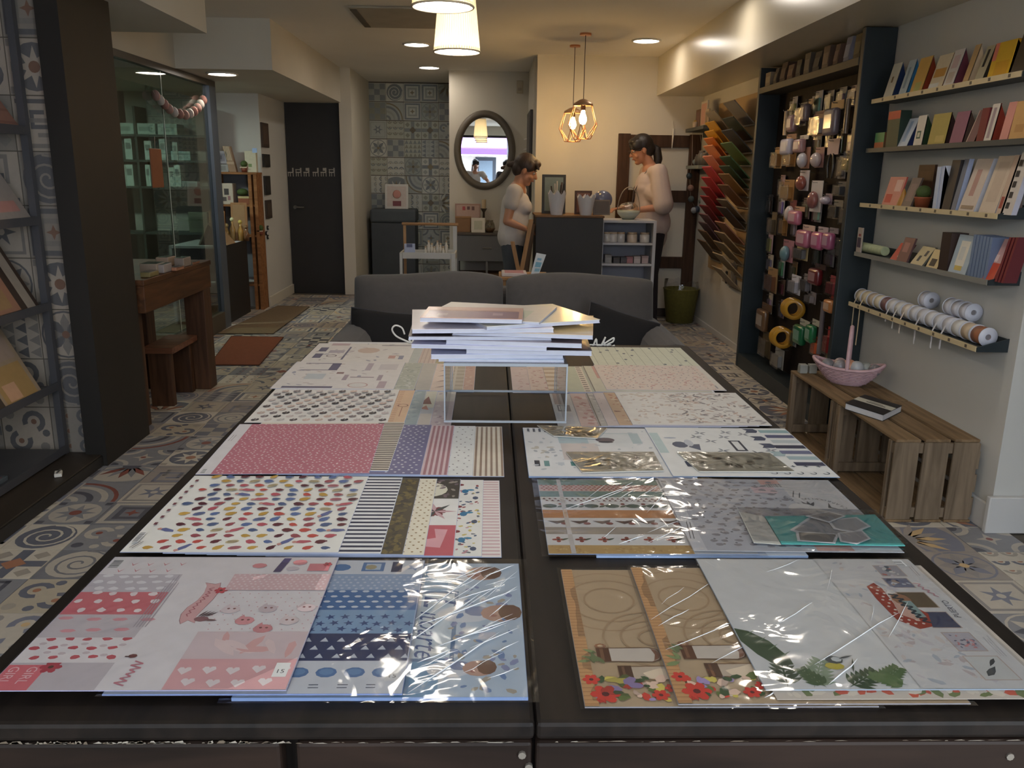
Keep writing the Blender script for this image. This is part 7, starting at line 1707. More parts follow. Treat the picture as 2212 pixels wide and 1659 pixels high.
for k, (a, b_) in enumerate(SHP):
    z = (PX(*a, RX).z+PX(*b_, RX).z)/2; z = max(z, .088); RZ.append(z)
    B().box(RX-.36, RX-.002, 1.53, RY-.031, z-.022, z-.008).build('rack_shelf', rack_m, t)
    B().box(RX-.0018, RX+.004, 1.53, RY-.031, z-.024, z+.012).build('shelf_lip', rack_m, t)
B().box(RX-.40, RX-.39, 1.53, RY-.031, .4, 2.0).build('back_bars', rack_m, t)
def magazine(k, p0, p1, pyt, lean, cf, art, label, th=.012, cs=(150, 146, 140)):
    z0 = RZ[k]-.0075; x0 = RX-.012
    ya, yb = PX(p1, SHP[k][0][1], RX).y, PX(p0, SHP[k][0][1], RX).y
    ya, yb = max(ya, yb), min(ya, yb); ya = min(ya, RY-.04)
    zt = z0+pyt
    t_ = thing('magazine', label, 'magazine', (x0, (ya+yb)/2, z0), 'magazines on the slanting rack')
    B().slab((x0-.002, yb, z0), (x0-.002, ya, z0), (x0-.002-lean, ya, zt), (x0-.002-lean, yb, zt), (-th, 0, 0), 0, cs).build('pages', card_ink, t_)
    b = B(); b.slab((x0, yb, z0), (x0, ya, z0), (x0-lean, ya, zt), (x0-lean, yb, zt), (-.0018, 0, 0), 0, cf); n_ = 0
    for (s0, r0, s1, r1), cc in art:
        n_ += 1
        def P_(s, r): return (x0+.0003*n_-lean*r, yb+(ya-yb)*s, z0+(zt-z0)*r)
        b.poly([P_(s0, r0), P_(s1, r0), P_(s1, r1), P_(s0, r1)], 0, cc)
    b.build('cover', card_ink, t_)
magazine(0, -230, 68, .25, .16, (150, 112, 100), [((0, .1+.2*k, 1, .14+.2*k), (134, 98, 88)) for k in range(4)], 'dusty pink grained folder on the topmost rack shelf')
magazine(1, -230, 88, .29, .17, (150, 142, 138), [((.55, .25, .7, .4), (60, 52, 50)), ((.75, .15, .95, .3), (176, 130, 124)), ((.7, .45, .8, .6), (54, 50, 50))], 'pale card with a dark figure and pink patch on the second rack shelf')
magazine(2, -230, 98, .32, .17, (60, 46, 38), [((.3, .05, .85, .8), (150, 110, 90)), ((.4, .1, .6, .7), (166, 120, 104)), ((.62, .1, .8, .75), (150, 120, 84)), ((.9, .0, .97, 1), (150, 140, 130))], 'dark bound book with pinkish pages on the third rack shelf', .03)
magazine(3, -230, 104, .33, .17, (150, 132, 112), [((.3, 0, .55, .4), (176, 150, 110)), ((.56, 0, .7, .5), (44, 38, 36)), ((.72, 0, .97, .45), (160, 130, 84)), ((.3, .45, .54, .9), (130, 100, 84)), ((.58, .52, .8, .95), (58, 56, 40)), ((.82, .5, .97, 1), (150, 132, 120)), ((.4, .1, .5, .3), (190, 170, 150)), ((.75, .05, .85, .25), (190, 150, 120))], 'patchwork covered magazine on the fourth rack shelf')
o = B().box(RX-.33, RX-.04, 2.7, 3.3, RZ[4]-.0075, RZ[4]+.012, 0, (84, 92, 98)).build('flat_catalogue', card_ink, label='grey blue catalogue lying flat on the lowest rack shelf', cat='magazine', bevel=.002)
B().box(RX-.12, RX-.05, 2.72, 3.28, RZ[4]+.0122, RZ[4]+.0128, 0, (110, 80, 84)).build('cover_band', card_ink, o)
# ================================================================== GLASS SCREEN AND STOREROOM
GX = -2.32
frame_d = mat('glass_frame', (78, 70, 60), .4, .08)
frame_g = mat('glass_mullion', (96, 104, 116), .4, .05, metal=.3)
gl = clear('tinted_glass', (206, 214, 206), .09, .01)
gw = struct(B().box(GX-.03, GX+.03, 4.2, 7.36, 2.0, 2.045), 'window_2', frame_d)
B().box(GX-.004, GX+.004, 4.2, 6.235, .15, 2.0).build('glass_pane', gl, gw)
B().box(GX-.004, GX+.004, 6.245, 7.2, .15, 2.0).build('glass_pane', gl, gw)
B().box(GX-.0045, GX+.0045, 6.236, 6.244, .15, 2.0).build('edge_highlight', mat('pale_edge_highlight', (206, 222, 216), .2), gw)  # highlight on the pane edge, drawn as a pale strip
B().box(GX-.03, GX+.03, 7.2, 7.36, .0, 2.0).build('mullion', frame_g, gw)
B().box(GX-.03, GX+.03, 4.2, 7.2, .0, .15).build('sill', frame_d, gw)
struct(B().box(GX-.04, GX+.04, 4.19, 5.36, 2.045, 2.10), 'trim_6', plaster)
# chandelier-like paper garland on the glass
t = thing('paper_disc_garland', 'garland of pink and white paper discs hung on the glass screen', 'garland', (-2.29, 6.8, 1.8))
gp = [(336, 206), (346, 216), (355, 225), (365, 235), (376, 242), (388, 246), (400, 248), (410, 245), (419, 240), (427, 233), (433, 225), (439, 216)]
for k, (x, y) in enumerate(gp):
    p = PX(x, y, GX+.03); b = B(); b.lathe(p, [(0, -.006), (.036, -.004), (.036, .004), (0, .006)], 14, 0, ((176, 140, 130), (206, 196, 186), (166, 120, 110))[k % 3], axis=(.35, .9, .2)); b.build('paper_disc', card_ink, t)
B().tube([PX(x, y, GX+.03) for x, y in [(330, 196)]+gp+[(437, 205)]], .002, 5).build('string', cord_m, t)
p0, p1 = PX(322, 320, GX+.012), PX(354, 405, GX+.012)
t = thing('terracotta_sign', 'terracotta coloured tag hanging on the glass screen', 'sign', (GX+.012, (p0.y+p1.y)/2, p1.z))
B().box(GX+.008, GX+.016, min(p0.y, p1.y), max(p0.y, p1.y), p1.z, p0.z, 0, (136, 84, 52)).build('tag_board', card_ink, t, bevel=.004)
B().tube([(GX+.012, (p0.y+p1.y)/2, p0.z), (GX+.012, (p0.y+p1.y)/2+.01, p0.z+.08)], .002, 5).build('string', cord_m, t)
# storeroom shelf with binders behind the glass
t = thing('storeroom_shelf', 'dim shelf rack of white binders seen through the glass screen', 'shelf unit', (-3.3, 8.2, 0))
st_m = mat('storeroom_grey', (70, 80, 76), .6)
SYB = 8.15
xs0, xs1 = PY(262, 350, SYB).x, PY(446, 350, SYB).x
xs0 -= .5
zz = [PY(300, y, SYB).z for y in (402, 345, 290)]
for z in [.35, .75]+zz: B().box(xs0, xs1, SYB, SYB+.27, z-.02, z).build('shelf_board', st_m, t)
for x in (xs0-.02, (xs0+xs1)/2, xs1): B().box(x, x+.02, SYB, SYB+.27, 0, zz[2]+.25).build('upright', st_m, t)
bi = 0
for zi, z in enumerate(zz[:2]):
    x = xs0+.1; bi = 0
    while x < xs0+1.02 and bi < 14:
        w = R.choice((.05, .06, .07)); h = (zz[zi+1]-z)*R.uniform(.72, .84)
        if R.random() < .86 and not ((xs0+xs1)/2-.08 < x < (xs0+xs1)/2+.03):
            o = B().box(x, x+w-.004, SYB+.01, SYB+.22, z+.0004, z+h, 0, R.choice(((206, 222, 216), (190, 206, 202), (214, 224, 220)))).build('white_binder', card_ink, label='%s white binder from the left on the %s shelf behind the glass' % (ORD[min(bi, 13)], ('lower', 'upper')[zi]), cat='binder', group='binders behind the glass', bevel=.002)
            B().box(x+.01, x+w-.014, SYB+.0085, SYB+.0098, z+h*.5, z+h*.8, 0, (120, 130, 128)).build('spine_label', card_ink, o); bi += 1
        x += w
for k in range(4):
    o = B().box(xs0+.25+k*.2, xs0+.43+k*.2, SYB+.03, SYB+.22, zz[2]+.0004, zz[2]+.10, 0, (196, 214, 206)).build('white_box', card_ink, label=('first', 'second', 'third', 'last')[k]+' white box from the left on top of the binder shelf', cat='box', group='white boxes above the binders', bevel=.004)
    B().box(xs0+.28+k*.2, xs0+.40+k*.2, SYB+.0285, SYB+.0298, zz[2]+.03, zz[2]+.07, 0, (150, 170, 164)).build('box_label', card_ink, o)
for k, (px_, py0, py1, cc, lab) in enumerate(((420, 405, 450, (120, 128, 112), 'dim framed sheet standing low behind the glass screen'), (385, 325, 345, (176, 206, 206), 'white square box on the right of the shelf behind the glass'), (398, 362, 374, (150, 170, 172), 'flat pale tray on the shelf behind the glass'))):
    z0_, z1_ = PY(px_, py1, SYB-.05).z, PY(px_, py0, SYB-.05).z; x = PY(px_, py1, SYB-.05).x
    zb_ = (.7504, zz[1]+.0004, zz[0]+.0004)[k]; hh_ = max(.05, z1_-z0_)
    o = B().box(x-.09, x+.09, SYB+.02, SYB+.1, zb_, zb_+hh_, 0, cc).build('storeroom_box', card_ink, label=lab, cat='box', bevel=.004)
    B().box(x-.07, x+.07, SYB+.0185, SYB+.0198, zb_+hh_*.2, zb_+hh_*.8, 0, tuple(int(v*.85) for v in cc)).build('box_front', card_ink, o)
# ================================================================== WOODEN TABLE AND BENCH
rust = wood('rustic_brown', (62, 40, 25), (96, 62, 38), 'Y', .5)
rustz = wood('rustic_brown_leg', (58, 38, 26), (88, 60, 42), 'Z', .5)
WTX = -1.735
WZ = PX(468, 557, WTX).z
t = thing('rustic_table', 'rustic brown wooden table with thick legs before the glass screen', 'table', (-2.0, 4.7, 0))
B().box(-2.25, WTX, 4.22, 5.25, WZ-.03, WZ).build('table_top', rust, t, bevel=.004)
B().box(-2.24, WTX-.006, 4.23, 5.244, WZ-.17, WZ-.031).build('apron', rust, t, bevel=.004)
for x in (WTX-.135, -2.23):
    for y in (5.11, 4.24): B().box(x-(.075 if y < 5 and x > -2 else 0), x+.125-(.075 if y < 5 and x > -2 else 0), y, y+.125, 0, WZ-.171).build('leg', rustz, t, bevel=.005)
BZ = PY(392, 750, 4.72).z
t = thing('rustic_bench', 'small rustic wooden bench tucked by the wooden table', 'bench', (-2.02, 4.9, 0))
bx0 = PY(322, 800, 4.72).x
B().box(bx0-.02, -1.80, 4.69, 5.10, BZ-.035, BZ).build('seat', wood('bench_seat', (92, 58, 42), (126, 84, 62), 'X', .35), t, bevel=.004)
B().box(bx0, -1.83, 4.715, 4.765, 0, BZ-.036).build('leg_panel', rustz, t, bevel=.003)
B().box(bx0+.02, -1.83, 5.03, 5.08, 0, BZ-.036).build('leg_panel', rustz, t, bevel=.003)
def tray_box(px0, px1, pyc, h, y, cc, lab, cat='packet', name='craft_packet'):
    x0_, x1_ = PY(px0, pyc, y).x, PY(px1, pyc, y).x; x1_ = min(x1_, WTX-.01)
    o = B().box(x0_, x1_, y, y+.12, WZ+.0004, WZ+h, 0, cc).build(name, card_ink, label=lab, cat=cat, bevel=.004)
    B().box(x0_+.01, x1_-.01, y+.015, y+.105, WZ+h+.0002, WZ+h+.0012, 0, tuple(max(0, int(v*.6)) for v in cc)).build('printed_top', card_ink, o)
    B().box(x0_+.002, x1_-.002, y+.002, y+.118, WZ+h+.0018, WZ+h+.0024).build('film', wrap, o)
tray_box(300, 338, 570, .05, 4.5, (150, 134, 120), 'beige boxed set with two dark cups near the column on the wooden table')
tray_box(302, 345, 590, .025, 4.33, (120, 108, 70), 'flat olive packet, closest on the wooden table')
tray_box(340, 372, 575, .045, 4.52, (150, 140, 136), 'grey packet in clear film, middle of the wooden table')
tray_box(335, 362, 552, .05, 4.85, (166, 146, 130), 'beige box at the back left of the wooden table')
tray_box(375, 408, 556, .05, 4.82, (140, 126, 116), 'taupe packet in shiny film, back of the wooden table')
tray_box(380, 418, 568, .02, 4.62, (160, 112, 84), 'flat orange brown packet on the wooden table')
tray_box(416, 448, 558, .015, 4.95, (150, 104, 76), 'flat copper packet at the far end of the wooden table')
# ================================================================== BOX UNIT, PALLET SHELF, MATS
t = thing('white_cube_unit', 'white open cube unit with a black side panel by the white pillar', 'shelf unit', (-2.55, 7.75, 0))
cz = .69
B().box(-2.345, -2.33, 7.40, 8.12, .0, cz).build('side_panel', black_panel, t)
B().box(-2.80, -2.346, 7.40, 8.12, cz-.02, cz).build('top_panel', white_m, t)
B().box(-2.375, -2.3465, 7.40, 8.12, .0, cz-.021).build('inner_side', white_m, t)
B().box(-2.80, -2.775, 7.40, 8.12, .0, cz-.021).build('inner_side', white_m, t)
B().box(-2.774, -2.376, 7.41, 8.10, .02, .04).build('bottom_panel', white_m, t)
B().box(-2.774, -2.376, 7.41, 8.10, .36, .375).build('shelf_board', white_m, t)
B().box(-2.774, -2.376, 8.10, 8.12, .04, cz-.021).build('back_panel', MATS['blue_grey_back'], t)
o = B().box(-2.74, -2.62, 7.5, 7.7, .0404, .3, 0, (78, 52, 40)).build('brown_storage_box', card_ink, label='brown box inside the white cube unit', cat='box', bevel=.004)
B().box(-2.745, -2.615, 7.495, 7.705, .3004, .32, 0, (92, 62, 46)).build('lid', card_ink, o)
# black tent display and wooden boards on top of the cube unit
def on_cube(x, y): return PX(x, y, -2.42)
t = thing('tent_display', 'black tent shaped display book standing open on the cube unit', 'display stand', (-2.5, 7.55, cz))
q0, q1, q2 = PY(432, 530, 7.5), PY(449, 484, 7.5), PY(490, 528, 7.5)
B().slab((q0.x, 7.5, cz+.0005), (q1.x, 7.5, q1.z), (q1.x, 7.72, q1.z), (q0.x, 7.72, cz+.0005), (-.012, 0, .006), 0, (150, 140, 124)).build('cover_panel', card_ink, t)
B().slab((q2.x, 7.5, cz+.0005), (q1.x+.002, 7.5, q1.z), (q1.x+.002, 7.72, q1.z), (q2.x, 7.72, cz+.0005), (.012, 0, .006), 0, (150, 124, 92)).build('cover_panel', card_ink, t)
B().prism([(q0.x+.02, 7.53, cz+.001), (q2.x-.02, 7.53, cz+.001), (q1.x+.01, 7.53, q1.z-.02)], (0, .16, 0), 0, (40, 38, 34)).build('page_block', card_ink, t)
oakb = wood('board_wood', (132, 96, 64), (166, 126, 90), 'Z', .6)
def wboard(px0, px1, pyt, Y, zb, lab, tilt=.02):
    a, b_ = PY(px0, 500, Y).x, PY(px1, 500, Y).x; zt = PY((px0+px1)/2, pyt, Y).z
    o = B().slab((a, Y, zb+.0005), (b_, Y, zb+.0005), (b_, Y+tilt, zt), (a, Y+tilt, zt), (0, .015, 0)).build('wooden_board', oakb, label=lab, cat='board', bevel=.003)
    B().slab((a+.02, Y-.001, zb+.02), (b_-.02, Y-.001, zb+.02), (b_-.02, Y-.001+tilt*.9, zt-.02), (a+.02, Y-.001+tilt*.9, zt-.02), (0, .0006, 0), 0, (150, 118, 84)).build('carved_panel', card_ink, o)
wboard(452, 486, 456, 7.9, cz, 'plain wooden board standing behind the tent display')
wboard(500, 535, 438, 8.09, cz, 'taller wooden board beside the gold bottles on the cube unit')
for k, (px_, pyt, lab) in enumerate(((491, 484, 'slender gold bottle, first from the tent display'), (504, 470, 'gold bottle with a pale round stopper, second from the tent display'), (521, 476, 'gold bottle with a yellow stopper, third from the tent display'), (533, 488, 'brown glass bottle, last of the bottles on the cube unit'))):
    p = PY(px_, 520, 8.03); zt = PY(px_, pyt, 8.03).z; h = zt-cz
    o = B().lathe((p.x, 8.03, cz+.0004), [(0, 0), (.025, 0), (.027, h*.5), (.012, h*.68), (.011, h*.84), (0, h*.84)], 14, 0, ((150, 120, 66), (160, 130, 80), (170, 132, 66), (110, 74, 46))[k]).build('gold_bottle', jar_ink, label=lab, cat='bottle', group='bottles on the cube unit')
    B().ball((p.x, 8.03, cz+h*.92), .02, 10, 7, 0, ((176, 160, 110), (196, 196, 150), (196, 176, 90), (120, 90, 60))[k]).build('stopper', jar_ink, o)
# pallet wood shelf against the white pillar
orange_w = wood('pallet_wood', (120, 80, 48), (160, 112, 72), 'X', .6)
YS = 8.24
t = thing('pallet_shelf', 'orange brown wooden shelf rack standing against the white pillar', 'shelf unit', (-2.5, 8.33, 0))
xl, xr = PY(463, 400, YS).x, -2.235
zs3 = [PY(520, y, YS).z for y in (372, 442, 508)]
for x in (xl, (xl+xr)/2+.12, xr-.03): B().box(x, x+.03, YS, YS+.2, 0, zs3[0]-.021).build('upright', orange_w, t)
for z in zs3+[.25]: B().box(xl-.005 if z == zs3[0] else xl+.031, xr+.004 if z == zs3[0] else xr-.031, YS-.005 if z == zs3[0] else YS+.03, YS+.2, z-.02, z).build('shelf_board', orange_w, t)
B().box(xl+.031, xr-.031, YS+.19, YS+.2, .3, zs3[0]-.022).build('back_panel', mat('grey_back_panel', (104, 106, 110), .7), t)
def on_sh(k, px0, px1, pyt, cc, name, lab, cat, art=None, d=.08, y=YS+.03, lean=0):
    a, b_ = PY(px0, 400, y).x, PY(px1, 400, y).x; z0_ = zs3[k]+.0005; zt = PY((px0+px1)/2, pyt, y).z
    b_ = min(b_, -2.235)
    o = B().slab((a, y, z0_), (b_, y, z0_), (b_+lean, y, zt), (a+lean, y, zt), (0, d, 0), 0, cc).build(name, card_ink, label=lab, cat=cat, bevel=.003)
    b = B(); n_ = 0
    for (s0, r0, s1, r1), c_ in (art or [((.2, .2, .8, .8), tuple(int(v*.85) for v in cc))]):
        n_ += 1; L_ = lambda s, r: (a+(b_-a)*s+lean*r, y-.0006*n_, z0_+(zt-z0_)*r)
        b.poly([L_(s0, r0), L_(s1, r0), L_(s1, r1), L_(s0, r1)], 0, c_)
    b.build('print_panel', card_ink, o)
    return o
on_sh(0, 466, 496, 355, (150, 146, 144), 'gift_box', 'flat grey gift box at the bottom left on top of the pallet shelf', 'box', d=.12)
o = on_sh(0, 467, 495, 326, (150, 144, 150), 'photo_box', 'grey violet box with a dark motif, upper of the two on the pallet shelf', 'box', [((.2, .2, .8, .8), (120, 114, 124)), ((.4, .35, .6, .65), (84, 78, 86))], d=.1); o.location.z += 0
bpy.data.objects[o.name].location.z = PY(480, 354, YS+.03).z+.001
for ch in o.children: pass
me_ = o.data; zmax = max(v.co.z for v in me_.vertices); zwant = PY(480, 326, YS+.03).z-o.location.z
for mm in [o.data]+[c.data for c in o.children]:
    for v in mm.vertices: v.co.z *= zwant/zmax
on_sh(0, 497, 513, 316, (150, 120, 96), 'striped_bag', 'brown striped gift bag leaning between the boxes and the little plant', 'bag', [((.1+.2*k, .45, .2+.2*k, 1), (196, 176, 150)) for k in range(4)]+[((.0, .3, 1, .4), (176, 150, 126))], d=.06, lean=-.05)
o = on_sh(0, 532, 561, 326, (206, 200, 176), 'cream_gift_bag', 'cream gift bag with a green sprig on top of the pallet shelf', 'bag', [((.3, .25, .6, .4), (130, 150, 100)), ((.4, .6, .8, .62), (190, 186, 160))], d=.06)
B().box(PY(545, 326, YS+.03).x, PY(555, 326, YS+.03).x, YS+.028, YS+.034, PY(550, 330, YS+.03).z, PY(550, 320, YS+.03).z, 0, (170, 196, 236)).build('blue_clip', card_ink, o)
def mini_plant(px_, k, lab, y=YS-.0, r=.03):
    p = PY(px_, 400, y+.03); z0_ = zs3[k]+.0005
    t_ = thing('little_plant', lab, 'plant', (p.x, y+.03, z0_), 'little plants on the pallet shelf')
    B().lathe((p.x, y+.03, z0_), [(0, 0), (r*.75, 0), (r, r*1.5), (0, r*1.5)], 14, 0, (124, 66, 46)).build('pot', card_ink, t_)
    B().box(p.x-r, p.x+r, y+.03-r, y+.03-r+.002, z0_+r*1.2, z0_+r*1.5, 0, (206, 190, 160)).build('pot_label', card_ink, t_)
    B().ball((p.x, y+.03, z0_+r*2.3), (r, r, r*.95), 14, 9).build('foliage', MATS['cactus_green'], t_)
mini_plant(530, 0, 'little round plant in a red pot on top of the pallet shelf', r=.033)
mini_plant(557, 2, 'little green plant at the right end of the third pallet shelf', r=.03)
on_sh(1, 473, 502, 396, (190, 176, 160), 'leaf_print_box', 'pale box with dark leaf print on the second pallet shelf', 'box', [((.35, .45, .7, .75), (70, 62, 62)), ((.2, .15, .5, .35), (90, 80, 78)), ((.6, .2, .8, .4), (150, 110, 110))], d=.12)
o = on_sh(1, 512, 536, 424, (140, 84, 58), 'planter_box', 'terracotta planter box with grass on the second pallet shelf', 'plant', [((.0, .75, 1, 1), (196, 180, 130))], d=.1)
B().ball((PY(524, 415, YS+.08).x, YS+.08, zs3[1]+.115), (.055, .04, .035), 14, 8).build('foliage', MATS['cactus_green'], o)
# dark wall frames on the pillar side
for k, (x0, y0, x1, y1, cc, lab) in enumerate(((557, 265, 578, 318, (74, 60, 50), 'brown picture, highest on the side of the pillar'), (565, 333, 581, 361, (46, 44, 40), 'dark picture, second from the top on the side of the pillar'), (570, 380, 582, 421, (44, 42, 38), 'dark picture, third from the top on the side of the pillar'), (573, 432, 585, 472, (66, 56, 48), 'brown picture, lowest on the side of the pillar'))):
    a, b_ = PX(x0, (y0+y1)/2, -2.225), PX(x1, (y0+y1)/2, -2.225); ym = (a.y+b_.y)/2
    ya, yb = max(8.47, a.y), min(9.44, b_.y)
    z0_, z1_ = PX((x0+x1)/2, y1, -2.225).z, PX((x0+x1)/2, y0, -2.225).z
    t_ = thing('dark_wall_picture', lab, 'picture frame', (-2.22, (ya+yb)/2, z0_), 'pictures on the side of the pillar')
    B().box(-2.2295, -2.212, ya, yb, z0_, z1_, 0, cc).build('frame', card_ink, t_, bevel=.002)
    B().box(-2.2118, -2.2105, ya+.03, yb-.03, z0_+.03, z1_-.03, 0, tuple(int(v*1.25) for v in cc)).build('picture', card_ink, t_)
for k, (x, y) in enumerate(((578, 492), (575, 504), (578, 512))):
    p = PX(x, y, -2.225); o = B().cyl((-2.2295, p.y, p.z), (-2.215, p.y, p.z), .022, n=12).build('wall_peg', black_panel, label=('upper', 'middle', 'lower')[k]+' black knob on the side of the pillar below the pictures', cat='knob')
    B().cyl((-2.2148, p.y, p.z), (-2.208, p.y, p.z), .012, n=10).build('knob_cap', steel_w, o)
# floor mats
def floor_mat(pts, cc, name, lab, rough=.95):
    q = [PZ(x, y, .0) for x, y in pts]; b = B(); b.prism([(p.x, p.y, .0012) for p in q], (0, 0, .006))
    o = b.build(name, mat(name+'_pile', cc, rough, .14, 60, bump=.5, bscale=260), label=lab, cat='mat', bevel=.003)
    e = B(); c_ = sum(q, Vector())/4
    for i in range(4):
        a, b_ = q[i], q[(i+1) % 4]; e.tube([(a.x, a.y, .006), (b_.x, b_.y, .006)], .004, 5)
    e.build('hem', mat(name+'_hem', tuple(int(v*.75) for v in cc), .9), o)
floor_mat([(452, 790), (560, 790), (612, 730), (500, 728)], (122, 66, 40), 'rust_mat', 'rust brown mat on the tiles behind the wooden table')
floor_mat([(470, 722), (590, 722), (668, 664), (600, 662)], (122, 104, 80), 'beige_mat', 'beige mat on the tiles before the black door')
# ================================================================== STREET SEEN IN THE MIRROR
street_w = mat('street_plaster', (206, 200, 190), .8, .05, 2)
fac = struct(B().box(-4.6, 2.6, -6.5, -6.3, 0, 2.75), 'wall_street', street_w)
t = thing('purple_awning', 'purple shop awning across the street, seen in the oval mirror', 'awning', (0, -6.0, 1.9))
aw = inkmat('awning_cloth', .8)
B().slab((-1.6, -6.29, 2.45), (.45, -6.29, 2.45), (.45, -5.5, 2.02), (-1.6, -5.5, 2.02), (0, 0, .02), 0, (116, 84, 150)).build('awning_slope', aw, t)
b = B()
b.box(-1.6, .45, -5.51, -5.495, 1.86, 2.015, 0, (96, 66, 120)); b.build('valance', aw, t)
for k in range(10): B().prism([(-1.6+.205*k+.1+.1*math.cos(math.pi*i/8), -5.51, 1.86-.05*math.sin(math.pi*i/8)) for i in range(9)], (0, .012, 0), 0, (226, 226, 232)).build('scallop', aw, t)
t = thing('blue_street_sign', 'bright blue sign board across the street, seen in the oval mirror', 'sign', (.85, -6.2, 1.9))
B().box(.5, 1.6, -6.29, -6.2, 1.8, 2.3, 0, (60, 120, 190)).build('sign_board', aw, t)
B().box(.6, 1.5, -6.199, -6.195, 2.0, 2.1, 0, (120, 170, 220)).build('sign_band', aw, t)
t = thing('dark_shop_door', 'dark glazed door across the street, seen in the oval mirror', 'door', (-.2, -6.29, 0))
B().box(-.45, .15, -6.295, -6.27, 0, 1.8, 0, (50, 54, 62)).build('door_leaf', aw, t)
B().box(-.35, .05, -6.2695, -6.265, .9, 1.7, 0, (96, 110, 124)).build('glass_panel', aw, t)
# ================================================================== PEOPLE
DG = None
def remeshed(b, name, m, parent, voxel=.006, smooth=5):
    """fuse overlapping volumes into one continuous skin"""
    o = b.build(name, m, parent)
    r = o.modifiers.new('fuse', 'REMESH'); r.mode = 'VOXEL'; r.voxel_size = voxel; r.use_smooth_shade = True
    s = o.modifiers.new('relax', 'SMOOTH'); s.iterations = smooth; s.factor = .5
    dg = bpy.context.evaluated_depsgraph_get(); dg.update()
    me = bpy.data.meshes.new_from_object(o.evaluated_get(dg))
    o.modifiers.clear(); old = o.data; o.data = me; bpy.data.meshes.remove(old)
    o.data.materials.clear(); o.data.materials.append(m)
    for p in o.data.polygons: p.use_smooth = True
    return o
def cap(b, p0, p1, r0, r1=None, n=14):
    r1 = r0 if r1 is None else r1
    b.cyl(p0, p1, r0, r1, n); b.ball(p0, r0*1.0, n, 9); b.ball(p1, r1*1.0, n, 9)
def chain(b, pts, rs, n=14):
    for i in range(len(pts)-1): cap(b, pts[i], pts[i+1], rs[i], rs[i+1], n)
def hand(b, wrist, tip_dir, palm_n, side_dir, s=1.0, curl=.5):
    w = Vector(wrist); d = Vector(tip_dir).normalized(); pn = Vector(palm_n).normalized(); sd = Vector(side_dir).normalized()
    for k in (-1.5, -.5, .5, 1.5): cap(b, w+d*.012*s+sd*(k*.012*s), w+d*.085*s+sd*(k*.019*s), .014*s, .0115*s, 8)
    for k, L_ in ((-1.5, .062), (-.5, .075), (.5, .080), (1.5, .070)):
        p = w+d*.088*s+sd*(k*.0195*s); a = p+(d*math.cos(curl*.5)+pn*math.sin(curl*.5))*(L_*.45*s)
        c = a+(d*math.cos(curl*1.3)+pn*math.sin(curl*1.3))*(L_*.32*s); e = c+(d*math.cos(curl*2)+pn*math.sin(curl*2))*(L_*.26*s)
        chain(b, [p, a, c, e], [.0095*s, .009*s, .0082*s, .007*s], 8)
    p = w+d*.025*s+sd*(.028*s); a = p+(d*.6+sd*.7+pn*.3)*(.035*s); e = a+(d*.9+sd*.2+pn*.5)*(.034*s)
    chain(b, [p, a, e], [.013*s, .011*s, .009*s], 8)
skin_a = mat('skin_tanned', (178, 128, 100), .5, .05, 10)
skin_b = mat('skin_warm', (170, 120, 94), .5, .05, 10)
hair_b = mat('short_brown_hair', (52, 38, 30), .5, .25, 40, stretch=(1, 1, .2), bump=.6, bscale=160)
hair_d = mat('dark_hair', (30, 24, 22), .45, .25, 40, stretch=(1, 1, .2), bump=.6, bscale=160)
eye_w = mat('eye_white', (206, 200, 196), .3, .02); eye_d = mat('eye_dark', (40, 28, 22), .3, .02); lips = mat('lips', (150, 84, 76), .5, .05)
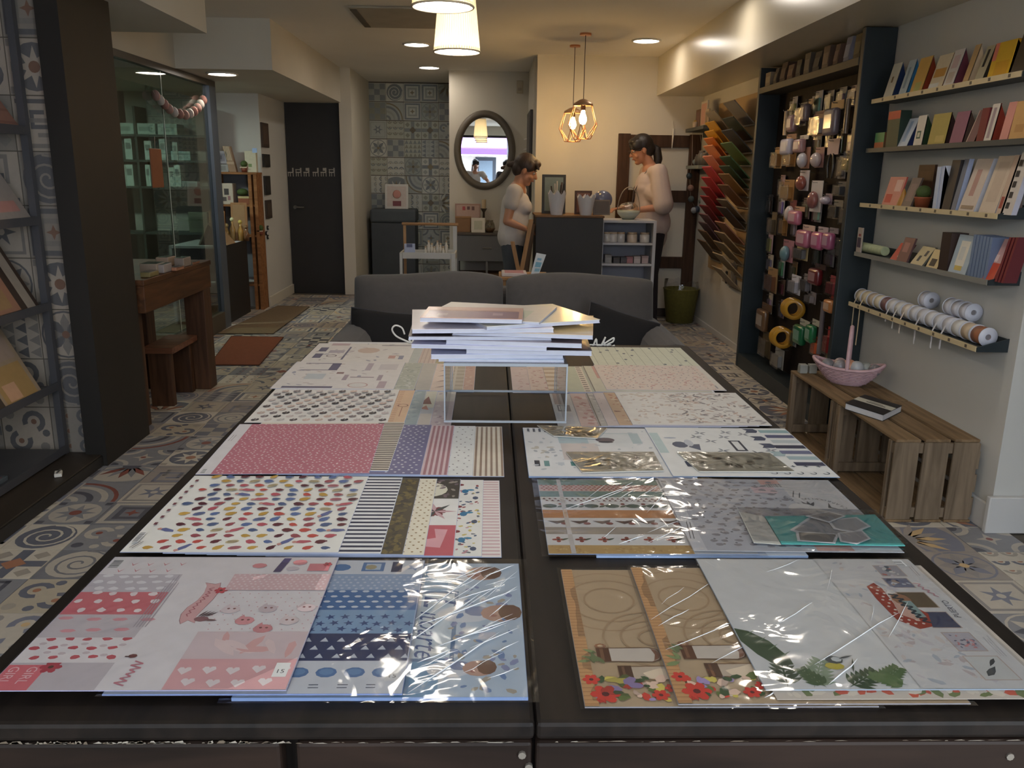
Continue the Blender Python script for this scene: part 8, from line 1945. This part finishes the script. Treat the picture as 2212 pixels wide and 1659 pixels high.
def person(name, label, base, heading, P, skin, hairm, topm, legm, shoe, hairstyle, glasses=False, lanyard=False, sleeves='short', hem=.80, loose=1.0, voxel=.006):
    """P: joint dictionary in the person's own frame, x forward, y to the left, z up"""
    t_ = thing(name, label, 'person', base)
    M_ = Matrix.Translation(base) @ Matrix.Rotation(math.radians(heading), 4, 'Z')
    V = {k: Vector(v) for k, v in P.items()}
    hd = V['head']; tilt = Matrix.Rotation(P['tilt'][0], 3, 'Y'); hx = lambda x, y, z: hd+tilt @ Vector((x, y, z))
    b = B(M_)
    # head: skull, jaw, nose, ears, chin
    b.ball(hd+tilt @ Vector((-.012, 0, .025)), (.094, .074, .098), 20, 14, rot=tilt)
    b.ball(hx(.022, 0, -.045), (.062, .056, .072), 16, 11, rot=tilt)
    b.ball(hx(.058, 0, -.098), (.028, .026, .022), 12, 8)
    b.ball(hx(.076, 0, -.02), (.018, .034, .05), 12, 8, rot=tilt)
    cap(b, hx(.084, 0, .012), hx(.106, 0, -.028), .008, .014, 10)
    for s in (-1, 1):
        b.ball(hx(-.005, s*.074, -.008), (.020, .009, .032), 10, 8, rot=tilt)
        b.ball(hx(.062, s*.034, -.04), (.022, .022, .02), 10, 7)
    b.ball(hx(.085, 0, -.062), (.012, .022, .010), 10, 7)
    cap(b, V['neck'], hx(-.02, 0, -.06), .052, .050)
    chain(b, [V['neck']+Vector((-.01, 0, -.04)), V['chest'], V['waist'], V['pelvis']], [.075, .105, .10, .115], 16)
    for s in (-1, 1):
        k = 'r' if s < 0 else 'l'
        sh = V['sh_'+k]; cap(b, V['neck']+Vector((0, 0, -.05)), sh, .05, .052)
        chain(b, [sh, V['el_'+k], V['wr_'+k]], [.049, .037, .025])
        hdv = V['hd_'+k]-V['wr_'+k]
        pn = Vector(P.get('pn_'+k, (0, 0, -1))); sd = hdv.cross(pn)*(1 if s < 0 else 1)
        if sd.x < 0 and abs(sd.x) > abs(sd.y)*.3 or (sd.y*s > 0 and abs(sd.x) <= abs(sd.y)): sd = -sd
        hand(b, V['wr_'+k], hdv, pn, sd, .92, P.get('curl_'+k, .5))
        chain(b, [V['hip_'+k], V['kn_'+k], V['an_'+k]], [.085, .056, .038])
        cap(b, V['an_'+k], V['an_'+k]+Vector((.10, 0, -.045)), .036, .03)
    remeshed(b, 'body', skin, t_, voxel, 4)
    # blouse
    b = B(M_); L_ = loose
    chain(b, [V['neck']+Vector((-.012, 0, -.055)), V['chest'], V['waist'], V['pelvis']+Vector((.01, 0, hem-P['pelvis'][2]+.05))], [.075, .125*L_, .128*L_, .138*L_], 20)
    b.ball(V['chest']+Vector((.075, 0, -.03)), (.07, .12, .075), 14, 9)
    for s in (-1, 1): cap(b, V['waist']+Vector((0, s*.04, 0)), V['pelvis']+Vector((.0, s*.068, -.01)), .115*L_, .134*L_, 16)
    for s in (-1, 1):
        k = 'r' if s < 0 else 'l'; sh, el = V['sh_'+k], V['el_'+k]
        cap(b, V['neck']+Vector((-.01, s*.02, -.06)), sh, .058, .068)
        if sleeves == 'short': chain(b, [sh, sh.lerp(el, .42)], [.068, .066])
        else: chain(b, [sh, sh.lerp(el, .55), sh.lerp(el, 1.0)+Vector((0, 0, .02))], [.078, .088, .092]); cap(b, V['chest']+Vector((0, s*.08, -.06)), sh.lerp(el, .7), .10, .09)
    remeshed(b, 'blouse', topm, t_, .008, 8)
    # trousers and shoes
    b = B(M_)
    chain(b, [V['waist']+Vector((0, 0, -.08)), V['pelvis']], [.112, .132], 18)
    for k in 'rl': chain(b, [V['hip_'+k], V['kn_'+k], V['an_'+k]+Vector((0, 0, .02))], [.104, .074, .056])
    remeshed(b, 'trousers', legm, t_, .009, 5)
    for k in 'rl':
        b = B(M_); a = V['an_'+k]; b.ball(a+Vector((.055, 0, -.045)), (.125, .046, .042), 16, 10); b.ball(a+Vector((-.01, 0, -.02)), (.05, .042, .05), 12, 8); b.box(a.x-.06, a.x+.165, a.y-.04, a.y+.04, .002, .014)
        remeshed(b, 'shoe', shoe, t_, .006, 3)
    # hair
    b = B(M_)
    if hairstyle == 'short':
        b.ball(hx(-.022, 0, .044), (.104, .086, .098), 20, 14, rot=tilt); b.ball(hx(-.06, 0, -.01), (.064, .074, .075), 16, 10, rot=tilt); b.ball(hx(.052, 0, .085), (.05, .062, .036), 16, 9, rot=tilt)
        for s in (-1, 1): b.ball(hx(.02, s*.066, .045), (.04, .018, .05), 12, 8, rot=tilt)
        cap(b, hx(-.12, 0, .0), hx(-.155, 0, -.02), .03, .024, 10)
        for q in range(5): cap(b, hx(.07, (q-2)*.022, .085), hx(.096, (q-2)*.024, .048), .014, .007, 8)
    else:
        b.ball(hx(-.018, 0, .042), (.104, .084, .096), 20, 14, rot=tilt); b.ball(hx(-.055, 0, -.005), (.066, .074, .08), 16, 10, rot=tilt)
        for s in (-1, 1): b.ball(hx(.03, s*.06, .052), (.055, .024, .05), 12, 8, rot=tilt)
        b.ball(hx(.05, 0, .09), (.046, .056, .028), 14, 8, rot=tilt)
        if hairstyle == 'ponytail':
            a0_ = hx(-.115, 0, .0); pts = [a0_, a0_+Vector((-.035, 0, -.03)), a0_+Vector((-.05, 0, -.11)), a0_+Vector((-.035, 0, -.2)), a0_+Vector((-.03, 0, -.26))]; chain(b, pts, [.022, .036, .040, .028, .010], 12)
        else: chain(b, [hx(-.06, 0, 0), hx(-.08, 0, -.12), hx(-.06, 0, -.22)], [.07, .075, .05], 12)
    remeshed(b, 'hair', hairm, t_, .006, 4)
    for s in (-1, 1):
        b = B(M_); b.ball(hx(.077, s*.030, .004), (.010, .013, .008), 10, 7); b.build('eye', eye_w, t_)
        b = B(M_); b.ball(hx(.0845, s*.030, .002), (.004, .006, .006), 8, 6); b.build('iris', eye_d, t_)
        b = B(M_); b.tube([hx(.082, s*.014, .026), hx(.085, s*.03, .031), hx(.074, s*.048, .026)], .0038, 6); b.build('eyebrow', hairm, t_)
    b = B(M_); b.tube([hx(.088, -.02, -.062), hx(.0965, 0, -.060), hx(.088, .02, -.062)], [.003, .0055, .003], 6); b.build('mouth', lips, t_)
    if glasses:
        b = B(M_)
        for s in (-1, 1): b.tube([hx(.100, s*.032+.022*math.cos(q*.524), .002+.017*math.sin(q*.524)) for q in range(13)], .0022, 5); b.tube([hx(.098, s*.054, .006), hx(.03, s*.078, .008), hx(-.01, s*.08, .004)], .0022, 5)
        b.tube([hx(.100, -.010, .004), hx(.104, 0, .006), hx(.100, .010, .004)], .0022, 5)
        b.build('glasses', eye_d, t_, kind=None)
    if lanyard:
        b = B(M_); n_ = V['neck']; c = V['chest']
        b.tube([n_+Vector((-.05, .05, -.0)), n_+Vector((.035, .062, -.035)), c+Vector((.145, .035, -.03)), c+Vector((.165, .0, -.2)), c+Vector((.145, -.035, -.03)), n_+Vector((.035, -.062, -.035)), n_+Vector((-.05, -.05, 0))], .0045, 6)
        b.tube([c+Vector((.165, 0, -.2)), c+Vector((.168, 0, -.24))], .006, 6); b.build('lanyard', mat('lanyard_cord', (60, 50, 50), .6), t_)
    return t_
white_b = mat('white_blouse', (190, 184, 180), .85, .04, 12, bump=.3, bscale=30)
pinkish_b = mat('pale_pink_blouse', (178, 164, 158), .85, .05, 12, bump=.3, bscale=24)
jeans = mat('grey_blue_jeans', (74, 80, 88), .9, .1, 20)
trous = mat('dark_trousers', (36, 30, 34), .9, .1, 20)
shoe_m = mat('dark_shoes', (44, 38, 34), .5)
PL = dict(head=(.085, 0, 1.415), tilt=(.42, 0), neck=(.02, 0, 1.29), chest=(.0, 0, 1.13), waist=(-.015, 0, .99), pelvis=(-.02, 0, .86),
          sh_r=(.0, -.165, 1.235), sh_l=(.01, .165, 1.235), el_r=(-.05, -.215, .99), el_l=(-.04, .20, .99), wr_r=(.10, -.20, .93), wr_l=(.12, .16, .95), hd_r=(.155, -.18, .905), hd_l=(.16, .13, .92),
          hip_r=(-.02, -.085, .82), hip_l=(-.02, .085, .82), kn_r=(.0, -.09, .45), kn_l=(.02, .09, .45), an_r=(-.03, -.09, .085), an_l=(-.01, .09, .085), pn_r=(0, .3, -1), pn_l=(0, -.3, -1))
person('person', 'woman with short brown hair, white top and grey jeans, looking down beside the counter', (.215, 7.22, 0), -8, PL, skin_a, hair_b, white_b, jeans, shoe_m, 'short', hem=.80).scale = (.97, .97, .97)
PRR = dict(head=(.085, 0, 1.565), tilt=(.30, 0), neck=(.0, 0, 1.43), chest=(-.02, 0, 1.26), waist=(-.035, 0, 1.08), pelvis=(-.05, 0, .94),
           sh_r=(-.04, -.19, 1.37), sh_l=(-.03, .19, 1.37), el_r=(-.04, -.26, 1.07), el_l=(-.06, .27, 1.08), wr_r=(.19, -.20, 1.045), wr_l=(.16, .20, 1.045), hd_r=(.28, -.16, 1.04), hd_l=(.25, .17, 1.04),
           hip_r=(-.05, -.09, .88), hip_l=(-.05, .09, .88), kn_r=(-.03, -.1, .48), kn_l=(-.03, .1, .48), an_r=(-.07, -.1, .085), an_l=(-.06, .1, .085), pn_r=(0, 0, -1), pn_l=(0, 0, -1))
person('person', 'woman with glasses and a dark ponytail in a loose pale blouse behind the counter', (1.42, 7.675, 0), 186, PRR, skin_b, hair_d, pinkish_b, trous, shoe_m, 'ponytail', True, True, 'wide', hem=.76, loose=1.12)
PM = dict(head=(.03, 0, 1.52), tilt=(.08, 0), neck=(.0, 0, 1.38), chest=(-.0, 0, 1.22), waist=(0, 0, 1.05), pelvis=(0, 0, .90),
          sh_r=(.0, -.175, 1.33), sh_l=(.0, .175, 1.33), el_r=(.2, -.26, 1.16), el_l=(.02, .22, 1.06), wr_r=(.36, -.22, 1.08), wr_l=(.12, .2, .86), hd_r=(.45, -.19, 1.06), hd_l=(.17, .2, .78),
          hip_r=(0, -.09, .86), hip_l=(0, .09, .86), kn_r=(.02, -.1, .47), kn_l=(.02, .1, .47), an_r=(-.02, -.1, .085), an_l=(-.02, .1, .085))
person('person', 'long haired woman in a white top reflected at the left of the oval mirror', (-.36, -.62, 0), 75, PM, skin_a, hair_d, white_b, jeans, shoe_m, 'long', voxel=.009)
PM2 = dict(PM); PM2.update(el_r=(.04, -.22, 1.08), wr_r=(.12, -.2, .88), hd_r=(.16, -.2, .8))
person('person', 'dark haired person in a dark top reflected at the right of the oval mirror', (.36, -.72, 0), 100, PM2, skin_b, hair_d, mat('dark_top', (60, 56, 62), .85), trous, shoe_m, 'long', voxel=.009)
print('SCENE DONE', len(bpy.data.objects))
